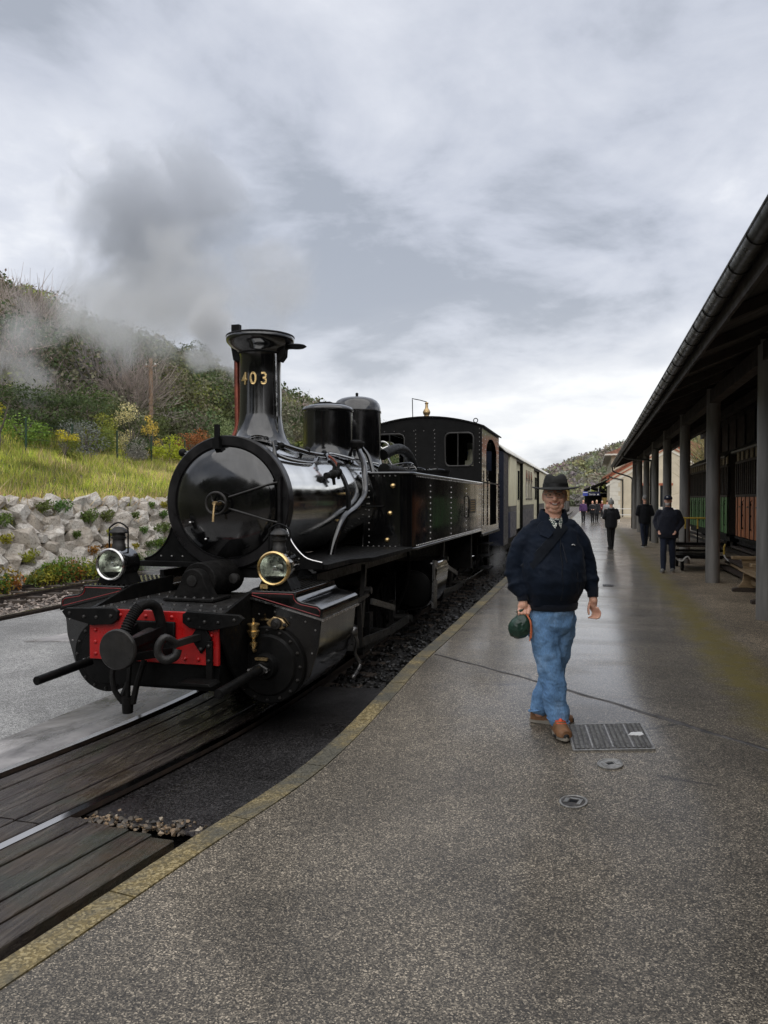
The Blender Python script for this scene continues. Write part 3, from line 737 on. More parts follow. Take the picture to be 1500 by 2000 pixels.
# smokebox, door and front wings
bb = B(); bb.lathe((BC, 6.86, BZ), (0, 1, 0), [(0, .545), (-.02, .56), (-.02, .645), (-.01, .655), (.10, .655), (.104, .628)], 64, False, False)
sb = lp(bb, 'smokebox_ring', 'smokebox_black', label='dull black ring round the smokebox door')
lp(B().lathe((BC, 6.855, BZ), (0, -1, 0), [(-.02, .56), (.0, .552), (.03, .53), (.06, .47), (.085, .38), (.105, .26), (.115, .13), (.118, .003)], 64, False, True), 'smokebox_door', 'gloss_black', sb, smooth=60)
bb = B(); bb.torus((BC-.02, 6.66, BZ-.01), (0, 1, 0), .105, .013, 36, 8)
for k in range(3):
    a = PI/2+k*2*PI/3+.5
    bb.tube([(BC-.02, 6.665, BZ-.01), (BC-.02+.05*math.cos(a+.5), 6.665, BZ-.01+.05*math.sin(a+.5)), (BC-.02+.10*math.cos(a), 6.66, BZ-.01+.10*math.sin(a))], .009, 6, 4)
lp(bb, 'door_handwheel', 'frame_steel', sb)
lp(B().cyl((BC-.02, 6.74, BZ-.01), (BC-.02, 6.62, BZ-.01), .022, .02, 12).tube([(BC-.02, 6.63, BZ), (BC-.02, 6.61, BZ-.10), (BC-.02, 6.60, BZ-.185)], [.009, .013], 8), 'door_dart', 'dull_brass', sb)
bb = B()
for z0, z1 in ((.05, .17), (-.06, -.17)):
    bb = B(); bb.tube([(BC+.08, 6.728, BZ+z0), (BC+.28, 6.742, BZ+z0+(z1-z0)*.5), (BC+.46, 6.785, BZ+z1), (BC+.57, 6.83, BZ+z1*1.15)], .010, 6, 3); lp(bb, 'hinge_strap', 'frame_steel', sb)
lp(B().cyl((BC+.565, 6.82, BZ-.28), (BC+.565, 6.82, BZ+.25), .022, n=10), 'hinge_post', 'smokebox_black', sb)
bb = B(); bb.box(BC-.11, BC-.07, 6.80, 6.85, BZ+.60, BZ+.76); bb.box(BC-.12, BC-.05, 6.78, 6.86, BZ+.52, BZ+.62); lp(bb, 'lamp_iron', 'dull_black', sb)
bb = B(); bb.rivets([(BC-.35, 6.76, BZ-.2), (BC-.18, 6.755, BZ-.36)], (0, -1, 0), .016, 1, 8); lp(bb, 'door_knob', 'bright_steel', sb)
wing = []
for sg, w in ((-1, .93), (1, .98)):
    pr = [(.60, 1.49), (.63, 1.40), (.67, 1.31), (.74, 1.22), (.83, 1.15), (w, 1.115), (w, 1.05), (.2, 1.05), (.2, 1.2)]
    wg = lp(B().prism([(BC+sg*a, z) for a, z in pr], 'y', 6.875, 6.90), 'front_plate', 'dull_black', bevel=.004)
    lp(B().rivets([(BC+sg*a, 6.875, 1.15) for a in (.5, .62, .74)], (0, -1, 0), .012, .9, 6), 'plate_rivets', 'bright_rivet', wg)
    lp(B().tube([(BC+sg*a, 6.868, z+.004) for a, z in pr[:6]], .007, 6, 3), 'plate_edge', 'bright_steel' if sg > 0 else 'dull_black', wg)
lp(B().box(BC-.98, BC-.3, 6.84, 9.7, 1.045, 1.10).box(BC+.3, BC+1.02, 6.905, 9.7, 1.045, 1.10).box(BC-.3, BC+.3, 6.905, 7.4, .95, 1.08), 'running_board', 'dull_black', bevel=.005)
lp(B().prism([(BC+1.02, 7.6), (BC+1.18, 7.9), (BC+1.18, 9.75), (BC+1.02, 9.75)], 'z', 1.05, 1.098), 'board_edge', 'dull_black', bevel=.004)
# boiler
bb = B(); bb.lathe((BC, 6.9, BZ), (0, 1, 0), [(0, .625), (2.35, .625), (2.36, .60), (9.45, .60)], 72)
bo = lp(bb, 'boiler', 'boiler_black', smooth=50)
for y in (8.75, 10.65, 12.1):
    lp(B().lathe((BC, y, BZ), (0, 1, 0), [(0, .63), (.004, .642), (.09, .642), (.094, .63)], 72, False, False), 'boiler_band', 'gloss_black' if y > 9 else 'dull_black', bo)
# lagging rivets, washout plugs
# chimney
cx_ = X(-.005); cyy = 7.77
bb = B()
n = 48; rings = []
for h, r in [(2.26, .42), (2.30, .385), (2.36, .33), (2.43, .285), (2.50, .255), (2.58, .236), (2.64, .230), (3.06, .222), (3.26, .226), (3.30, .240), (3.33, .262), (3.36, .30), (3.39, .335), (3.42, .362), (3.44, .37), (3.475, .37), (3.49, .36), (3.49, .26), (3.3, .20)]:
    q = []
    for k in range(n):
        a = 2*PI*k/n; x = cx_+r*math.cos(a); y = cyy+r*math.sin(a); z = h
        if h < 2.6:   # drape the flare over the barrel
            zs = BZ+math.sqrt(max(.01, .64**2-(x-BC)**2)); f = sstep((2.6-h)/.30); z = h*(1-f)+max(zs+.006+(h-2.26)*.35, 0)*f
        q.append(Vector((x, y, z)))
    rings.append(q)
bb.skin(rings, False, True)
ch = lp(bb, 'chimney', 'gloss_black', smooth=50, label='tall black chimney with flared cap and brass number 403')
lp(B().torus((cx_, cyy, 3.30), (0, 0, 1), .236, .012, 40, 8).torus((cx_, cyy, 3.482), (0, 0, 1), .358, .016, 40, 8), 'chimney_bead', 'dull_black', ch)
lp(B().rivets([(cx_+.30*math.cos(a), cyy-.02+.33*math.sin(a), BZ+math.sqrt(.64**2-(.30*math.cos(a)-.05)**2)+.045) for a in np.arange(12)*PI/6+.2], (0, 0, 1), .016, .8, 7), 'base_bolts', 'dull_black', ch)
lp(B().box(cx_-.20, cx_-.11, cyy-.30, cyy-.24, 3.48, 3.57), 'cap_catch', 'dull_black', ch)
lp(B().lathe((cx_+.40, cyy+.04, 3.352), (0, 0, 1), [(0, .02), (.006, .09), (.022, .115), (.034, .10), (.04, .03)], 24).bar((cx_+.20, cyy, 3.355), (cx_+.42, cyy+.04, 3.36), .06, .02), 'cap_lid', 'dull_black', ch)
lp(B().prism([(cx_+.21, 3.40), (cx_+.31, 3.40), (cx_+.30, 3.26), (cx_+.25, 3.20), (cx_+.21, 3.22)], 'y', cyy-.05, cyy+.05), 'cap_bracket', 'dull_black', ch, bevel=.01)
lp(B().prism([(cx_-.21, 3.40), (cx_-.33, 3.40), (cx_-.30, 3.24), (cx_-.22, 3.22)], 'y', cyy-.06, cyy+.06), 'cap_bracket', 'dull_black', ch, bevel=.01)
lp(B().tube([(cx_-.29, cyy+.02, 3.36), (cx_-.28, cyy, 3.0), (cx_-.265, cyy-.02, 2.62), (cx_-.27, cyy-.03, 2.48), (cx_-.32, cyy-.05, 2.36), (cx_-.40, cyy-.05, 2.25)], .032, 10, 5), 'blower_pipe', 'copper', ch)
lp(B().cyl((cx_+.243, cyy-.10, 2.42), (cx_+.222, cyy-.10, 3.28), .010, n=6), 'chimney_seam', 'bright_steel', ch)
# number 403
def text_mesh(s, size, extrude):
    cu = bpy.data.curves.new('txt', 'FONT'); cu.body = s; cu.size = size; cu.extrude = extrude; cu.bevel_depth = extrude*.35; cu.align_x = 'CENTER'
    o = bpy.data.objects.new('txt', cu); COL.objects.link(o)
    dg = bpy.context.evaluated_depsgraph_get(); me = bpy.data.meshes.new_from_object(o.evaluated_get(dg))
    bpy.data.objects.remove(o); bpy.data.curves.remove(cu); return me
for k, d_ in enumerate('403'):
    me = text_mesh(d_, .185, .006); me.name = 'numeral'
    r0 = .228; ac = -PI/2 + (-.42+.50*k)
    for v in me.vertices:
        x, y, z = v.co; a = ac + (x*.86)/r0
        rr = r0+z+.002
        v.co = (cx_+rr*math.cos(a)-C0, cyy+rr*math.sin(a)-12, 2.945+y-RAIL)
    me.materials.clear(); me.materials.append(MATS['brass'])
    o = link('numeral', me, ch); o['label'] = 'brass numeral %s on the chimney' % d_
# domes
bb = B(); rings = []
def dome_rings(cx, cy, r, prof, flare):
    out = []
    for h, q in prof:
        ring = []
        for k in range(48):
            a = 2*PI*k/48; x = cx+q*math.cos(a); y = cy+q*math.sin(a); z = h
            if h < flare:
                zs = BZ+math.sqrt(max(.01, .615**2-(x-BC)**2)); f = sstep((flare-h)/(flare-prof[0][0])); z = h*(1-f)+(zs+.005)*f
            ring.append(Vector((x, y, z)))
        out.append(ring)
    return out
dx_ = BC-.06
bb.skin(dome_rings(dx_, 10.0, .34, [(2.22, .44), (2.29, .39), (2.36, .355), (2.44, .342), (2.50, .34), (2.90, .34), (2.905, .352), (2.93, .356), (2.95, .35), (2.975, .33), (3.0, .26), (3.015, .12), (3.02, .005)], 2.46), False, True)
d1 = lp(bb, 'sand_dome', 'gloss_black', smooth=40)
lp(B().torus((dx_, 10, 2.935), (0, 0, 1), .347, .012, 44, 8), 'dome_rim', 'frame_steel', d1)
lp(B().box(dx_-.10, dx_+.06, 9.92, 10.05, 3.01, 3.05).lathe((dx_, 10, 3.0), (0, 0, 1), [(0, .2), (.025, .19), (.035, .05)], 28), 'dome_lid', 'dull_black', d1)
bb = B(); bb.skin(dome_rings(dx_, 11.36, .37, [(2.22, .46), (2.30, .41), (2.38, .38), (2.46, .37), (3.04, .37), (3.045, .378), (3.07, .378), (3.075, .37), (3.12, .366), (3.18, .348), (3.23, .31), (3.265, .25), (3.285, .17), (3.295, .08), (3.298, .003)], 2.48), False, True)
d2 = lp(bb, 'steam_dome', 'gloss_black', smooth=40)
lp(B().lathe((dx_, 11.36, 3.29), (0, 0, 1), [(0, .03), (.03, .02), (.06, .025), (.075, .005)], 12), 'dome_finial', 'dull_black', d2)
# boiler fittings
bb = B(); bb.tube([(BC+.36, 7.20, BZ+.60), (BC+.42, 7.9, BZ+.545), (BC+.42, 8.55, BZ+.545)], .028, 10, 3)
hr = lp(bb, 'handrail', 'gloss_black')
bb = B()
for y in (7.22, 7.95, 8.5): bb.cyl((BC+.30, y, BZ+.50), (BC+.42, y, BZ+.57), .02, n=8).ball((BC+.42, y, BZ+.57), .036, 10, 6)
lp(bb, 'handrail_bracket', 'dull_black', hr)
lp(B().tube([(BC+.47, 7.0, BZ+.46), (BC+.49, 7.3, BZ+.43), (BC+.49, 7.9, BZ+.43), (BC+.44, 8.2, BZ+.50)], .018, 8, 3).cyl((BC+.46, 7.0, BZ+.42), (BC+.40, 7.05, BZ+.60), .018, n=8), 'side_rail', 'gloss_black', hr)
hr2 = lp(B().tube([(BC-.48, 7.0, BZ+.46), (BC-.55, 6.98, BZ+.50), (BC-.55, 7.3, BZ+.50), (BC-.50, 8.2, BZ+.46)], .022, 8, 3), 'handrail', 'gloss_black')
lp(B().ball((BC-.55, 6.97, BZ+.50), .042, 10, 6), 'handrail_knob', 'dull_black', hr2)
bb = B(); bb.tube([(BC+.60, 8.05, BZ+.29), (BC+.63, 8.2, BZ+.31), (BC+.64, 8.38, BZ+.34)], .036, 10, 3); bb.ball((BC+.63, 8.20, BZ+.31), .055, 10, 7); bb.ball((BC+.64, 8.36, BZ+.34), .05, 10, 7)
for q in ((8.06, .29, .0), (8.20, .31, .07), (8.20, .31, -.09), (8.36, .34, .08), (8.36, .34, -.06)): bb.cyl((BC+.63, q[0], BZ+q[1]), (BC+.64, q[0]+.02, BZ+q[1]+q[2]*1.3), .024, .018, 8)
cv = lp(bb, 'check_valve', 'grimy_black')
lp(B().tube([(BC+.64, 8.38, BZ+.34), (BC+.60, 8.40, BZ+.45), (BC+.52, 8.36, BZ+.53)], .014, 8, 4), 'valve_pipe', 'copper', cv)
lp(B().tube([(BC+.55, 8.3, BZ+.46), (BC+.46, 8.5, BZ+.56), (BC+.42, 9.0, BZ+.575), (BC+.42, 9.9, BZ+.55), (BC+.40, 10.9, BZ+.55)], .020, 8, 5), 'lubricator_pipe', 'gloss_black')
bb = B(); bb.tube([(BC+.28, 10.25, BZ+.78), (BC+.40, 10.0, BZ+.66), (BC+.53, 9.75, BZ+.50), (BC+.60, 9.55, BZ+.33), (BC+.665, 9.35, BZ+.10), (BC+.67, 9.0, BZ-.06), (BC+.65, 8.55, BZ-.18), (BC+.64, 8.25, BZ-.40), (BC+.62, 8.15, BZ-.60)], .040, 12, 6)
lp(bb, 'steam_pipe', 'gloss_black')
lp(B().tube([(BC+.32, 10.3, BZ+.76), (BC+.46, 10.2, BZ+.62), (BC+.58, 10.0, BZ+.40), (BC+.64, 9.9, BZ+.2)], .030, 10, 5), 'steam_pipe', 'gloss_black')
bb = B(); bb.lathe((BC+.27, 10.2, BZ+.72), (0, 0, 1), [(0, .09), (.05, .12), (.07, .125), (.09, .13), (.11, .12), (.13, .06)], 20); bb.cyl((BC+.1, 10.05, BZ+.8), (BC+.27, 10.2, BZ+.78), .05, n=10).ball((BC+.10, 10.02, BZ+.84), .06, 10, 6)
lp(bb, 'regulator_valve', 'grimy_black')
bb = B(); bb.tube([(BC+.30, 11.55, BZ+.72), (BC+.36, 12.3, BZ+.86), (BC+.36, 13.0, BZ+.80), (BC+.36, 13.6, BZ+.52), (BC+.36, 13.8, BZ+.4)], .085, 14, 6); lp(bb, 'main_steam_pipe', 'dull_black')
bb = B(); bb.cyl((BC+.55, 10.7, BZ+.46), (BC+.62, 11.5, BZ+.46), .09, .07, 14).cyl((BC+.62, 11.5, BZ+.46), (BC+.66, 12.0, BZ+.46), .04, n=10)
ej = lp(bb, 'injector', 'grimy_black'); lp(B().torus((BC+.66, 12.0, BZ+.48), (.3, 1, 0), .085, .011, 24, 6), 'injector_wheel', 'motion_steel', ej)
bb = B(); bb.torus((BC-.15, 13.2, BZ+.93), (0, 1, .2), .125, .014, 28, 6)
for k in range(3): a = k*2*PI/3+.4; bb.cyl((BC-.15, 13.2, BZ+.93), (BC-.15+.12*math.cos(a), 13.2, BZ+.93+.12*math.sin(a)), .012, n=6)
bb.cyl((BC-.15, 13.25, BZ+.93), (BC-.12, 13.9, BZ+.6), .02, n=8); lp(bb, 'stop_valve_wheel', 'bright_steel')
bb = B()
rr = random.Random(5)
for k in range(9):
    y0 = 11.5+k*.5; bb.tube([(BC+rr.uniform(.1, .6), y0, BZ+rr.uniform(.45, .58)), (BC+rr.uniform(.3, .75), y0+.4, BZ+rr.uniform(.40, .62)), (BC+rr.uniform(.3, .8), y0+1.0, BZ+rr.uniform(.36, .50))], .014, 6, 4)
lp(bb, 'small_pipework', 'gloss_black')
# side tanks
for sg in (-1, 1):
    o_ = X(1.24) if sg > 0 else X(-1.24); i_ = BC+sg*.52
    prof = [(i_, 9.72), (o_-sg*.20, 9.72), (o_-sg*.10, 9.745), (o_-sg*.03, 9.82), (o_, 9.95), (o_, 16.28), (i_, 16.28)]
    tk = lp(B().prism(prof, 'z', 1.06, 2.06), 'side_tank', 'gloss_black', bevel=.012, label='riveted side water tank')
    bb = B(); pts = []
    for z in (2.025, 1.10):
        pts += [(o_, y, z) for y in np.arange(10.0, 16.25, .11)]
    for y in (10.9, 12.6, 14.2, 15.9, 16.15): pts += [(o_, y, z) for z in np.arange(1.15, 2.0, .085)]
    bb.rivets(pts, (sg, 0, 0), .013, .9, 6)
    pts = [(o_-sg*a, 9.72, z) for z in (2.025, 1.10) for a in np.arange(.22, .74, .075)] + [(o_-sg*.58, 9.72, z) for z in np.arange(1.15, 2.0, .085)]
    bb.rivets(pts, (0, -1, 0), .013, .9, 6)
    lp(bb, 'tank_rivets', 'bright_rivet', tk)
    bb = B()
    for z in (2.062, 1.065):
        bb.tube([(o_-sg*.70, 9.705, z), (o_-sg*.20, 9.705, z), (o_-sg*.09, 9.73, z), (o_-sg*.02, 9.81, z), (o_+sg*.012, 9.95, z), (o_+sg*.012, 16.28, z)], .016, 8)
    lp(bb, 'tank_beading', 'gloss_black', tk)
    lp(B().tube([(o_-sg*.70, 9.70, 1.62), (o_-sg*.70, 9.655, 1.62), (o_-sg*.38, 9.655, 1.625), (o_-sg*.37, 9.70, 1.625)], .011, 8), 'tank_grab_rail', 'dull_black', tk)
    for z, a in ((1.895, .25), (1.535, .29), (1.185, .33)):
        lp(B().lathe((o_-sg*a, 9.72, z), (0, -1, 0), [(0, .03), (.012, .034), (.03, .032), (.045, .02), (.05, .003)], 16), 'brass_plug', 'brass', tk)
    lp(B().lathe((o_-sg*.34, 12.7, 2.06), (0, 0, 1), [(0, .30), (.11, .30), (.115, .315), (.14, .315), (.145, .05)], 28).tube([(o_-sg*.44, 12.7, 2.20), (o_-sg*.42, 12.7, 2.25), (o_-sg*.26, 12.7, 2.25), (o_-sg*.24, 12.7, 2.20)], .015, 6), 'tank_filler', 'dull_black', tk)
    if sg > 0:
        mp_ = lp(B().box(o_+.001, o_+.012, 14.55, 15.35, 1.45, 1.72), 'makers_plate', 'frame_steel', tk)
        bb = B()
        for k in range(5): bb.box(o_+.012, o_+.016, 14.68+.03*(k % 2), 15.22-.03*(k % 2), 1.49+k*.045, 1.51+k*.045)
        lp(bb, 'plate_bars', 'dull_brass', mp_, smooth=0)
        lp(B().tube([(o_+.01, 14.2, 1.78), (o_+.05, 14.2, 1.76), (o_+.05, 14.2, 1.40), (o_+.01, 14.2, 1.38)], .014, 6), 'tank_handrail', 'dull_black', tk)
# cab
x0, x1 = X(-1.22), X(1.24); ya, yb = 16.30, 19.40
def roofz(x): return 3.27+.21*(1-((x-C0)/1.24)**2)
def wall_with_hole(y, hole_r, hole_l, th=.03):
    b_ = B(); xs = [x0, hole_l[0], hole_l[1], hole_r[0], hole_r[1], x1]
    z0, h0, h1 = .95, hole_r[2], hole_r[3]
    for k in range(5):
        a, c_ = xs[k], xs[k+1]
        if k in (1, 3):
            b_.box(a, c_, y, y+th, z0, h0); b_.prism([(a, h1), (c_, h1), (c_, roofz(c_)), ((a+c_)/2, roofz((a+c_)/2)), (a, roofz(a))], 'y', y, y+th)
        else:
            n_ = 6; top = [(c_+(a-c_)*i/n_, roofz(c_+(a-c_)*i/n_)) for i in range(n_+1)]
            b_.prism([(a, z0), (c_, z0)]+top, 'y', y, y+th)
    return b_
HR = (X(.45), X(1.06), 2.43, 3.14); HL = (X(-1.06), X(-.45), 2.43, 3.14)
cb = lp(wall_with_hole(ya, HR, HL), 'cab', 'dull_black', label='black driver cab with arched roof')
lp(wall_with_hole(yb-.03, HR, HL), 'cab_rear_wall', 'dull_black', cb)
for h in (HR, HL):
    bb = B(); r = .10
    pts = [(h[0]+r, h[2]), (h[1]-r, h[2]), (h[1]-.03, h[2]+.03), (h[1], h[2]+r), (h[1], h[3]-r), (h[1]-.03, h[3]-.03), (h[1]-r, h[3]), (h[0]+r, h[3]), (h[0]+.03, h[3]-.03), (h[0], h[3]-r), (h[0], h[2]+r), (h[0]+.03, h[2]+.03), (h[0]+r, h[2])]
    bb.tube([(a, ya-.008, z) for a, z in pts], .02, 6); bb.cyl((h[0]+.28, ya-.01, h[2]), (h[0]+.28, ya-.01, h[3]), .016, n=6)
    fr = lp(bb, 'window_frame', 'frame_steel', cb)
    lp(B().box(h[0]+.29, h[1]-.01, ya+.012, ya+.016, h[2]+.01, h[3]-.01), 'window_pane', 'lamp_glass', cb)
bb = B(); lp(B().rivets([(X(d), ya, z) for d in (.22, 1.19, -1.17, -.2) for z in np.arange(2.5, 3.25, .09)] + [(X(d), ya, 3.2) for d in np.arange(-.9, .4, .22)], (0, -1, 0), .013, .9, 6), 'cab_rivets', 'bright_rivet', cb)
for sg, xo in ((1, x1), (-1, x0)):
    bb = B(); a, c_ = sorted((xo, xo-sg*.03))
    bb.box(a, c_, ya+.03, 17.0, .95, 3.27).box(a, c_, 18.9, yb-.03, .95, 3.27).box(a, c_, 17.0, 18.9, .95, 1.12)
    arch = [(17.0, 3.27), (17.0, 2.75)] + [(17.95-.95*math.cos(t_), 2.75+.36*math.sin(t_)) for t_ in np.arange(1, 12)*PI/12] + [(18.9, 2.75), (18.9, 3.27)]
    bb.prism(arch, 'x', a, c_)
    sw = lp(bb, 'cab_side', 'gloss_black', cb)
    lp(B().box(a-.004, c_+.004, 17.0, 17.62, 1.12, 2.12), 'lower_door', 'gloss_black', cb)
    xx = xo+sg*.045
    for yq in (16.92, 19.0): lp(B().cyl((xx, yq, 1.15), (xx, yq, 2.35), .016, n=8), 'cab_handrail', 'bright_steel', cb)
    lp(B().box(min(xo, xo+sg*.03), max(xo, xo+sg*.03), ya, yb, 2.07, 2.10).box(min(xo, xo+sg*.03), max(xo, xo+sg*.03), ya, yb, .93, .98), 'waist_beading', 'frame_steel', cb)
    lp(B().rivets([(xo, y, z) for y in (16.4, 16.85, 19.05, 19.3) for z in np.arange(1.05, 3.2, .11)], (sg, 0, 0), .013, .9, 6), 'side_rivets', 'bright_rivet', cb)
    bb = B()
    for k in range(3): bb.box(min(xo-sg*.3, xo+sg*.02), max(xo-sg*.3, xo+sg*.02), 17.35, 18.2, .12+k*.28, .15+k*.28)
    bb.box(min(xo-sg*.28, xo-sg*.25), max(xo-sg*.28, xo-sg*.25), 17.4, 17.45, .1, .95).box(min(xo-sg*.28, xo-sg*.25), max(xo-sg*.28, xo-sg*.25), 18.1, 18.15, .1, .95)
    lp(bb, 'cab_step', 'grimy_black', cb)
bb = B(); n_ = 16; top = [(X(-1.27)+2.56*i/n_, roofz(X(-1.27)+2.56*i/n_)+.035) for i in range(n_+1)]; bot = [(a, z-.03) for a, z in reversed(top)]
bb.prism(top+bot, 'y', ya-.04, yb+.12); lp(bb, 'cab_roof', 'dull_black', cb, smooth=30)
lp(B().box(x0+.03, x1-.03, ya+.03, yb-.03, .92, .97).box(X(-.6), X(.6), ya+.2, ya+.7, .97, 2.3), 'cab_floor', 'grimy_black', cb)
lp(B().cyl((X(.85), 17.4, 2.6), (X(.85), 17.4, 2.85), .10, .06, 12).box(X(.72), X(.98), 17.3, 17.5, 2.35, 2.6), 'gauge_box', 'pale_felt', cb)
lp(B().tube([(X(-.02), 16.6, 3.46), (X(-.02), 16.6, 3.58)], .055, 10).lathe((X(-.02), 16.6, 3.56), (0, 0, 1), [(0, .04), (.03, .075), (.08, .085), (.13, .06), (.16, .035), (.25, .03), (.27, .045), (.29, .03)], 16), 'whistle', 'dull_brass', cb)
lp(B().tube([(X(-.02), 16.6, 3.8), (X(-.02), 16.6, 3.86), (X(-.30), 16.55, 3.93), (X(-.33), 16.55, 3.90), (X(-.32), 16.55, 3.5)], .010, 6, 2), 'whistle_lever', 'dull_black', cb)
lp(B().torus((X(1.1), 16.35, 3.40), (0, 1, 0), .045, .010, 16, 6), 'lifting_ring', 'dull_black', cb)
# running gear
def wheel(cx, cy, r, side):
    b_ = B(); cz = RAIL+r
    b_.lathe((cx-side*.06, cy, cz), (side, 0, 0), [(0, r+.025), (.025, r+.025), (.03, r), (.125, r-.006), (.126, r-.05), (.10, r-.06), (.10, .13), (.15, .12), (.15, .01)], 40)
    return b_
k_ = 0
for ys_ in ((8.25, 9.45, 10.65), (13.0, 14.2, 15.4)):
    for y in ys_:
        for sg in (-1, 1):
            w = lp(wheel(C0+sg*.55, y, .44, sg), 'driving_wheel', 'grimy_black')
            bb = B()
            for k in range(9):
                a = 2*PI*k/9; bb.bar((C0+sg*.60, y+.10*math.cos(a), RAIL+.44+.10*math.sin(a)), (C0+sg*.60, y+.37*math.cos(a), RAIL+.44+.37*math.sin(a)), .04, .035, (1, 0, 0))
            lp(bb, 'spokes', 'dull_black', w)
        lp(B().cyl((C0-.6, y, RAIL+.44), (C0+.6, y, RAIL+.44), .07, n=12), 'axle', 'grimy_black')
for sg in (-1, 1):
    for ys_, cyl_y in (((8.25, 9.45, 10.65), 7.15), ((13.0, 14.2, 15.4), 11.9)):
        xr = X(sg*.98); zc_ = RAIL+.30
        cr = lp(B().bar((xr, ys_[0], zc_), (xr, ys_[2], zc_), .035, .10), 'coupling_rod', 'motion_steel')
        for y in ys_:
            bb = B(); bb.cyl((X(sg*.66), y, zc_), (xr+sg*.05, y, zc_), .055, n=14).bar((X(sg*.74), y, zc_-.1), (X(sg*.74), y, RAIL+.55), .06, .16, (0, 1, 0))
            lp(bb, 'crank_pin', 'frame_steel', cr)
        lp(B().bar((X(sg*1.06), cyl_y+.75, .16), (X(sg*1.06), ys_[1], zc_+.04), .035, .085), 'connecting_rod', 'motion_steel')
        lp(B().bar((X(sg*.95), cyl_y, .32), (X(sg*.95), cyl_y+.9, .32), .08, .05).box(X(sg*.95)-.09, X(sg*.95)+.09, cyl_y+.65, cyl_y+.88, .10, .34).cyl((X(sg*.95), cyl_y, .22), (X(sg*.95), cyl_y+.7, .22), .035, n=10), 'crosshead', 'motion_steel')
        lp(B().bar((X(sg*1.02), cyl_y+1.15, .98), (X(sg*1.02), cyl_y+1.0, .30), .05, .07).bar((X(sg*1.08), cyl_y+.45, .62), (X(sg*1.08), cyl_y+1.1, .66), .03, .05).bar((X(sg*1.09), cyl_y+.78, .12), (X(sg*1.09), cyl_y+.72, .60), .03, .05).cyl((X(sg*1.0), cyl_y+1.1, .70), (X(sg*1.12), cyl_y+1.1, .70), .04, n=10), 'valve_gear', 'frame_steel')
        lp(B().bar((X(sg*1.06), cyl_y+1.3, .55), (X(sg*1.06), ys_[1]+.05, .33), .03, .07), 'eccentric_rod', 'motion_steel')
    # high pressure cylinder of the rear unit, clad in sheet
    pr = [(.62, .78), (1.12, .80), (1.22, .76), (1.27, .66), (1.22, .28), (1.10, .10), (.85, .04), (.62, .1)]
    hp = lp(B().prism([(X(sg*a), z) for a, z in pr], 'y', 11.25, 12.25), 'rear_cylinder', 'gloss_black', bevel=.02)
    lp(B().lathe((X(sg*.92), 11.25, .38), (0, -1, 0), [(0, .27), (.04, .27), (.06, .20), (.07, .05)], 28), 'rear_cylinder_cover', 'dull_black', hp)
    lp(B().bar((X(sg*1.235), 11.30, .80), (X(sg*1.235), 11.22, .10), .03, .26, (0, 1, 0)), 'cylinder_strap', 'motion_steel', hp)
    # drain cock gear behind the front cylinder
    lp(B().tube([(X(sg*1.22), 7.2, .42), (X(sg*1.26), 7.24, .32), (X(sg*1.22), 7.30, .18), (X(sg*1.26), 7.34, .06), (X(sg*1.25), 7.15, -.02)], .018, 8, 4).ball((X(sg*1.23), 7.2, .42), .05, 10, 6).ball((X(sg*1.25), 7.14, -.02), .03, 8, 6), 'drain_cock', 'motion_steel')
lp(B().box(X(-.45), X(.45), 7.1, 11.0, -.05, .62).box(X(-.45), X(.45), 11.4, 19.4, -.05, .9), 'main_frame', 'grimy_black')
lp(B().box(X(-.6), X(.6), 11.0, 16.3, .62, 1.2), 'firebox_base', 'grimy_black')
lp(B().box(X(-1.0), X(1.0), 19.25, 19.4, .3, .85), 'rear_beam', 'grimy_black')
for sg in (-1, 1):
    lp(B().bar((X(sg*.85), 7.15, .93), (X(sg*.85), 11.2, .93), .05, .10), 'reach_rod', 'frame_steel')
    lp(B().box(min(X(sg*.62), X(sg*1.1)), max(X(sg*.62), X(sg*1.1)), 15.7, 15.9, .3, 1.0), 'sand_box', 'grimy_black')
    for y in (10.95, 16.0):
        lp(B().tube([(X(sg*.9), y, 1.0), (X(sg*.88), y+.05, .5), (X(sg*.6), y+.15, -.1)], .022, 8, 4), 'sand_pipe', 'grimy_black')
# ------------------------------------------------------------------ shed on the right
m, t, b = newmat('panel_orange')
gr = tex(t, scale=2.2, detail=7, rough=.65, stretch=(6, 6, .8))
c = ramp(t, gr, [(.3, (.28, .085, .03)), (.5, (.60, .20, .068)), (.72, (.70, .28, .12))])
t.links.new(c, b.inputs['Base Color']); b.inputs['Roughness'].default_value = .55; bump(t, b, gr, .3, .006)
m, t, b = newmat('panel_green')
gr = tex(t, scale=2.2, detail=7, rough=.65, stretch=(6, 6, .8))
c = ramp(t, gr, [(.3, (.05, .14, .04)), (.5, (.12, .30, .085)), (.72, (.18, .36, .13))])
t.links.new(c, b.inputs['Base Color']); b.inputs['Roughness'].default_value = .55; bump(t, b, gr, .3, .006)
m, t, b = newmat('peeled_wood')
gr = tex(t, scale=5, detail=7, rough=.7, stretch=(4, 4, .8))
t.links.new(ramp(t, gr, [(.3, (.10, .075, .05)), (.5, (.36, .29, .19)), (.7, (.55, .47, .33))]), b.inputs['Base Color']); b.inputs['Roughness'].default_value = .8

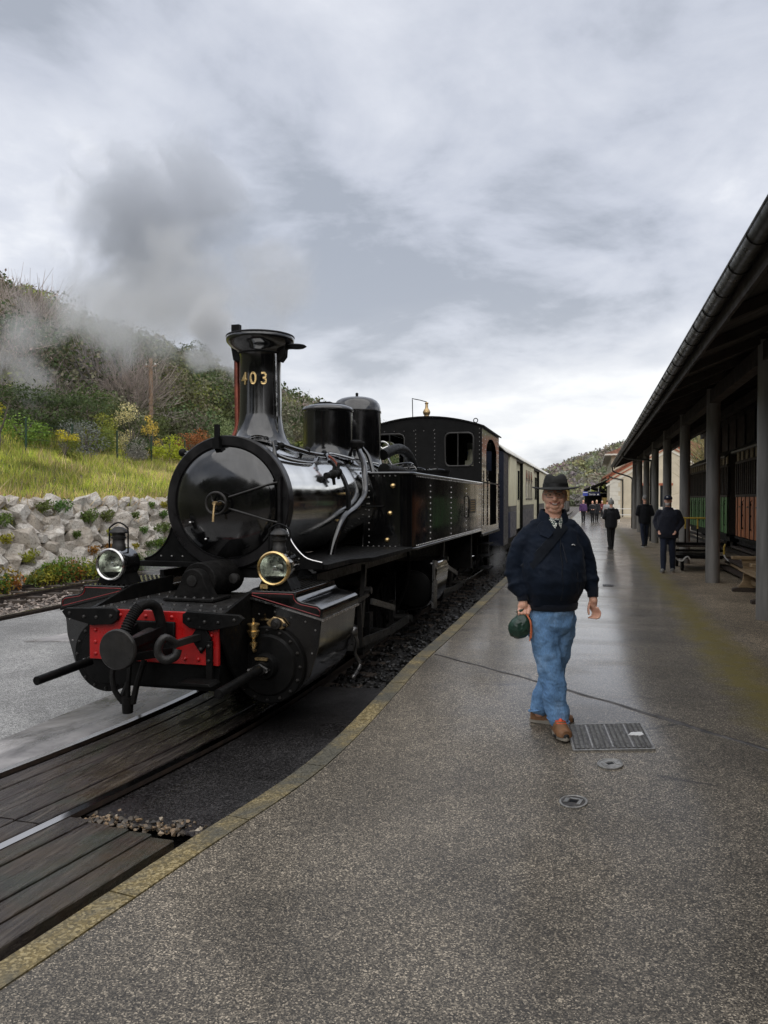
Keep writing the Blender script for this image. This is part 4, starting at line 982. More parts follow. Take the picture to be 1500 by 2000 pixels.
sh = thing('platform_shed', 'long open sided shed with grey columns and dark sloping roof along the platform', 'shed', (3.5, 20, 0))
EX, EZ, SL = 1.31, 3.66, .40
def rz(x): return EZ+(x-EX)*SL
for k, y in enumerate([2.0, 7.0, 12.0, 17.05, 22.0, 27.0, 32.0, 37.0, 42.0, 46.6]):
    bb = B(); bb.lathe((2.42, y, -.02 if y > 6 else -.3), (0, 0, 1), [(0, .14), (.04, .137), (4.2, .135), (4.25, .135)], 28)
    co = bb.build('column', 'column_paint', sh)
    B().box(2.28, 2.56, y-.14, y+.14, 3.98, 4.06).build('capital', 'shed_timber', co)
bb = B(); bb.prism([(EX, EZ), (6.3, rz(6.3)), (6.3, rz(6.3)+.09), (EX, EZ+.09)], 'y', -4, 47.4); bb.build('roof', 'roof_sheet', sh)
for k in range(30):
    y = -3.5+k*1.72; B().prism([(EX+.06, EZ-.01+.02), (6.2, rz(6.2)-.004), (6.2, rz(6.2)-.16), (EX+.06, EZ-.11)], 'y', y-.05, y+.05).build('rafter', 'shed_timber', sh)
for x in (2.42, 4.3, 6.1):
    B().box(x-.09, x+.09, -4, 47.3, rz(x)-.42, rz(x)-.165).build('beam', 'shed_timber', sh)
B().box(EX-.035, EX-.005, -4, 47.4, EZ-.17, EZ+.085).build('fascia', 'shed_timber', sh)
# gutter: half round with strap brackets
bb = B(); prof_o = [(EX-.125+.088*math.cos(a), EZ+.02+.088*math.sin(a)) for a in np.linspace(-PI, 0, 13)]; prof_i = [(EX-.125+.080*math.cos(a), EZ+.02+.080*math.sin(a)) for a in np.linspace(0, -PI, 13)]
bb.prism(prof_o+prof_i, 'y', -4, 47.5); gu = bb.build('gutter', 'dark_gutter', sh, smooth=50)
bb = B(); bb.cyl((EX-.213, -4, EZ+.02), (EX-.213, 47.5, EZ+.02), .011, n=8); bb.build('gutter_bead', 'dark_gutter', gu)
for k in range(64):
    y = -1.5+k*.77; B().torus((EX-.125, y, EZ+.02), (0, 1, 0),   .091, .005, 14, 5, 0 if False else -PI, 0).build('gutter_bracket', 'dark_gutter', gu)
B().tube([(EX-.12, 47.3, EZ-.05), (EX-.10, 47.3, EZ-.25), (EX+.1, 47.3, EZ-.38), (2.1, 46.9, EZ-.62), (2.28, 46.7, EZ-.8), (2.27, 46.65, EZ-1.2), (2.27, 46.65, .05)], .045, 10, 4).build('downpipe', 'dark_gutter', sh)
B().tube([(EX-.10, 33, EZ-.06), (EX+.0, 33, EZ-.22), (EX+.25, 32.9, EZ-.30), (2.28, 32.2, EZ-.42), (2.27, 32.15, EZ-.8), (2.27, 32.15, .05)], .045, 10, 4).build('downpipe', 'dark_gutter', sh)
for k in range(25):
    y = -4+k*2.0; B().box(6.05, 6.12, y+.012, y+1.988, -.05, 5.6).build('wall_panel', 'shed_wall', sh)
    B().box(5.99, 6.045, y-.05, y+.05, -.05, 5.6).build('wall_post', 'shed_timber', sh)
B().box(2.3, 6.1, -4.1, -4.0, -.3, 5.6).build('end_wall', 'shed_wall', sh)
# rails inside the shed
tr = thing('shed_track', 'rails under the old carriages inside the shed', 'railway track', (4.95, 20, 0))
for sg in (-1, 1):
    rail_sweep([(4.95+sg*.53, y, .12) for y in (2, 20, 46)]).build('rail', 'rail_metal', tr)

def old_carriage(y0, y1, colour, label, roof_z):
    """weathered compartment carriage; platform side at x = 4.0"""
    xs, xo = 4.0, 5.85
    c = thing('old_carriage', label, 'carriage', ((xs+xo)/2, (y0+y1)/2, .12))
    B().box(xs+.08, xo-.05, y0+.06, y1-.06, .42, .64).build('underframe', 'grimy_black', c)
    B().box(xs+.05, xo-.03, y0, y1, .64, .70).build('floor', 'dark_wood', c)
    B().box(xs-.03, xs+.04, y0, y1, .60, .665).build('sole_bar', 'grimy_black', c)
    n = int((y1-y0)/.285); w = (y1-y0)/n
    for k in range(n):
        B().box(xs, xs+.04, y0+k*w+.012, y0+(k+1)*w-.012, .67+r_.uniform(0, .012), 1.78).build('plank', colour, c, bevel=.005)
    for k in range(0, n+1, 2): B().box(xs-.016, xs-.002, y0+k*w-.028, y0+k*w+.028, .67, 1.78).build('batten', 'shed_timber', c)
    B().box(xs+.03, xs+.06, y0, y1, .66, 1.76).build('inner_lining', 'dark_wood', c)
    B().box(xs-.02, xs+.05, y0, y1, 1.785, 1.85).build('waist_rail', 'dark_wood', c)
    for k in range(n+1):
        B().box(xs-.012, xs+.04, y0+k*w-.045, y0+k*w+.045, 1.855, 2.72).build('pillar', 'dark_wood' if k % 3 else 'shed_timber', c, bevel=.004)
    for k in range(0, n, 2):
        B().box(xs+.045, xs+.05, y0+k*w+.05, y0+(k+1)*w-.05, 1.86, 2.70).build('window_pane', 'window_glass', c)
    B().box(xs-.02, xs+.05, y0, y1, 2.725, 2.79).build('cant_rail', 'dark_wood', c)
    k = 0; y = y0+.05
    while y < y1-.3:
        wd = .34 if k % 2 else .26
        if k % 2 == 0: B().box(xs-.005, xs+.03, y, y+wd, 2.795, 3.06).build('frieze_board', 'peeled_wood', c, bevel=.004)
        else:
            for j in range(4): B().bar((xs+.02, y, 2.82+j*.065), (xs+.02, y+wd-.03, 2.82+j*.065), .035, .014).build('louvre_slat', 'dark_wood', c)
        y += wd+.02; k += 1
    B().box(xs+.055, xs+.07, y0, y1, 2.76, 3.08).build('frieze_backing', 'dark_wood', c)
    bb = B(); tp = [(xs-.10+(xo-xs+.2)*i/14, roof_z+.42*(1-(2*i/14-1)**2)) for i in range(15)]
    bb.prism(tp+[(a, z-.05) for a, z in reversed(tp)], 'y', y0-.12, y1+.12); bb.build('roof', 'roof_sheet', c, smooth=40)
    B().cyl((xs-.10, y0-.12, roof_z+.005), (xs-.10, y1+.12, roof_z+.005), .028, n=8).build('roof_gutter', 'column_paint', c)
    for ye in (y0, y1-.04):
        B().box(xs+.06, xo-.03, ye, ye+.04, .7, 3.07).build('end_panel', 'dark_wood', c)
    B().box(xo-.03, xo, y0, y1, .66, 1.8).build('far_side', 'dark_wood', c)
    # door furniture
    y = y0+.35
    while y < y1-.4:
        B().tube([(xs-.005, y, 1.68), (xs-.05, y, 1.66), (xs-.05, y, .98), (xs-.05, y+.03, .92), (xs-.005, y+.16, .92)], .012, 6).build('grab_handle', 'dull_black', c)
        for z in (1.55, 1.25, .9): B().box(xs-.02, xs-.002, y+.14, y+.20, z, z+.05).build('hinge', 'dull_black', c)
        B().bar((xs-.03, y+.44, 1.52), (xs-.03, y+.58, 1.50), .02, .025).build('door_handle', 'cast_iron', c)
        y += 1.14
    for yw in (y0+1.5, y0+2.6, y1-2.6, y1-1.5):
        for xw in (4.42, 5.48): B().lathe((xw-.06, yw, .45), (1, 0, 0), [(0, .34), (.03, .34), (.04, .31), (.12, .30), (.12, .05)], 24).build('wheel', 'grimy_black', c)
    B().box(xs-.18, xs+.02, y0+.3, y1-.3, .36, .40).build('footboard', 'dark_wood', c)
    return c
old_carriage(13.2, 23.9, 'panel_orange', 'weathered orange brown wooden carriage in the shed', 3.06)
old_carriage(25.3, 35.0, 'panel_green', 'weathered green wooden carriage in the shed behind the orange one', 3.02)

# bench with trestle ends
def bench(y0, y1, x0, label):
    c = thing('platform_bench', label, 'bench', (x0+.3, (y0+y1)/2, 0))
    for y in (y0, y1):
        B().prism([(x0-.04, .0), (x0+.66, .0), (x0+.66, .05), (x0+.60, .075), (x0+.02, .075), (x0-.04, .05)], 'y', y-.06, y+.06).build('foot', 'dark_wood', c, bevel=.006)
        B().prism([(x0+.06, .076), (x0+.50, .076), (x0+.44, .20), (x0+.42, .40), (x0+.44, .60), (x0+.12, .60), (x0+.16, .40), (x0+.14, .20)], 'y', y-.035, y+.035).build('leg', 'bare_wood', c, bevel=.006)
        B().box(x0-.05, x0+.56, y-.075, y+.075, .602, .66).build('armrest', 'bare_wood', c, bevel=.008)
        B().bar((x0+.44, y, .58), (x0+.62, y, 1.02), .05, .09, (0, 1, 0)).build('back_post', 'bare_wood', c)
    for k in range(3):
        B().box(x0+.06+k*.13, x0+.18+k*.13, y0+.04, y1-.04, .40, .435).build('seat_slat', 'bare_wood', c, bevel=.006)
    for k in range(3):
        p = Vector((x0+.47+k*.055, 0, .66+k*.13))
        B().bar((p.x, y0-.1, p.z), (p.x, y1+.1, p.z), .025, .11, (.38, 0, .92)).build('back_slat', 'bare_wood', c, bevel=.005)
    B().box(x0+.27, x0+.33, y0+.04, y1-.04, .15, .23).build('stretcher', 'bare_wood', c)
bench(13.75, 15.5, 2.58, 'weathered wooden bench with slanted back between two columns')
# luggage trolley
c = thing('luggage_trolley', 'black luggage trolley with yellow topped end rack beside a column', 'trolley', (2.5, 20.3, 0))
B().tube([(2.02, 20.05, 1.24), (2.05, 20.05, 1.26), (2.92, 20.05, 1.26), (2.95, 20.05, 1.24)], .022, 8).build('top_rail', 'yellow_paint', c)
for x in (2.22, 2.5, 2.78, 2.93):
    B().cyl((x, 20.05, .62), (x, 20.05, 1.0), .018, n=8).build('rack_post', 'dull_black', c)
    B().cyl((x, 20.05, 1.0), (x, 20.05, 1.25), .0185, n=8).build('rack_post_tip', 'yellow_paint', c)
for k in range(4): B().box(1.98, 3.0, 19.55+k*.42, 19.93+k*.42, .58, .62).build('deck_board', 'dark_wood', c)
for z in (.66, .50, .36): B().bar((1.95, 19.52, z), (3.02, 19.52, z), .03, .06).build('front_bar', 'dull_black', c)
B().box(2.0, 3.0, 19.6, 21.1, .30, .36).build('lower_frame', 'dull_black', c)
for x in (1.93, 3.04):
    B().tube([(x, 19.48, .66), (x-.03, 19.46, .60), (x-.03, 19.46, .42)], .02, 8).build('side_post', 'yellow_paint', c)
    B().tube([(x-.03, 19.46, .42), (x, 19.44, .34), (x+.08, 19.42, .27), (x+.16, 19.42, .26), (x+.22, 19.42, .33), (x+.28, 19.42, .36), (x+.33, 19.43, .30)], .018, 8, 4).build('guard_bar', 'white_paint', c)
for x in (2.12, 2.9):
    for y in (19.75, 20.95): B().lathe((x-.03, y, .125), (1, 0, 0), [(0, .12), (.005, .125), (.055, .125), (.06, .12), (.06, .02)], 20).build('wheel', 'grimy_black', c)
# sawn timber lying under the carriage
c = thing('timber_stack', 'stack of rough sawn planks lying beside the old carriages', 'timber', (3.3, 18.4, 0))
for k in range(7):
    a = Vector((3.15+.11*(k % 3)+r_.uniform(-.03, .03), 16.6+r_.uniform(-.3, .3), .10+.10*(k//3))); d = Vector((r_.uniform(-.05, .12), 3.4, 0))
    B().bar(a, a+d, .16, .06).build('plank', 'bare_wood' if k % 2 else 'dark_wood', c)

# ------------------------------------------------------------------ train behind the locomotive
def carriage(y0, label, vest='navy_panel', gap='dull_black'):
    xs, xo = -2.22, -4.78; Ln = 18.0; y1 = y0+Ln
    c = thing('passenger_carriage', label, 'carriage', (C0, y0+Ln/2, RAIL), group='cream and blue carriages of the train')
    doors = [(y0+3.6, y0+5.9), (y0+10.9, y0+14.2)]; segs = []; y = y0+1.7
    for a, e_ in doors: segs.append((y, a)); y = e_
    segs.append((y, y1))
    for a, e_ in segs:
        for sgn, xx in ((1, xs), (-1, xo)):
            u, v_ = sorted((xx, xx-sgn*.06))
            B().box(u, v_, a, e_, 1.52, 2.98).build('cream_panel', 'cream_paint', c, bevel=.01)
            B().box(u, v_, a, e_, 1.36, 1.518).build('waist_band', 'grey_band', c)
            B().box(u, v_, a, e_, .62, 1.358).build('blue_panel', 'carriage_blue', c, bevel=.01)
    for a, e_ in doors:
        for sgn, xx in ((1, xs), (-1, xo)):
            u, v_ = sorted((xx-sgn*.10, xx-sgn*.15)); m_ = (a+e_)/2
            for q0, q1 in ((a+.05, m_-.02), (m_+.02, e_-.05)):
                d = B().box(u, v_, q0, q1, .75, 2.9).build('door', 'cream_paint', c, bevel=.008)
                u2, v2 = sorted((xx-sgn*.088, xx-sgn*.098))
                B().box(u2, v2, q0+.25, q1-.25, 1.75, 2.65).build('door_glass', 'window_glass', d)
                B().box(u2, v2, q0+.2, q1-.2, 1.70, 1.75).build('glass_sill', 'dull_black', d)
            u, v_ = sorted((xx-sgn*.16, xx-sgn*.2)); B().box(u, v_, a, e_, .62, 2.98).build('door_backing', 'dull_black', c)
            u, v_ = sorted((xx, xx-sgn*.15)); B().box(u, v_, a, a+.05, .62, 2.98).build('door_jamb', 'dull_black', c); B().box(u, v_, e_-.05, e_, .62, 2.98).build('door_jamb', 'dull_black', c)
            B().box(min(xx+sgn*.02, xx-sgn*.1), max(xx+sgn*.02, xx-sgn*.1), a-.05, e_+.05, 2.91, 2.96).build('door_hood', 'grey_band', c)
    for yw in (y0+7.0, y0+8.1, y0+9.2):
        for sgn, xx in ((1, xs), (-1, xo)):
            u, v_ = sorted((xx+sgn*.004, xx+sgn*.012)); w_ = B().box(u, v_, yw, yw+.7, 1.75, 2.75).build('window', 'window_glass', c)
            B().bar((xx+sgn*.015, yw, 2.4), (xx+sgn*.015, yw+.7, 2.4), .02, .03).bar((xx+sgn*.015, yw, 1.73), (xx+sgn*.015, yw+.7, 1.73), .03, .04).build('window_bar', 'grey_band', w_)
    # open vestibule at the near end
    for sgn, xx in ((1, xs), (-1, xo)):
        u, v_ = sorted((xx, xx-sgn*.05)); B().box(u, v_, y0, y0+1.15, .5, 2.98).build('vestibule_side', vest, c)
        u, v_ = sorted((xx-sgn*.3, xx-sgn*.34)); B().box(u, v_, y0+1.15, y0+1.7, .5, 2.98).build('vestibule_door', gap, c)
    B().box(xo+.05, xs-.05, y0+.0, y0+.05, .5, 2.98).build('end_wall', 'navy_panel', c)
    B().box(xo+.05, xs-.05, y1-.05, y1, .5, 2.98).build('end_wall', 'navy_panel', c)
    bb = B(); tp = [(xo-.06+(xs-xo+.12)*i/18, 2.99+.46*(1-abs(2*i/18-1)**3.2)) for i in range(19)]
    bb.prism(tp+[(a, z-.03) for a, z in reversed(tp)], 'y', y0-.1, y1+.1); bb.build('roof', 'carriage_roof', c, smooth=45)
    B().box(xo+.1, xs-.1, y0+.1, y1-.1, .30, .60).build('underframe', 'grimy_black', c)
    B().box(xs-.25, xs+.1, y0+3.4, y0+6.1, .12, .16).build('footboard', 'dark_wood', c); B().box(xs-.25, xs+.1, y0+10.7, y0+14.4, .12, .16).build('footboard', 'dark_wood', c)
    for yb_ in (y0+3, y1-3):
        bg = B().box(C0-.8, C0+.8, yb_-1.2, yb_+1.2, .1, .35).build('bogie', 'grimy_black', c)
        for yy in (yb_-.85, yb_+.85):
            for sgn in (-1, 1): B().lathe((C0+sgn*.55-.05, yy, RAIL+.38), (1, 0, 0), [(0, .38), (.1, .37), (.1, .1)], 22).build('wheel', 'grimy_black', bg)
carriage(20.25, 'cream and blue passenger carriage coupled right behind the locomotive')
carriage(38.6, 'second cream carriage of the train behind the man in the hat', 'cream_paint', 'cream_paint')
def open_wagon(y0, label):
    xs, xo = -2.25, -4.75; Ln = 13.0
    c = thing('summer_carriage', label, 'carriage', (C0, y0+Ln/2, RAIL), group='open sided yellow carriages of the train')
    B().box(xo, xs, y0, y0+Ln, .45, .70).build('underframe', 'grimy_black', c)
    B().box(xs-.05, xs, y0, y0+Ln, .7, 1.55).build('side_panel', 'grey_band', c)
    B().box(xs-.04, xs-.01, y0, y0+Ln, 1.56, 2.65).build('curtain', 'ochre_curtain', c)
    for k in range(7):
        y = y0+k*(Ln-.1)/6; B().box(xs-.045, xs+.008, y, y+.1, .65, 2.9).build('post', 'dull_black', c)
    B().box(xo, xo+.05, y0, y0+Ln, .7, 2.7).build('far_side', 'grey_band', c)
    bb = B(); tp = [(xo-.1+(xs-xo+.2)*i/10, 2.75+.35*(1-(2*i/10-1)**2)) for i in range(11)]; bb.prism(tp+[(a, z-.05) for a, z in reversed(tp)], 'y', y0-.2, y0+Ln+.2); bb.build('roof', 'carriage_roof', c, smooth=45)
    for y in (y0+2, y0+Ln-2):
        for sgn in (-1, 1): B().lathe((C0+sgn*.55-.05, y, RAIL+.38), (1, 0, 0), [(0, .38), (.1, .37), (.1, .1)], 18).build('wheel', 'grimy_black', c)
open_wagon(57.5, 'open sided carriage with yellow curtains far along the platform')
open_wagon(71.2, 'farthest yellow curtained carriage at the end of the train')

# ------------------------------------------------------------------ station buildings
st = thing('station_building', 'cream station building with red brick trim seen beyond the shed', 'building', (5, 84, 0))
gx0, gx1, gy, pk = 1.70, 12.3, 76.0, 7.0
def gz(x): return 3.95+.585*(min(x, 2*pk-x)-gx0)
B().prism([(gx0, -.05), (gx1, -.05), (gx1, gz(gx1)), (pk, gz(pk)), (gx0, gz(gx0))], 'y', gy, gy+.4).build('gable_wall', 'plaster_cream', st)
B().box(gx0, gx0+.4, gy+.41, gy+14, -.05, 3.95).build('front_wall', 'plaster_cream', st)
for off, w, mt in ((.0, .26, 'red_brick_trim'), (-.42, .10, 'red_brick_trim'), (-.75, .16, 'plaster_pale')):
    for sg in (-1, 1):
        B().bar((pk, gy-.03, gz(pk)+off), (pk+sg*(pk-gx0+.35), gy-.03, gz(gx0)-.2+off), .10, w).build('gable_trim', mt, st)
for k in range(9):
    wq = .75 if k % 2 else .95
    B().box(gx0-.03, gx0+wq, gy-.04, gy-.005, k*.41, k*.41+.395).build('quoin', 'plaster_pale', st, bevel=.01)
for x in (4.2, 6.2, 8.2):
    wd = B().box(x, x+1.0, gy-.02, gy-.004, 1.0, 3.0).build('window', 'window_glass', st)
    B().box(x-.12, x+1.12, gy-.05, gy-.022, 3.0, 3.22).build('lintel', 'red_brick_trim', wd)
    B().box(x-.15, x+1.15, gy-.09, gy-.022, .9, 1.0).build('sill', 'plaster_pale', wd)
for sg in (-1, 1):
    B().bar((pk, gy+7, gz(pk)+.2), (pk+sg*(pk-gx0+.7), gy+7, gz(gx0)-.2), 14.6, .12, (-sg*.58, 0, 1)).build('roof_slope', 'tile_roof', st)
B().tube([(1.62, 75.9, 3.9), (1.9, 75.9, 3.75), (2.75, 75.9, 3.55), (2.85, 75.9, 3.3), (2.85, 75.9, .05)], .06, 8, 3).build('downpipe', 'dark_gutter', st)
hb = thing('main_station_block', 'taller cream station block with overhanging eaves behind the gable', 'building', (8, 104, 0))
B().box(2.2, 13, 92, 118, -.05, 6.9).build('wall', 'plaster_cream', hb)
B().prism([(1.5, 6.9), (13.8, 6.9), (7.6, 9.4)], 'y', 91.2, 118.5).build('roof', 'tile_roof', hb)
B().box(1.45, 13.8, 91.1, 118.6, 6.72, 6.89).build('eaves', 'plaster_pale', hb)
for k in range(6): B().box(2.19, 2.195, 93+k*4, 94.4+k*4, 4.2, 5.9).build('window', 'window_glass', hb)
cn = thing('station_canopy', 'dark sloping platform canopy on the station front', 'canopy', (.8, 102, 2.6))
B().prism([(-.85, 2.75), (2.18, 4.02), (2.18, 4.16), (-.85, 2.89)], 'y', 93.6, 115).build('roof', 'dull_black', cn)
for y in (93.8, 100, 106, 112):
    B().bar((2.1, y, 2.55), (.1, y, 3.1), .12, .14).build('strut', 'dull_black', cn); B().box(2.0, 2.17, y-.08, y+.08, 0, 4.0).build('post', 'dull_black', cn)
    B().torus((1.45, y, 3.25), (0, 1, 0), .34, .05, 24, 6).build('scroll', 'dull_black', cn)
B().bar((-.80, 93.6, 2.80), (-.80, 115, 2.80), .10, .16).build('gutter', 'dull_black', cn)
sg_ = thing('station_sign', 'navy station sign with white lettering hanging under the canopy', 'sign', (.1, 93.2, 2.1))
B().box(-.36, 1.0, 93.15, 93.25, 2.12, 2.62).build('panel', 'sign_navy', sg_)
me = text_mesh('Sortie', .30, .006)
me.materials.clear(); me.materials.append(MATS['white_paint'])
for v in me.vertices: v.co = (v.co.x+.10-.10, v.co.z+93.13-93.2, v.co.y+2.20-2.1)
o = link('lettering', me, sg_)
B().box(.66, .82, 93.12, 93.149, 2.2, 2.36).build('pictogram', 'white_paint', sg_)
for x in (-.1, .8): B().cyl((x, 93.2, 2.62), (x, 93.2, 3.2), .02, n=6).build('hanger', 'white_paint', sg_)
s2 = thing('platform_sign', 'small bright blue sign at the left end of the canopy', 'sign', (-.68, 93.2, 2.1))
B().box(-.98, -.42, 93.15, 93.25, 2.12, 2.62).build('panel', 'sign_blue', s2); B().box(-.98, -.42, 93.13, 93.149, 2.46, 2.54).build('stripe', 'white_paint', s2)
kb = thing('shade_wall', 'black wall added for the shade under the station canopy', 'shade_wall', (.7, 112, 0))
B().box(-.9, 2.1, 112, 114, 0, 2.5).build('body', 'dull_black', kb); B().box(-.95, 2.15, 111.9, 114.1, 2.5, 2.62).build('top', 'white_paint', kb)  # black body painted in place of the shade under the canopy
nb = thing('notice_board', 'yellow notice board on posts near the station wall', 'notice board', (1.5, 90, 0))
B().box(1.15, 1.95, 90, 90.06, 1.0, 1.9).build('board', 'ochre_curtain', nb)
for x in (1.18, 1.9): B().box(x-.03, x+.03, 89.93, 89.99, 0, 1.95).build('post', 'bare_wood', nb)
# low white railing past the shed
rl = thing('railing', 'low white railing beyond the last shed column', 'railing', (3.5, 60, 0))
for z in (.55, 1.0): B().cyl((1.9, 60, z), (6, 60, z), .03, n=6).build('rail', 'white_paint', rl)
for k in range(4): B().cyl((2.0+k*1.3, 60, 0), (2.0+k*1.3, 60, 1.0), .035, n=6).build('post', 'white_paint', rl)

# ------------------------------------------------------------------ iron covers in the platform
def cover_plane(x, y): 
    e = .05; z = plat_z(x, y)
    return z, Vector((-(plat_z(x+e, y)-plat_z(x-e, y))/(2*e), -(plat_z(x, y+e)-plat_z(x, y-e))/(2*e), 1)).normalized()
def on_plat(b_, cx, cy, rot):
    z, nrm = cover_plane(cx, cy); M = Matrix.Translation((cx, cy, z)) @ Vector((0, 0, 1)).rotation_difference(nrm).to_matrix().to_4x4() @ Matrix.Rotation(rot, 4, 'Z')
    return b_.xform(M)
mc = thing('inspection_cover', 'rectangular iron inspection cover with raised chevron tread', 'manhole cover', (.13, 5.87, plat_z(.13, 5.87)))
RT = .12
on_plat(B().box(-.265, .265, -.25, .25, -.02, .004), .13, 5.87, RT).build('plate', 'cast_iron', mc)
bb = B()
for x0_, x1_, y0_, y1_ in ((-.28, .28, -.268, -.252), (-.28, .28, .252, .268), (-.284, -.267, -.25, .25), (.267, .284, -.25, .25)): bb.box(x0_, x1_, y0_, y1_, -.02, .006)
on_plat(bb, .13, 5.87, RT).build('frame', 'iron_light', mc)
bb = B()
for i in range(15):
    x = -.245+i*.035
    if i % 4 == 3: bb.box(x-.006, x+.006, -.235, .235, .004, .009); continue
    for j in range(22):
        y = -.232+j*.022; bb.bar((x-.010, y-.005, .006), (x+.010, y+.005, .006), .008, .008)
on_plat(bb, .13, 5.87, RT).build('tread', 'iron_light', mc)['kind'] = 'stuff'
on_plat(B().prism([(.14, .0), (.17, .05), (.245, .055), (.25, .0), (.22, -.02)], 'z', .005, .011), .13, 5.87, RT).build('lifting_plate', 'white_paint', mc)
for cx, cy, lab, rr_ in ((.131, 5.37, 'small round iron cover nearer the inspection cover', .4), (-.098, 4.82, 'small round iron cover nearest the viewer', -.3)):
    v_ = thing('valve_cover', lab, 'valve cover', (cx, cy, plat_z(cx, cy)), group=None)
    on_plat(B().lathe((0, 0, -.02), (0, 0, 1), [(0, .085), (.027, .085), (.029, .075), (.026, .072)], 36), cx, cy, rr_).build('rim', 'iron_light', v_)
    on_plat(B().lathe((0, 0, -.02), (0, 0, 1), [(0, .071), (.026, .071), (.027, .06)], 36), cx, cy, rr_).build('lid', 'cast_iron' if cy < 5 else 'iron_light', v_)
    on_plat(B().box(-.022, .022, -.014, .014, .006, .0085), cx, cy, rr_).build('keyhole', 'dull_black', v_)
    on_plat(B().box(-.055, -.03, -.03, .03, .006, .010).box(.03, .05, -.035, .035, .006, .010).box(-.03, .03, .025, .04, .006, .010), cx, cy, rr_).build('raised_mark', 'iron_light', v_)
dg_ = thing('drain_grate', 'small dark drain grate in the middle of the far platform', 'drain', (.33, 15.9, 0))
B().box(.23, .43, 15.75, 16.05, .002, .008).build('grate', 'dull_black', dg_)
for k in range(4): B().box(.25+.045*k, .27+.045*k, 15.77, 16.03, .0085, .013).build('bar', 'cast_iron', dg_)
# ------------------------------------------------------------------ hillside, boulder wall, grass, garden
m, t, b = newmat('limestone')
oi = N(t, 'ShaderNodeObjectInfo')
big = tex(t, scale=1.6, detail=8, rough=.65, dist=.3); 
c = ramp(t, big, [(.26, (.15, .12, .09)), (.42, (.50, .455, .40)), (.64, (.74, .71, .65))])
c = mixc(t, ramp(t, oi.outputs['Random'], [(0.35, 0.0), (1, .55)]), c, (.36, .29, .21))
c = mixc(t, ramp(t, tex(t, scale=7, detail=6, rough=.7), [(.52, 0.0), (.66, .8)]), c, (.11, .095, .075))
t.links.new(c, b.inputs['Base Color']); b.inputs['Roughness'].default_value = .85
bump(t, b, tex(t, scale=5, detail=8, rough=.7), .9, .06)
m, t, b = newmat('foliage')
at_ = N(t, 'ShaderNodeAttribute'); at_.attribute_name = 'hue'
ge = N(t, 'ShaderNodeNewGeometry')
v = ramp(t, ge.outputs['Random Per Island'], [(0, .62), (.5, 1.0), (1, 1.4)])
c = mixc(t, 1.0, at_.outputs['Color'], v, 'MULTIPLY')
t.links.new(c, b.inputs['Base Color']); b.inputs['Roughness'].default_value = .65; b.inputs['Specular IOR Level'].default_value = .25
tr_ = N(t, 'ShaderNodeBsdfTranslucent'); t.links.new(c, tr_.inputs[0])
mx = N(t, 'ShaderNodeMixShader'); mx.inputs[0].default_value = .28
t.links.new(b.outputs[0], mx.inputs[1]); t.links.new(tr_.outputs[0], mx.inputs[2]); t.links.new(mx.outputs[0], t.nodes['Material Output'].inputs[0])

def terr(x, y):
    if x > -14.25: return -.45+2.05*sstep((-13.2-x)/1.05)
    if x > -20.8: return 1.60+1.95*((-14.25-x)/6.55)**.9
    if x > -24: return 3.55+.95*sstep((-20.8-x)/3.2)
    d = min(-x-24, 50-(y-83)*.5)
    over = max(0, -x-24-max(0, 50-(y-83)*.5))
    z = 4.50+.42*max(d, 0)-.10*over
    return z + 1.0*mnoise.noise(Vector((x*.06, y*.06, 3)))*min(1, max(0, d)/8)
xs_ = list(np.arange(-13.2, -25, -.35)) + list(np.arange(-25, -150, -2.5))
ys_ = list(np.arange(-20, 60, 1.2)) + list(np.arange(60, 300, 4.0))
bb = B(); vs = [(x, y, terr(x, y)+.05*mnoise.noise(Vector((x*1.3, y*1.3, 0)))) for y in ys_ for x in xs_]
n = len(xs_); bb.add(vs, [(i*n+j, i*n+j+1, (i+1)*n+j+1, (i+1)*n+j) for i in range(len(ys_)-1) for j in range(n-1)])
hl = bb.build('hillside', 'wood_floor', smooth=60); tag(hl, kind='structure')
# earth on the grass bank part uses the same sheet; the grass covers it
# boulder wall
wl = thing('boulder_wall', 'retaining wall of stacked pale limestone boulders below the grass bank', 'wall', (-13.6, 20, -.45))
RM = [hull_mesh('boulder', 100+k, 17, 'limestone', box_=.30) for k in range(16)]
rr = random.Random(17); row = 0; z = -.32
rows = [(-.20, .25), (.0, .20), (.20, .27), (.44, .22), (.66, .26), (.90, .22), (1.12, .24), (1.36, .20), (1.58, .18)]
for k, (zc_, hh) in enumerate(rows):
    y = 11.6+rr.uniform(0, .5)
    while y < 25.6:
        hh = max(.12, rows[k][1]*rr.choice([.7, .9, 1.0, 1.15, 1.4])); w = hh*rr.uniform(.9, 1.55); y += w*.96
        xb = -13.12-(zc_+.35)*.52
        o = link('boulder', RM[rr.randrange(16)], wl, (xb+rr.uniform(-.08, .08)+13.6, y-20, zc_+rr.uniform(-.06, .06)+.45), (rr.uniform(-.3, .3), rr.uniform(-.3, .3), rr.uniform(-3, 3)), (hh*rr.uniform(.95, 1.25), w*1.08, hh*rr.uniform(.9, 1.12)))
        o.rotation_euler[2] = rr.choice([0, PI])+rr.uniform(-.4, .4); o.rotation_euler[0] = rr.uniform(-.6, .6)
        y += w*.96

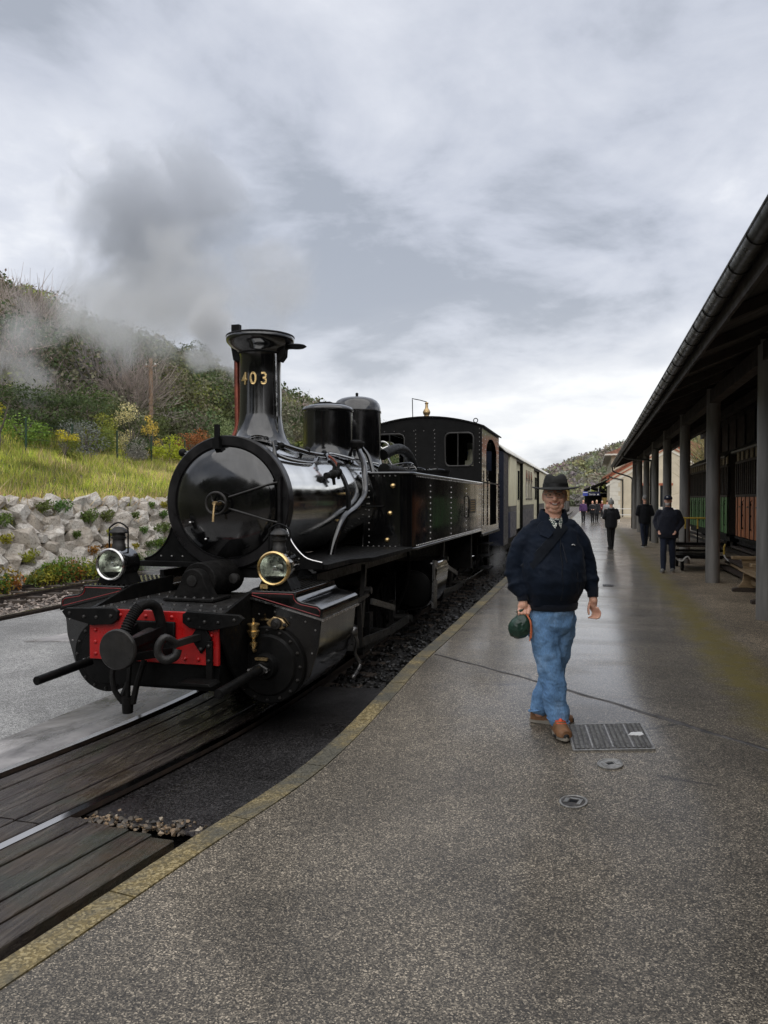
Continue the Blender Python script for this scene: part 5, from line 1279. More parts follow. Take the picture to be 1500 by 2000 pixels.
def leaves(P, size, seed, asp=.6, up=0.0, out=None):
    rg = np.random.default_rng(seed); n = len(P)
    if out is not None:
        nr = out+.55*rg.normal(size=(n, 3)); nr /= np.linalg.norm(nr, axis=1)[:, None]; a = np.cross(nr, rg.normal(size=(n, 3))); a /= np.linalg.norm(a, axis=1)[:, None]; b_ = np.cross(nr, a)
        s = (size*rg.uniform(.6, 1.3, n))[:, None]
        return np.stack([P-a*s*.5, P+b_*s*asp*.5, P+a*s*.5, P-b_*s*asp*.5], 1).reshape(-1, 3)
    a = rg.normal(size=(n, 3)); a[:, 2] += up; a /= np.linalg.norm(a, axis=1)[:, None]
    c_ = rg.normal(size=(n, 3)); b_ = np.cross(a, c_); b_ /= np.linalg.norm(b_, axis=1)[:, None]
    s = (size*rg.uniform(.6, 1.3, n))[:, None]
    return np.stack([P-a*s*.5, P+b_*s*asp*.5, P+a*s*.5, P-b_*s*asp*.5], 1).reshape(-1, 3)
def blob_points(rg, centres, radii, n, shell=.55):
    k = rg.choice(len(centres), n, p=radii**2/np.sum(radii**2))
    d = rg.normal(size=(n, 3)); d /= np.linalg.norm(d, axis=1)[:, None]
    r = radii[k]*(shell+(1-shell)*rg.random(n)**.5)
    global LAST_OUT, LAST_K
    LAST_OUT = d; LAST_K = k
    return centres[k]+d*r[:, None]*np.array([1, 1, .85])
def crown(rg, h, w, n, blobs=9, low=.25, shell=.6):
    c_ = []; r_l = []
    for k in range(blobs):
        u = rg.random(); z = h*(low+(.92-low)*u); q = w*.5*math.sqrt(max(.05, 1-((z/h-.55)/.55)**2))
        a = rg.uniform(0, 6.28); c_.append((q*.62*math.cos(a), q*.62*math.sin(a), z-.1*h)); r_l.append(w*rg.uniform(.18, .30))
    return blob_points(rg, np.array(c_), np.array(r_l), n, shell)
def twigs(rg, h, w, n, seed, thick=.03):
    """bare crown: thin upward spreading twigs as slender quads"""
    base = np.clip(rg.normal(size=(n, 3)), -1.7, 1.7)*np.array([w*.20, w*.20, h*.16])+np.array([0, 0, h*.5])
    d = base-np.array([0, 0, h*.12]); d /= np.linalg.norm(d, axis=1)[:, None]; d += rg.normal(size=(n, 3))*.45; d[:, 2] += .05
    L_ = (h*rg.uniform(.06, .20, n))[:, None]; c_ = rg.normal(size=(n, 3)); s = np.cross(d, c_); s /= np.linalg.norm(s, axis=1)[:, None]; s *= thick*.5
    return np.stack([base-s, base+s, base+d*L_+s*.3, base+d*L_-s*.3], 1).reshape(-1, 3)
def hue(n, c, rg, j=.12): return np.concatenate([np.tile(np.array(c), (n, 1)), np.ones((n, 1))], 1)*np.concatenate([1+rg.uniform(-j, j, (1, 3)).repeat(n, 0), np.ones((n, 1))], 1)

# the wood covering the hillside
rg = np.random.default_rng(5); V = []; H = []; cnt = 0
for i in range(2600):
    x = -25-rg.random()*62; y = 14+rg.random()*200
    lim = 52-(y-83)*.5
    if -x-24 > lim+5 or lim < -3: continue
    dist = math.hypot(x, y); f = y*.9654-x*.2607; px = 750+1500*(x*.9654+y*.2607)/f
    if px < -140 or px > 800: continue
    kind = rg.random(); h = rg.uniform(3.2, 6.0); w = h*rg.uniform(.85, 1.25)
    if -x < 30: h *= .6; w *= .7
    z0 = terr(x, y)-.4; ls = max(.20, dist*.0042)
    bare = kind < (.34 if px < 130 else .17)
    if bare:
        n = 420; q = twigs(rg, h, w, n, i, max(.03, dist*.0006)); col = [(.155, .135, .115), (.19, .165, .14), (.12, .105, .085), (.17, .13, .11)][rg.integers(4)]
        nb = len(q)
        if rg.random() < .5:
            q2 = leaves(crown(rg, h, w, 90, 7), ls, i); q = np.concatenate([q, q2])
    else:
        n = int(620*min(1, 60/dist+.35)); cp = crown(rg, h, w, n, 10); q = leaves(cp, ls*1.15, i, out=LAST_OUT)
        col = [(.042, .056, .022), (.055, .066, .028), (.036, .044, .020), (.068, .074, .032), (.078, .070, .040), (.095, .105, .028), (.090, .080, .052)][rg.choice(7, p=[.18, .20, .12, .16, .16, .06, .12])]
    q = q+np.array([x, y, z0]); V.append(q); H.append(hue(len(q), np.array(col)*2.1, rg)); cnt += 1
me = fast_mesh('hillside_wood', np.concatenate(V), None, 'foliage', 4, col=np.concatenate(H))
tag(link('hillside_wood', me), 'mixed evergreen and bare wood covering the hillside', 'wood', kind='stuff')

# grass on the bank
rg = np.random.default_rng(9)
def blades(n, xr, yr, hr, wr, cols, clump=.0, lean=.25, zf=terr):
    x = rg.uniform(*xr, n); y = rg.uniform(*yr, n)
    if clump:
        keep = np.array([mnoise.noise(Vector((a*.55, b_*.45, 7)))+.25*rg.normal() for a, b_ in zip(x, y)]) > clump; x, y = x[keep], y[keep]; n = len(x)
    z = np.array([zf(a, b_) for a, b_ in zip(x, y)]); P = np.stack([x, y, z-.04], 1)
    h = rg.uniform(*hr, n)[:, None]; w = rg.uniform(*wr, n)[:, None]; a = rg.uniform(0, 6.28, n)
    s = np.stack([np.cos(a), np.sin(a), np.zeros(n)], 1)*w*.5; tip = P+np.concatenate([rg.normal(size=(n, 2))*lean*h, h], 1)
    ci = rg.integers(0, len(cols), n); g = np.array([mnoise.noise(Vector((a_*.4, b_*.3, 2))) for a_, b_ in zip(x, y)])
    g2 = np.array([mnoise.noise(Vector((a_*1.6, b_*.9, 5))) for a_, b_ in zip(x, y)]); c_ = np.array(cols)[ci]*np.clip(1+.9*g+.5*g2, .35, 1.9)[:, None]; c4 = np.concatenate([c_*2.3, np.ones((n, 1))], 1).repeat(3, 0)
    return np.stack([P-s, P+s, tip], 1).reshape(-1, 3), c4
q, c4 = blades(95000, (-25.0, -13.9), (10, 50), (.10, .32), (.02, .05), [(.175, .20, .026), (.21, .215, .038), (.13, .17, .026), (.25, .225, .065)])
tag(link('bank_grass', fast_mesh('bank_grass', q, None, 'foliage', 3, col=c4)), 'yellow green grass covering the bank above the boulders', 'grass', kind='stuff')
q, c4 = blades(42000, (-25.0, -13.7), (10, 50), (.2, .6), (.014, .03), [(.24, .18, .09), (.20, .14, .075), (.29, .23, .13), (.15, .115, .07)], clump=.24, lean=.45)
q2, c42 = blades(5000, (-14.6, -13.7), (10, 46), (.15, .5), (.015, .035), [(.26, .18, .09), (.20, .15, .07)], lean=.5)
tag(link('dry_stalks', fast_mesh('dry_stalks', np.concatenate([q, q2]), None, 'foliage', 3, col=np.concatenate([c4, c42]))), 'tan dry stalks standing in the bank grass', 'dry grass', kind='stuff')
# weeds among and below the boulders
V = []; H = []
for k in range(150):
    y = rg.uniform(12, 32); zc_ = rg.choice([-.25, -.2, -.1, .3, .75, 1.2, 1.5]) if rg.random() < .75 else -.25
    x = -13.02-(zc_+.35)*.52+.22; w = rg.uniform(.18, .45) if zc_ > 0 else rg.uniform(.35, .75)
    n = int(240*w/.4); P = blob_points(rg, np.array([[x, y, zc_], [x, y+w*.4, zc_+w*.25], [x, y-w*.4, zc_+.05]]), np.array([w*.5, w*.45, w*.4]), n, .2)
    q = leaves(P, .10, k, .35, up=.7); col = [(.09, .15, .03), (.13, .19, .03), (.28, .25, .03), (.12, .16, .04), (.30, .13, .03), (.08, .13, .03)][rg.choice(6, p=[.25, .3, .13, .14, .05, .13])]
    V.append(q); H.append(hue(len(q), col, rg))
tag(link('wall_weeds', fast_mesh('wall_weeds', np.concatenate(V), None, 'foliage', 4, col=np.concatenate(H))), 'green and yellow weeds growing among the boulders', 'weeds', kind='stuff')

# garden shrubs and trees, each a thing
def shrub(name, label, cat, x, y, h, w, col, n=1600, size=.10, seed=0, kind='leaf', col2=None, flat=1.0, trunk_h=None, shell=.5, blobs=9, z=None):
    rgs = np.random.default_rng(1000+seed); z0 = terr(x, y)-.05 if z is None else z
    o = thing(name, label, cat, (x, y, z0))
    if kind == 'leaf': cp = crown(rgs, h, w, n, blobs, .12 if trunk_h is None else trunk_h/h, shell)*np.array([1, 1, flat]); q = leaves(cp, size, seed, out=LAST_OUT)
    elif kind == 'twig': q = twigs(rgs, h, w, n, seed, size)
    elif kind == 'tier':
        P = []
        for k in range(16):
            zc_ = h*(.25+.75*rgs.random()); a = rgs.uniform(0, 6.28); rr_ = w*.42*(1.15-zc_/h*.75)*rgs.random()**.4
            m_ = n//16; d = rgs.normal(size=(m_, 3))*np.array([w*.14, w*.14, .035*h]); P.append(d+np.array([rr_*math.cos(a), rr_*math.sin(a), zc_]))
        q = leaves(np.concatenate(P), size, seed, .45)
    H_ = hue(len(q), np.array(col)*1.45, rgs)
    if col2 is not None:
        top = q[:, 2] > h*.62; H_[top, :3] = np.array(col2)*1.35
    link('crown', fast_mesh('crown', q, None, 'foliage', 4, col=H_), o)
    bb = B(); th = h*.55
    bb.tube([(0, 0, -.1), (.03*w, 0, th*.4), (-.02*w, .02*w, th)], [max(.02, w*.035), max(.008, w*.012)], 7, 3)
    for k in range(4):
        a = k*1.6+seed; bb.tube([(0, 0, th*.35), (w*.12*math.cos(a), w*.12*math.sin(a), th*.75), (w*.3*math.cos(a), w*.3*math.sin(a), h*.8)], [max(.012, w*.02), .006], 5, 2)
    bb.build('trunk', 'pale_bark' if kind == 'twig' else 'bark', o, local=True)
    return o
shrub('clipped_shrub', 'clipped flat topped shrub with yellow crown on the bank', 'shrub', -19.6, 25.4, 1.30, 1.15, (.12, .16, .025), 1900, .075, 1, col2=(.42, .36, .035), blobs=14)
shrub('yellow_shrub', 'bright yellow green rounded shrub beside the smokebox', 'shrub', -20.9, 35.2, 2.0, 2.0, (.26, .30, .03), 2600, .10, 2, blobs=14)
shrub('russet_shrub', 'rounded russet orange shrub just left of the smokebox', 'shrub', -22.4, 40.0, 2.0, 2.1, (.25, .085, .032), 2400, .10, 3, blobs=12)
shrub('blossom_shrub', 'pale cream flowering shrub on the bank below the pole', 'shrub', -22.0, 33.6, 2.7, 2.2, (.50, .44, .24), 1500, .10, 4, shell=.1)
shrub('forsythia', 'tall yellow flowering twigs right of the cream blossom', 'shrub', -22.4, 36.0, 2.5, 1.4, (.46, .40, .09), 1000, .09, 5, shell=.1)
shrub('spreading_cedar', 'wide dark green spreading conifer with layered branches', 'tree', -24.2, 29.5, 2.2, 7.5, (.052, .085, .026), 5200, .16, 6, kind='tier')
shrub('silver_bush', 'grey green silvery bush right of the clipped shrub', 'shrub', -21.0, 28.6, 1.7, 2.2, (.17, .19, .15), 2000, .09, 7)
shrub('lavender_bush', 'low grey lavender bush below the cream blossom', 'shrub', -20.6, 31.5, 1.0, 1.5, (.20, .21, .18), 1500, .08, 8)
shrub('laurel_bush', 'dark green rounded bush beside the grey lavender', 'shrub', -21.2, 33.0, 1.5, 1.5, (.045, .07, .022), 1800, .09, 9)
shrub('bay_bush', 'dense dark green bush behind the silvery bush', 'shrub', -24.5, 33.5, 2.9, 2.6, (.06, .085, .025), 2400, .12, 10)
shrub('lime_shrub', 'loose lime green shrub behind the clipped shrub', 'shrub', -22.6, 31.4, 2.1, 2.0, (.20, .24, .04), 1700, .11, 11)
shrub('bare_tree', 'broad bare tree with pinkish twigs left of the pole', 'tree', -27.0, 41.5, 5.2, 5.6, (.20, .185, .15), 1500, .035, 12, kind='twig')
shrub('grey_bare_tree', 'bare grey tree on the lower hillside above the cedar', 'tree', -30.0, 43.0, 6.2, 5.2, (.22, .20, .17), 1300, .04, 13, kind='twig')
shrub('golden_tree', 'small golden green tree at the left edge of the picture', 'tree', -21.4, 24.0, 2.4, 1.8, (.26, .24, .03), 1500, .10, 14, trunk_h=1.1)
shrub('lime_tree', 'bright lime green tree high on the left of the hill', 'tree', -62.0, 75.5, 6.5, 5.5, (.25, .30, .035), 2200, .36, 15)
shrub('rusty_oak', 'small tree with rusty leaves beside the top of the pole', 'tree', -37.0, 62.5, 5.0, 3.6, (.27, .13, .06), 700, .28, 16)
shrub('olive_tree', 'pale olive green tree just left of the chimney', 'tree', -22.5, 44.5, 2.8, 2.8, (.15, .18, .07), 2600, .13, 17)
shrub('pale_bare_tree', 'tall pale bare tree at the left of the hill', 'tree', -36.0, 43.0, 7.5, 6.0, (.27, .25, .22), 1300, .045, 18, kind='twig')
shrub('skyline_tree', 'dark open tree on the skyline left of the chimney', 'tree', -58.5, 106, 6.5, 6.5, (.05, .062, .026), 1300, .40, 19)
# fence posts with wire along the top of the bank
fx = [(-20.7, 24.6), (-20.7, 27.3), (-20.7, 30.4), (-20.7, 33.2), (-20.7, 36.4), (-20.7, 39.5)]
nm = ['leftmost green fence post on the bank behind the grass', 'green fence post right of the clipped shrub', 'green fence post below the silvery bush', 'green fence post in front of the lavender bush', 'green fence post in front of the yellow shrub', 'green fence post nearest the smokebox']
for (x, y), lb in zip(fx, nm):
    f = thing('fence_post', lb, 'fence post', (x, y, terr(x, y)), group='green garden fence posts')
    B().cyl((x, y, terr(x, y)-.3), (x, y, terr(x, y)+1.25), .04, n=8).build('post', 'green_post', f); B().ball((x, y, terr(x, y)+1.26), .045, 8, 6).build('cap', 'green_post', f)
wf = thing('wire_fence', 'thin green wire strands strung between the garden fence posts', 'fence', (-20.7, 32, 3.5))
for dz in (.2, .5, .8, 1.1): B().tube([(x, y, terr(x, y)+dz) for x, y in fx], .006, 4).build('wire', 'green_post', wf)
pl = thing('telegraph_pole', 'slender brown wooden pole standing before the wooded hill', 'pole', (-25.7, 41.2, terr(-25.7, 41.2)))
B().cyl((-25.7, 41.2, terr(-25.7, 41.2)-.5), (-25.7, 41.2, 10.2), .15, .11, 12).build('post', 'pole_wood', pl)
B().box(-26.1, -25.3, 41.16, 41.24, 9.7, 9.8).build('crossarm', 'pole_wood', pl)
for x in (-26.0, -25.4): B().lathe((x, 41.2, 9.8), (0, 0, 1), [(0, .03), (.08, .045), (.12, .03)], 8).build('insulator', 'white_paint', pl)

# far hill beyond the station
def far_z(x, y): return max(-.5, 4+ (x+40)*.42)*sstep((y-230)/170)*(.92+.12*mnoise.noise(Vector((x*.02, y*.02, 1))))
bb = B(); fxs = list(np.arange(-60, 240, 8.0)); fys = list(np.arange(228, 560, 12.0)); n = len(fxs)
bb.add([(x, y, far_z(x, y)-.4) for y in fys for x in fxs], [(i*n+j, i*n+j+1, (i+1)*n+j+1, (i+1)*n+j) for i in range(len(fys)-1) for j in range(n-1)])
tag(bb.build('far_hill', 'wood_floor', smooth=80), kind='structure')
V = []; H = []
for i in range(1500):
    y = 235+rg.random()*190; x = -45+rg.random()*110; h = rg.uniform(4.5, 8.5)
    n = 110; q = leaves(crown(rg, h, h*.95, n, 7), 1.5, i)+np.array([x, y, far_z(x, y)-1]); V.append(q)
    H.append(hue(len(q), [(.25, .25, .17), (.29, .27, .21), (.22, .235, .14), (.27, .245, .22), (.31, .32, .17)][rg.integers(5)], rg))  # pale leaf colours have the distance haze mixed in
tag(link('far_wood', fast_mesh('far_wood', np.concatenate(V), None, 'foliage', 4, col=np.concatenate(H))), 'early spring wood covering the far hill, paled for haze', 'wood', kind='stuff')
# trees behind the shed
shrub('ivy_tree', 'bare tan creeper covered tree seen through the shed columns', 'tree', 8.6, 56.0, 9.5, 4.2, (.25, .18, .09), 1500, .05, 30, kind='twig', z=0)
shrub('dark_shed_tree', 'dark evergreen behind the shed seen between two columns', 'tree', 7.6, 60.0, 8.5, 3.0, (.04, .05, .022), 1200, .3, 31, z=0)
shrub('station_bush', 'yellow green bush beyond the station canopy', 'shrub', 1.6, 125, 4.5, 3.5, (.22, .20, .05), 900, .3, 32, z=0)

# wooded valley side behind the viewer, closing the place; it shows only as the dark lower half of reflections
def back_z(x, y): return .32*max(0, -y-16)*(1+.25*mnoise.noise(Vector((x*.03, y*.03, 4))))
bb = B(); bxs = list(np.arange(-120, 130, 10.0)); bys = list(np.arange(-16, -76, -6.0)); n = len(bxs)
bb.add([(x, y, back_z(x, y)-.46) for y in bys for x in bxs], [(i*n+j, i*n+j+1, (i+1)*n+j+1, (i+1)*n+j) for i in range(len(bys)-1) for j in range(n-1)])
tag(bb.build('valley_side', 'wood_floor', smooth=80), kind='structure')
V = []; H = []
for i in range(420):
    y = -19-rg.random()*40; x = -90+rg.random()*180; h = rg.uniform(5, 9); cp = crown(rg, h, h*.9, 150, 8)
    q = leaves(cp, .9, i, out=LAST_OUT)+np.array([x, y, back_z(x, y)-.8]); V.append(q); H.append(hue(len(q), [(.05, .06, .025), (.07, .075, .035), (.06, .055, .04)][rg.integers(3)], rg))
tag(link('valley_wood', fast_mesh('valley_wood', np.concatenate(V), None, 'foliage', 4, col=np.concatenate(H))), 'dark wood on the valley side facing the locomotive front', 'wood', kind='stuff')

for k, (x_, y_, h_, w_, c_, lb) in enumerate([
  (-21.8, 22.2, 1.5, 2.0, (.13, .17, .05), 'grey green bush at the far left of the garden'), (-22.6, 26.6, 1.3, 2.4, (.14, .19, .04), 'low fresh green bush below the dark conifer'),
  (-21.6, 30.2, 1.3, 1.5, (.19, .21, .05), 'yellowish green bush between silvery bush and lavender'), (-23.6, 37.6, 1.9, 2.2, (.07, .09, .03), 'dark green bush left of the russet shrub'),
  (-23.0, 42.2, 2.0, 2.2, (.10, .12, .05), 'dull green bush right of the russet shrub'), (-25.0, 35.6, 2.2, 2.4, (.09, .11, .035), 'mid green bush under the pinkish bare tree')]):
    shrub('garden_bush', lb, 'shrub', x_, y_, h_, w_, c_, 1700, .11, 60+k, blobs=12)
# ------------------------------------------------------------------ people
def cloth(name, c, rough=.8, bmp=.25, bscale=120, var=.2, sheen=.15, spec=.3, scale=9):
    m = simple(name, c, rough, var=var, scale=scale, bmp=bmp, bscale=bscale, rvar=.08, spec=spec)
    m.node_tree.nodes['Principled BSDF'].inputs['Sheen Weight'].default_value = sheen; return m
cloth('jacket_navy', (.0048, .0095, .020), .72, sheen=.05, spec=.15); cloth('rib_navy', (.006, .009, .018), .9); cloth('strap_black', (.0045, .007, .012), .8, spec=.15)
m, t, b = newmat('denim')
big = tex(t, scale=6, detail=6, rough=.65, stretch=(1, 1, .6)); tw = tex(t, scale=160, detail=2, stretch=(1, 1, .35))
c = ramp(t, big, [(.28, (.10, .215, .42)), (.5, (.16, .31, .54)), (.74, (.30, .46, .68))])
c = mixc(t, .5, c, ramp(t, tw, [(.35, .55), (.65, 1.25)]), 'MULTIPLY')
t.links.new(c, b.inputs['Base Color']); b.inputs['Roughness'].default_value = .85; bump(t, b, tw, .2, .003)
m, t, b = newmat('skin')
c = ramp(t, tex(t, scale=22, detail=4), [(.3, (.76, .40, .27)), (.6, (.82, .47, .34)), (.8, (.85, .53, .41))])
t.links.new(c, b.inputs['Base Color']); b.inputs['Roughness'].default_value = .5; b.inputs['Subsurface Weight'].default_value = .12; b.inputs['Subsurface Radius'].default_value = (.01, .004, .002)
simple('felt_black', (.010, .010, .009), .9, var=.3, bmp=.2, bscale=200); simple('hat_band', (.006, .006, .006), .5)
simple('lips', (.30, .09, .07), .5); simple('teeth', (.72, .69, .62), .35, var=.05); simple('eye_dark', (.02, .015, .012), .2); simple('wire_metal', (.45, .43, .40), .3, metal=1)
simple('leather_tan', (.20, .095, .04), .55, var=.35, scale=14, bmp=.15); simple('rubber_black', (.010, .010, .010), .6); simple('sole_grey', (.33, .30, .25), .7); simple('lace_orange', (.75, .09, .03), .6)
simple('bag_green', (.022, .055, .038), .38, var=.35, scale=10, bmp=.2, bscale=25); simple('cord_orange', (.62, .17, .07), .7)
m, t, b = newmat('check_shirt')
tcn = N(t, 'ShaderNodeTexCoord'); ck = N(t, 'ShaderNodeTexChecker'); ck.inputs['Scale'].default_value = 75; t.links.new(tcn.outputs['Object'], ck.inputs['Vector'])
ck.inputs['Color1'].default_value = (.62, .62, .56, 1); ck.inputs['Color2'].default_value = (.035, .07, .055, 1); t.links.new(ck.outputs[0], b.inputs['Base Color']); b.inputs['Roughness'].default_value = .85
simple('hair_grey', (.30, .29, .28), .7, var=.35, scale=30, bmp=.4, bscale=60); simple('hair_brown', (.10, .055, .03), .6, var=.3, scale=30); simple('hair_blond', (.42, .30, .16), .6, var=.3, scale=30); simple('beard_white', (.50, .48, .45), .8)
for nm_, c_ in (('coat_black', (.007, .008, .011)), ('coat_navy', (.010, .012, .022)), ('coat_purple', (.075, .035, .11)), ('coat_grey', (.30, .30, .31)), ('coat_red', (.12, .02, .025)), ('trouser_black', (.008, .008, .010)), ('trouser_navy', (.014, .020, .040)), ('knit_grey', (.20, .20, .19)), ('scarf_grey', (.30, .30, .30)), ('shoe_white', (.60, .60, .58)), ('shoe_grey', (.17, .17, .16)), ('cap_navy', (.012, .015, .03)), ('shirt_blue', (.02, .022, .09))): cloth(nm_, c_)

def fuse(b_, name, mat, parent, voxel, it=5, wr=0, wf=9, wz=.5, seed=0):
    me = b_.mesh('tmp', mat, 0); o = bpy.data.objects.new('tmp', me); COL.objects.link(o)
    md = o.modifiers.new('r', 'REMESH'); md.mode = 'VOXEL'; md.voxel_size = voxel
    if it: sm = o.modifiers.new('s', 'SMOOTH'); sm.factor = .5; sm.iterations = it
    dg = bpy.context.evaluated_depsgraph_get(); nm_ = bpy.data.meshes.new_from_object(o.evaluated_get(dg)); bpy.data.objects.remove(o); bpy.data.meshes.remove(me)
    nm_.name = name
    nv = len(nm_.vertices); co = np.empty(nv*3, np.float32); no = np.empty(nv*3, np.float32)
    nm_.vertices.foreach_get('co', co); nm_.vertex_normals.foreach_get('vector', no); co = co.reshape(-1, 3); no = no.reshape(-1, 3)
    if wr:
        d = np.array([mnoise.noise(Vector((x*wf+seed, y*wf, z*wf*wz+.35*math.sin(x*18)))) - .5*abs(mnoise.noise(Vector((x*wf*1.9, y*wf*1.9+3, z*wf*2.6+x*9+seed)))) for x, y, z in co]); co = co+no*d[:, None]*wr
        nm_.vertices.foreach_set('co', co.astype(np.float32).ravel())
    nm_.polygons.foreach_set('use_smooth', np.ones(len(nm_.polygons), bool)); nm_.materials.clear(); nm_.materials.append(MATS[mat]); nm_.update()
    return link(name, nm_, parent)

def shoe(parent, heel, toe, mats, w=.052, h=.085, name='shoe', z0=.0):
    """shoe as a thing part: sole, upper, toe cap; heel and toe are (x, y)"""
    hx, hy = heel; tx, ty = toe; d = Vector((tx-hx, ty-hy, 0)); Ls = d.length; d.normalize(); s = Vector((-d.y, d.x, 0))
    def ring(u, wid, z, n=20):
        pass
    def outline(scale, z):
        pts = []
        for k in range(24):
            a = 2*PI*k/24; u = .5+.5*math.cos(a); wv = w*(.72+.34*sstep((u-.1)/.6))*math.sin(a)
            p = Vector((hx, hy, z))+d*(Ls*(.5+.5*scale*math.cos(a)))+s*wv*scale; pts.append(p)
        return pts
    b_ = B(); b_.skin([outline(1.0, z0), outline(1.03, z0+.012), outline(1.02, z0+.03)]); up = None
    so_ = b_.build(name, mats[2], parent, local=True, smooth=50)
    b_ = B(); n = 9; rings = []
    for i in range(n):
        u = i/(n-1); zt = z0+.03+(h if u < .45 else h*(1-.55*sstep((u-.45)/.55))) ; wid = w*(.70+.34*sstep((u-.1)/.6))*(1.0 if .02 < u < .97 else .6)
        c_ = Vector((hx, hy, 0))+d*Ls*(.02+.96*u); r_ = []
        for k in range(16):
            a = 2*PI*k/16; r_.append(c_+s*wid*math.cos(a)+Vector((0, 0, z0+.026+max(0, math.sin(a))**.7*(zt-z0-.026))))
        rings.append(r_)
    b_.skin(rings); b_.build('upper', mats[0], so_, local=True, smooth=60)
    if mats[1]:
        b_ = B(); rings = []
        for i in range(5):
            u = .74+.265*i/4; wid = w*1.07*math.sqrt(max(.02, 1-((u-.74)/.27)**2.4)); c_ = Vector((hx, hy, 0))+d*Ls*u
            rings.append([c_+s*wid*math.cos(2*PI*k/16)+Vector((0, 0, z0+.024+max(0, math.sin(2*PI*k/16))**.7*(.05-.025*i/4))) for k in range(16)])
        b_.skin(rings); b_.build('toe_cap', mats[1], so_, local=True, smooth=60)
    return so_

def finger(b_, p, dirs, lens, r):
    pts = [Vector(p)]
    for d_, l_ in zip(dirs, lens): pts.append(pts[-1]+Vector(d_).normalized()*l_)
    rs = [r*(1-.09*i) for i in range(len(pts))]; b_.chain(pts, rs, 8)

# --- the man in the hat
MZ = -.045
man = thing('person', 'smiling person in navy jacket, jeans and black felt hat holding a green bag', 'person', (-.292, 6.0, MZ), YAW)
TR = [(.94, 0, 0, .195, .165), (.99, 0, -.01, .20, .175), (1.06, 0, -.02, .232, .205), (1.15, .005, -.03, .245, .215), (1.25, 0, -.025, .245, .20), (1.36, 0, -.01, .242, .17), (1.46, 0, 0, .232, .145), (1.525, 0, 0, .200, .125), (1.58, .005, .005, .14, .10), (1.615, .01, .01, .085, .08)]
def surf(x, z, off=.006):
    zs = [q[0] for q in TR]; v_ = [np.interp(z, zs, [q[k] for q in TR]) for k in range(1, 5)]
    u = max(-.97, min(.97, (x-v_[0])/v_[2])); return Vector((x, v_[1]-v_[3]*math.sqrt(1-u*u)-off, z))
# body: one continuous skin figure
b_ = B(); hd = .022
b_.ball((hd, .005, 1.815), (.085, .099, .112), 20, 14); b_.ball((hd, -.022, 1.745), (.067, .074, .062), 16, 10); b_.ball((hd, -.072, 1.712), (.036, .028, .026), 12, 8)
for sg in (-1, 1):
    b_.ball((hd+sg*.040, -.066, 1.762), (.030, .026, .027), 12, 8); b_.ball((hd+sg*.083, .005, 1.785), (.013, .026, .038), 10, 8); b_.chain([(hd+sg*.014, -.088, 1.824), (hd+sg*.05, -.076, 1.822)], [.009, .008], 8); b_.ball((hd+sg*.033, -.070, 1.797), (.020, .014, .014), 10, 8)
    b_.ball((hd+sg*.013, -.104, 1.762), .0105, 8, 6); b_.ball((hd+sg*.046, -.035, 1.715), (.026, .04, .026), 10, 8)
b_.chain([(hd, -.092, 1.812), (hd, -.110, 1.785), (hd, -.120, 1.766)], [.011, .014, .0175], 10)
b_.chain([(hd-.006, .01, 1.75), (.01, .012, 1.60)], [.062, .066], 16); b_.ball((hd, -.03, 1.685), (.055, .05, .035), 12, 8)
b_.ball((hd, -.030, 1.762), (.081, .074, .064), 16, 10); b_.ball((hd, -.062, 1.735), (.050, .036, .034), 14, 8)
HROT = Matrix.Translation((hd, 0, 0)) @ Matrix.Rotation(-.21, 4, 'Z') @ Matrix.Translation((-hd, 0, 0)); b_.xform(HROT)   # head turned to the viewer
b_.loft([(0, 0, .90, .14, .11), (0, -.01, 1.1, .18, .14), (0, 0, 1.35, .18, .11), (0, .005, 1.52, .13, .07), (0, .01, 1.6, .05, .05)])
RA = [(-.175, .0, 1.46), (-.285, .0, 1.235), (-.232, -.075, 1.02)]; LA = [(.175, .0, 1.46), (.275, .015, 1.25), (.305, -.04, 1.04)]
for A in (RA, LA): b_.chain(A, [.05, .042, .032])
RLg = [(-.085, -.005, .86), (-.022, -.055, .50), (.036, -.075, .09)]; LLg = [(.088, .012, .86), (.052, .065, .51), (-.055, .165, .09)]
for A in (RLg, LLg): b_.chain(A, [.09, .06, .045])
# right hand: fist round the neck of the bag
hx, hy, hz_ = -.232, -.085, .955
b_.chain([(-.232, -.075, 1.02), (hx, hy, hz_+.01)], [.031, .036], 10); b_.ball((hx, hy, hz_), (.043, .026, .044), 12, 8)
for k in range(4):
    px_ = hx-.036+k*.024; finger(b_, (px_, hy-.018, hz_-.022), [(0, -.55, -1), (0, .7, -.8), (0, 1, .4)], [.030, .026, .018], .0115)
finger(b_, (hx+.040, hy-.006, hz_+.005), [(.35, -.5, -1), (-.5, -.3, -1)], [.030, .026], .0125)
# left hand: relaxed, fingers curled towards the thumb
hx, hy, hz_ = .306, -.055, .975
b_.chain([(.305, -.04, 1.04), (hx, hy, hz_+.02)], [.030, .033], 10); b_.ball((hx, hy, hz_), (.031, .022, .042), 12, 8)
for k in range(4):
    q = Vector((hx+.026-.014*k, hy-.022+.016*k, hz_-.034)); finger(b_, q, [(.55, -.15, -1), (-.25, -.2, -1), (-1, -.2, -.35)], [.040, .034, .030], .0105)
finger(b_, (hx-.030, hy-.006, hz_+.004), [(-.35, -.4, -1), (.05, -.2, -1)], [.046, .040], .0115)
fuse(b_, 'body', 'skin', man, .0048, 4)
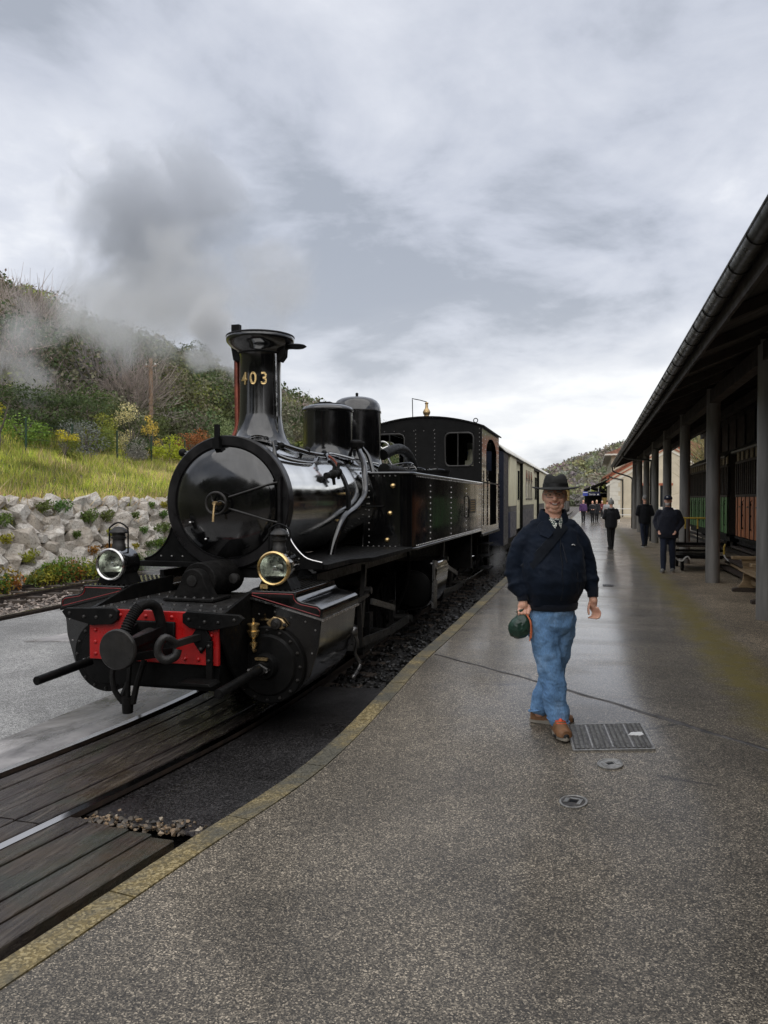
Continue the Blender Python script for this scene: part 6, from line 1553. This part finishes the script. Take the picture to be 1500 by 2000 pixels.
# clothes
b_ = B(); b_.loft([(q[1], q[2], q[0], q[3], q[4]) for q in TR], 32, 2.2)
b_.chain([(-.165, .0, 1.495), (-.232, .0, 1.42), (-.290, .0, 1.235), (-.262, -.045, 1.10), (-.236, -.07, 1.05)], [.080, .078, .070, .066, .055], 16)
b_.chain([(.165, .0, 1.495), (.225, .0, 1.42), (.275, .015, 1.255), (.292, -.01, 1.13), (.304, -.032, 1.085)], [.080, .076, .067, .064, .052], 16)
b_.chain([(-.12, .0, 1.55), (.12, .0, 1.55)], [.07, .07], 14)
# baggy folds above the cuffs
b_.torus((-.268, -.04, 1.115), (.3, -.45, -.85), .055, .024, 18, 8); b_.torus((.294, -.005, 1.15), (.1, -.2, -1), .052, .024, 18, 8); b_.torus((-.292, 0, 1.20), (.1, -.2, -1), .060, .022, 18, 8)
jk = fuse(b_, 'jacket', 'jacket_navy', man, .0085, 5, wr=.016, wf=8, wz=.7)
b_ = B(); b_.loft([(0, -.002, .925, .186, .158), (0, -.004, .935, .196, .168), (0, -.008, .975, .200, .174), (0, -.008, .985, .194, .17)], 40); b_.build('waistband', 'rib_navy', man, local=True)
for A, d_ in ((((-.236, -.07, 1.062), (-.232, -.078, .998)), .044), (((.304, -.032, 1.095), (.3055, -.047, 1.022)), .043)):
    B().cyl(A[0], A[1], d_*1.08, d_*.92, 20).build('cuff', 'rib_navy', man, local=True)
# collar of the jacket and the checked shirt
b_ = B(); rings = []
for z, r1_, r2_ in ((1.585, .105, .096), (1.65, .090, .088), (1.690, .092, .092), (1.682, .099, .098), (1.620, .118, .110)):
    rings.append([Vector((.012+r1_*math.cos(a), .015+r2_*math.sin(a), z-.055*max(0, -math.sin(a))**2)) for a in np.linspace(-PI/2+.50, 1.5*PI-.50, 28)])
vs = [p for q in rings for p in q]; n = 28; b_.add(vs, [(i*n+k, i*n+k+1, (i+1)*n+k+1, (i+1)*n+k) for i in range(4) for k in range(n-1)])
b_.build('collar', 'jacket_navy', man, local=True, smooth=60)
b_ = B(); pl_ = [surf(-.085, 1.60, .03), surf(-.02, 1.515, .020), surf(-.055, 1.475, .014), surf(-.115, 1.50, .012), surf(-.125, 1.565, .016)]
b_.add(pl_+[p+Vector((0, -.006, 0)) for p in pl_], [(4, 3, 2, 1, 0), (5, 6, 7, 8, 9)]+[(i, (i+1) % 5, 5+(i+1) % 5, 5+i) for i in range(5)]); b_.build('lapel', 'jacket_navy', man, local=True)
b_ = B()
for sg in (-1, 1):
    q = [Vector((.012+sg*.062, -.035, 1.655)), Vector((.012+sg*.075, -.035, 1.62)), Vector((.02+sg*.02, -.125, 1.545)), Vector((.02+sg*.004, -.112, 1.585))]
    b_.add(q+[p+Vector((0, -.007, 0)) for p in q], [(3, 2, 1, 0), (4, 5, 6, 7)]+[(i, (i+1) % 4, 4+(i+1) % 4, 4+i) for i in range(4)])
b_.build('shirt_collar', 'check_shirt', man, local=True)
b_ = B(); b_.loft([(.012, .0, 1.56, .07, .10), (.012, .01, 1.62, .066, .072)], 20); b_.build('shirt', 'check_shirt', man, local=True)
# sling strap across the chest
b_ = B(); sec = []
for i in range(18):
    u = i/17; x = .075-.30*u; z = 1.575-.335*u; p = surf(x, z, .012); t_ = Vector((.335, 0, -.30)).normalized()
    e1 = surf(x-.026, z+.023, .010); e2 = surf(x+.026, z-.023, .010); sec.append([e1, p+Vector((0, -.004, 0)), e2, e2+Vector((0, .008, 0)), e1+Vector((0, .008, 0))])
b_.skin(sec); b_.build('sling_strap', 'strap_black', man, local=True)
b_ = B(); b_.tube([surf(.030+.004*math.sin(i), 1.50-.027*i, .004) for i in range(19)], .0035, 6); b_.build('zip', 'strap_black', man, local=True)
b_ = B(); b_.tube([surf(.045, 1.44, .008), surf(.058, 1.36, .010), surf(.068, 1.30, .008)], .005, 6); b_.build('zip_flap', 'rib_navy', man, local=True)
b_ = B(); b_.tube([surf(.118, 1.425, .014), surf(.130, 1.428, .014), surf(.143, 1.420, .014)], .0035, 6); b_.build('logo', 'white_paint', man, local=True)
b_ = B(); b_.tube([surf(-.125, 1.20, .010), surf(-.140, 1.05, .008)], .004, 6); b_.tube([surf(.15, 1.22, .010), surf(.165, 1.06, .008)], .004, 6); b_.build('pocket_edge', 'rib_navy', man, local=True)
b_ = B(); b_.loft([(0, 0, .74, .12, .11), (0, 0, .80, .172, .145), (0, 0, .90, .182, .155), (0, 0, .965, .178, .15)], 28)
b_.chain([(-.085, -.008, .85), (-.055, -.035, .68), (-.022, -.058, .50), (.008, -.068, .30), (.036, -.076, .115)], [.116, .110, .098, .092, .086], 18)
b_.chain([(.088, .012, .85), (.074, .035, .68), (.052, .066, .51), (-.005, .115, .30), (-.055, .165, .13)], [.112, .104, .092, .086, .080], 18)
b_.torus((.030, -.074, .155), (.15, -.05, 1), .062, .024, 20, 8); b_.torus((.018, -.070, .235), (.15, .15, 1), .060, .021, 20, 8); b_.torus((-.045, .155, .175), (-.25, .2, 1), .058, .022, 20, 8); b_.torus((-.02, -.058, .47), (.2, .3, 1), .066, .021, 20, 8)
jn = fuse(b_, 'jeans', 'denim', man, .0078, 4, wr=.017, wf=13, wz=.9, seed=4)
b_ = B()
b_.tube([(-.150, -.075, .86), (-.118, -.09, .68), (-.085, -.105, .50), (-.062, -.112, .30), (-.034, -.118, .12)], .0035, 5, 4); b_.build('leg_seam', 'denim', man, local=True)
for c_, d_ in (((.038, -.077, .095), (.15, -.05, 1)), ((-.058, .167, .11), (-.2, .15, 1))): B().torus(c_, d_, .082, .006, 26, 6).build('hem', 'denim', man, local=True)
s1_ = shoe(man, (.020, -.005), (.048, -.305), ('leather_tan', 'rubber_black', 'sole_grey'), .056, .095)
s2_ = shoe(man, (-.125, .205), (.205, .120), ('leather_tan', 'rubber_black', 'sole_grey'), .054, .09)
b_ = B(); b_.tube([(.0, -.16, .108), (.035, -.185, .112), (.07, -.16, .106)], .006, 6, 2); b_.tube([(.0, -.19, .10), (.035, -.21, .10), (.07, -.19, .098)], .005, 6, 2); b_.ball((.036, -.165, .118), (.014, .022, .010), 8, 6); b_.build('laces', 'lace_orange', s1_, local=True)
b_ = B(); b_.torus((.03, -.20, .012), (0, 0, 1), .045, .012, 20, 6); b_.build('outsole', 'rubber_black', s1_, local=True)
# hat
b_ = B(); rings = []
for z, rx, ry, f in ((1.846, .085, .105, 0), (1.842, .12, .14, 0), (1.842, .172, .190, 1), (1.848, .175, .193, 1), (1.852, .170, .188, 1), (1.854, .11, .13, 0), (1.858, .094, .113, 0), (1.885, .092, .111, 0), (1.915, .086, .104, 0), (1.94, .076, .092, 0), (1.956, .062, .072, 0), (1.958, .045, .05, 0), (1.944, .02, .03, 0)):
    q = []
    for k in range(40):
        a = 2*PI*k/40; x = hd+.005+rx*math.cos(a); y = -.005+ry*math.sin(a); zz = z
        if f: zz += .010*abs(math.cos(a))**2-.012*max(0, -math.sin(a))
        if z > 1.90: zz -= .020*(1-abs(math.cos(a)))*(z-1.90)/.05; x -= .010*math.cos(a)*max(0, -math.sin(a))
        q.append(Vector((x, y, zz)))
    rings.append(q)
b_.skin(rings); ht = b_.build('hat', 'felt_black', man, local=True, smooth=60)
B().loft([(hd+.005, -.005, 1.856, .0965, .1155), (hd+.005, -.005, 1.884, .0945, .1135)], 36).build('hat_band', 'hat_band', ht, local=True)
b_ = B()
for sg in (-1, 1): b_.ball((hd+sg*.083, .03, 1.795), (.010, .045, .04), 10, 6)
b_.ball((hd, .06, 1.775), (.075, .05, .055), 14, 8); b_.build('hair', 'hair_grey', man, local=True)
for sg in (-1, 1):
    B().ball((hd+sg*.033, -.083, 1.797), (.009, .006, .0045), 10, 6).build('eye', 'eye_dark', man, local=True)
    B().chain([(hd+sg*.018, -.098, 1.822), (hd+sg*.050, -.088, 1.820)], [.0055, .004], 8).build('eyebrow', 'hair_grey', man, local=True)
b_ = B()
for sg in (-1, 1):
    cx_g = hd+sg*.035; pts = [(cx_g+.027*math.copysign(abs(math.cos(a))**.6, math.cos(a)), -.108+.012*abs(sg*.035+.027*math.cos(a))/.06, 1.794+.018*math.copysign(abs(math.sin(a))**.6, math.sin(a))) for a in np.linspace(0, 2*PI, 25)]
    b_.tube(pts, .0019, 5); b_.tube([(hd+sg*.063, -.098, 1.80), (hd+sg*.086, .0, 1.80)], .0019, 5)
b_.tube([(hd-.009, -.112, 1.80), (hd, -.116, 1.803), (hd+.009, -.112, 1.80)], .0018, 5); b_.build('glasses', 'wire_metal', man, local=True)
b_ = B(); sm_ = [(hd+.037*u, -.1085+.018*u*u, 1.728+.014*u*u) for u in np.linspace(-1, 1, 11)]
b_.tube(sm_, .0058, 6); mo = b_.build('mouth', 'lips', man, local=True)
B().tube([(x*.88+hd*.12, y-.0035, z-.0005) for x, y, z in sm_], .0032, 6).build('teeth', 'teeth', mo, local=True)
for o in man.children:
    if o.name.split('.')[0] in ('hat', 'hair', 'eye', 'eyebrow', 'glasses', 'mouth'): o.matrix_basis = HROT
# the green drawstring bag in the right hand
ca, sa = math.cos(YAW), math.sin(YAW); bx_, by_ = -.250, -.095
bagp = (-.292+bx_*ca-by_*sa, 6.0+bx_*sa+by_*ca, MZ+.715)
bg = thing('drawstring_bag', 'green drawstring pouch with orange cord held in a hand', 'bag', bagp, YAW)
b_ = B(); rings = []
for z, r in ((0, .02), (.006, .05), (.03, .078), (.07, .092), (.11, .090), (.14, .078), (.165, .056), (.18, .038), (.195, .030), (.215, .034), (.225, .03)):
    rings.append([Vector((r*(1+.05*math.sin(7*a+z*20)*max(0, min(1, (z-.12)/.05)))*math.cos(a), r*.86*(1+.05*math.sin(7*a+z*20)*max(0, min(1, (z-.12)/.05)))*math.sin(a), z+.012*math.cos(a))) for a in np.arange(40)*2*PI/40])
b_.skin(rings); fuse(b_, 'pouch', 'bag_green', bg, .005, 3, wr=.014, wf=14, wz=.35)
B().tube([(.035, -.045, .185), (.052, -.072, .15), (.058, -.086, .10), (.055, -.082, .03), (.052, -.078, -.005)], .0045, 6, 4).tube([(.037, -.045, .188), (.060, -.075, .14), (.066, -.080, .07), (.062, -.078, .015)], .0045, 6, 4).build('cord', 'cord_orange', bg, local=True)

# --- people further along the platform
def walker(label, x, y, face, h, coat, trous, shoes, head, stride=.12, armp='side', coat_len=.48, bulk=1.0, hood=None, cap=None, hair='hair_grey', vox=.016, beard=None, toeless=True):
    """face: heading angle of the front, 0 = towards -Y (the viewer), pi = away"""
    k = h/1.78; p = thing('person', label, 'person', (x, y, 0), face)
    hip = .90*k; sh = 1.47*k
    b_ = B(); b_.ball((0, 0, 1.67*k), (.075*k, .092*k, .112*k), 14, 10); b_.ball((0, -.03*k, 1.61*k), (.055*k, .06*k, .05*k), 12, 8); b_.ball((0, -.10*k, 1.655*k), (.013*k, .016*k, .02*k), 8, 6)
    for sg in (-1, 1): b_.ball((sg*.078*k, 0, 1.655*k), (.012*k, .022*k, .032*k), 8, 6)
    b_.chain([(0, .01, 1.60*k), (0, .01, 1.46*k)], [.055*k, .06*k], 10); b_.loft([(0, 0, .86*k, .12*k, .09*k), (0, 0, 1.2*k, .13*k, .09*k), (0, 0, 1.46*k, .12*k, .06*k)], 14)
    lg = []; 
    for sg, s_ in ((-1, stride), (1, -stride)):
        L_ = [(sg*.085*k, 0, hip), (sg*.085*k, -s_*.6-.02, .48*k), (sg*.08*k, -s_*1.0+(.05 if s_ < 0 else 0), .09*k)]; lg.append(L_); b_.chain(L_, [.075*k, .055*k, .04*k], 10)
    if armp == 'front': A = [[(sg*.19*k, 0, 1.42*k), (sg*.26*k, .03, 1.14*k), (sg*.10*k, -.20*k, 1.08*k)] for sg in (-1, 1)]
    elif armp == 'pocket': A = [[(sg*.19*k, 0, 1.42*k), (sg*.285*k, .06, 1.17*k), (sg*.19*k, -.10*k, .97*k)] for sg in (-1, 1)]
    else: A = [[(sg*.19*k, 0, 1.42*k), (sg*.245*k, .02, 1.14*k), (sg*.25*k, -.05+sg*.06, .90*k)] for sg in (-1, 1)]
    for a in A:
        b_.chain(a, [.045*k, .038*k, .028*k], 10); e = Vector(a[2]); d_ = (e-Vector(a[1])).normalized(); b_.ball(e+d_*.045*k, (.030*k, .026*k, .045*k), 10, 6)
        for f_ in range(4): b_.chain([e+d_*.06*k+Vector(((f_-1.5)*.016*k, 0, 0)), e+d_*.115*k+Vector(((f_-1.5)*.015*k, -.012, 0))], [.010*k, .008*k], 6)
    fuse(b_, 'body', 'skin', p, vox*.62, 2)
    b_ = B(); lo = hip+.06*k-coat_len*.0; z0 = (1.40-coat_len-.02)*k
    b_.loft([(0, 0, z0, .185*k*bulk, .135*k*bulk), (0, -.005, z0+.08*k, .20*k*bulk, .15*k*bulk), (0, -.01, 1.12*k, .205*k*bulk, .15*k*bulk), (0, 0, 1.30*k, .205*k*bulk, .135*k*bulk), (0, 0, 1.42*k, .18*k, .11*k), (0, .005, 1.49*k, .085*k, .075*k)], 22)
    for a in A:
        e = Vector(a[2]); q = Vector(a[1]); b_.chain([Vector(a[0])*.97, q, q+(e-q)*.92], [.078*k*bulk, .066*k*bulk, .048*k*bulk], 12)
    if hood: b_.torus((0, .035*k, 1.47*k), (0, .35, 1), .085*k, .035*k, 18, 8)
    fuse(b_, 'coat', coat, p, vox, 3, wr=.014, wf=9)
    b_ = B(); b_.loft([(0, 0, .76*k, .11*k, .10*k), (0, 0, .84*k, .155*k, .12*k), (0, 0, .96*k, .155*k, .125*k)], 18)
    for L_ in lg: b_.chain(L_, [.098*k, .075*k, .062*k], 12)
    fuse(b_, 'trousers', trous, p, vox, 3, wr=.012, wf=10, seed=3)
    for L_ in lg:
        ax, ay, az = L_[2]; shoe(p, (ax, ay+.09*k), (ax*1.15, ay-.18*k), shoes, .045*k, .075*k)
    if head == 'beanie':
        q = B(); q.lathe((0, .005, 1.63*k), (0, 0, 1), [(0, .088*k), (.01, .098*k), (.05*k, .102*k), (.09*k, .098*k), (.14*k, .075*k), (.165*k, .04*k), (.172*k, .005)], 26); hh_ = q.build('beanie', 'knit_grey', p, local=True, smooth=60)
        B().ball((0, 0, 1.825*k), .036*k, 12, 8).build('pompom', 'scarf_grey', hh_, local=True)
        B().torus((0, .0, 1.635*k), (0, 0, 1), .094*k, .016*k, 24, 8).build('brim', 'knit_grey', hh_, local=True)
    elif head == 'cap':
        q = B(); q.lathe((0, .0, 1.69*k), (0, 0, 1), [(0, .092*k), (.02, .096*k), (.06*k, .09*k), (.095*k, .06*k), (.105*k, .005)], 24); hh_ = q.build('cap', 'cap_navy', p, local=True, smooth=60)
        B().prism([(-.07*k, -.07*k), (.07*k, -.07*k), (.06*k, -.14*k), (.02*k, -.17*k), (-.02*k, -.17*k), (-.06*k, -.14*k)], 'z', 1.695*k, 1.705*k).build('peak', 'cap_navy', hh_, local=True)
        B().box(-.022*k, .016*k, -.098*k, -.092*k, 1.735*k, 1.765*k).build('badge', 'white_paint', hh_, local=True)
        B().ball((0, .03*k, 1.655*k), (.078*k, .075*k, .06*k), 14, 8).build('hair', hair, p, local=True)
    else:
        q = B(); q.ball((0, .022*k, 1.70*k), (.085*k, .092*k, .095*k), 16, 10)
        if head == 'long': q.ball((0, .05*k, 1.60*k), (.085*k, .06*k, .12*k), 14, 8)
        q.build('hair', hair, p, local=True, smooth=60)
    if beard: B().ball((0, -.05*k, 1.588*k), (.056*k, .048*k, .045*k), 14, 8).build('beard', beard, p, local=True)
    if hood == 'scarf': B().torus((0, .01*k, 1.485*k), (0, .2, 1), .085*k, .028*k, 22, 8).build('scarf', 'scarf_grey', p, local=True, smooth=60)
    return p
walker('person seen from behind in black coat and grey bobble hat', .66, 27.7, PI+.25, 1.70, 'coat_black', 'trouser_black', ('trouser_black', None, 'rubber_black'), 'beanie', .10, 'front', .62, 1.12, hood='scarf', hair='hair_brown')
walker('grey haired person in dark coat walking away under the shed edge', 1.86, 29.2, PI+.2, 1.86, 'coat_black', 'trouser_navy', ('rubber_black', None, 'shoe_white'), 'bare', .16, 'front', .58, 1.1, hood=True)
walker('person in navy cap and dark jacket walking with hands in pockets', 1.74, 19.15, -.25, 1.80, 'coat_navy', 'trouser_navy', ('shoe_grey', None, 'sole_grey'), 'cap', .13, 'pocket', .58, 1.22, hood=True, beard='beard_white')
walker('distant person in purple jacket and black trousers', -.57, 57.9, .1, 1.68, 'coat_purple', 'trouser_black', ('rubber_black', None, 'rubber_black'), 'bare', .08, 'side', .50, 1.1, hair='hair_brown', vox=.024)
walker('distant person with auburn hair, black coat and pale scarf', .08, 58.1, .1, 1.60, 'coat_black', 'trouser_black', ('rubber_black', None, 'rubber_black'), 'long', .06, 'front', .66, 1.15, hood='scarf', hair='hair_brown', vox=.024)
walker('distant blond person in black coat behind the auburn haired one', .40, 61.5, .1, 1.66, 'coat_black', 'trouser_black', ('rubber_black', None, 'rubber_black'), 'long', .06, 'side', .80, 1.15, hair='hair_blond', vox=.024)
walker('distant white haired person in dark red top', .95, 73.0, .1, 1.58, 'coat_red', 'trouser_black', ('shoe_white', None, 'shoe_white'), 'bare', .06, 'front', .55, 1.15, hair='beard_white', vox=.024)
walker('distant person in pale grey jacket beside the bobble hat', 1.02, 54.0, PI+.1, 1.66, 'coat_grey', 'trouser_black', ('rubber_black', None, 'rubber_black'), 'bare', .08, 'side', .55, 1.15, hair='hair_brown', vox=.024)
# ------------------------------------------------------------------ steam
def steam(name, label, c_, r_xyz, dens, scale, thr, albedo, seed, rot=0, soft=1.0, aniso=.3, sharp=1.8):
    m = bpy.data.materials.new(name); m.use_nodes = True; t = m.node_tree; t.nodes.clear()
    out = N(t, 'ShaderNodeOutputMaterial'); pv = N(t, 'ShaderNodeVolumePrincipled')
    pv.inputs['Color'].default_value = (*albedo, 1); pv.inputs['Anisotropy'].default_value = aniso
    tcn = N(t, 'ShaderNodeTexCoord'); ln = N(t, 'ShaderNodeVectorMath'); ln.operation = 'LENGTH'; t.links.new(tcn.outputs['Object'], ln.inputs[0])
    mp = N(t, 'ShaderNodeMapping'); mp.inputs['Location'].default_value = (seed*3.7, seed*1.3, seed*.9); mp.inputs['Scale'].default_value = [q for q in r_xyz]
    t.links.new(tcn.outputs['Object'], mp.inputs[0])
    nz = N(t, 'ShaderNodeTexNoise'); nz.inputs['Scale'].default_value = scale; nz.inputs['Detail'].default_value = 5; nz.inputs['Roughness'].default_value = .6; nz.inputs['Distortion'].default_value = .5
    t.links.new(mp.outputs[0], nz.inputs['Vector'])
    edge = wmath(t, 'MULTIPLY', wmath(t, 'SUBTRACT', 1.0, ln.outputs['Value']), soft)
    v = wmath(t, 'ADD', wmath(t, 'MULTIPLY', edge, 1.15), wmath(t, 'MULTIPLY', wmath(t, 'SUBTRACT', nz.outputs['Fac'], .5), 3.4))
    v = wmath(t, 'SUBTRACT', v, thr)
    v = wmath(t, 'MULTIPLY', wmath(t, 'MULTIPLY', wmath(t, 'MULTIPLY', v, sharp, clamp=True), wmath(t, 'MULTIPLY', edge, 4.0, clamp=True)), dens)
    t.links.new(v, pv.inputs['Density']); t.links.new(pv.outputs[0], out.inputs['Volume'])
    MATS[name] = m
    b_ = B(); b_.ball((0, 0, 0), 1.0, 20, 12); me = b_.mesh(name, name, 60)
    o = link('steam_cloud', me, None, c_, (0, 0, rot), r_xyz); tag(o, label, 'steam', kind='stuff'); return o
GREY = (.83, .865, .925); WHITE = (.96, .965, .97)
steam('steam_main', 'large grey steam cloud drifting in front of the hill', (-16.0, 26.0, 12.3), (5.0, 2.8, 5.0), .58, .36, .24, GREY, 1, sharp=3.2)
steam('steam_low', 'pale steam veil drifting across the wooded hilltop', (-19.0, 29.5, 10.0), (7.0, 2.4, 3.0), .42, .42, .22, WHITE, 2, rot=-.3)
steam('steam_left', 'thin steam wisp at the left edge before the bare trees', (-24.4, 28.5, 8.0), (2.4, 1.2, 3.4), .42, .5, .30, WHITE, 3)
steam('steam_behind', 'pale steam streaming left from behind the chimney', (-10.2, 18.0, 7.2), (4.4, 1.4, 2.0), .62, .6, .20, WHITE, 4, rot=.3)
steam('steam_puff', 'small white steam puff just left of the chimney', (-7.25, 14.0, 4.9), (.8, .5, 1.1), 3.0, 1.4, .12, WHITE, 5)
steam('steam_cylinder', 'faint steam leaking behind the left headlamp', (-4.75, 8.0, .85), (.6, .6, .45), .9, 2.2, .40, WHITE, 6)
steam('steam_cab', 'steam rising from under the cab steps by the platform', (-2.35, 19.6, .2), (.35, 1.6, .6), .5, 1.8, .42, WHITE, 7)
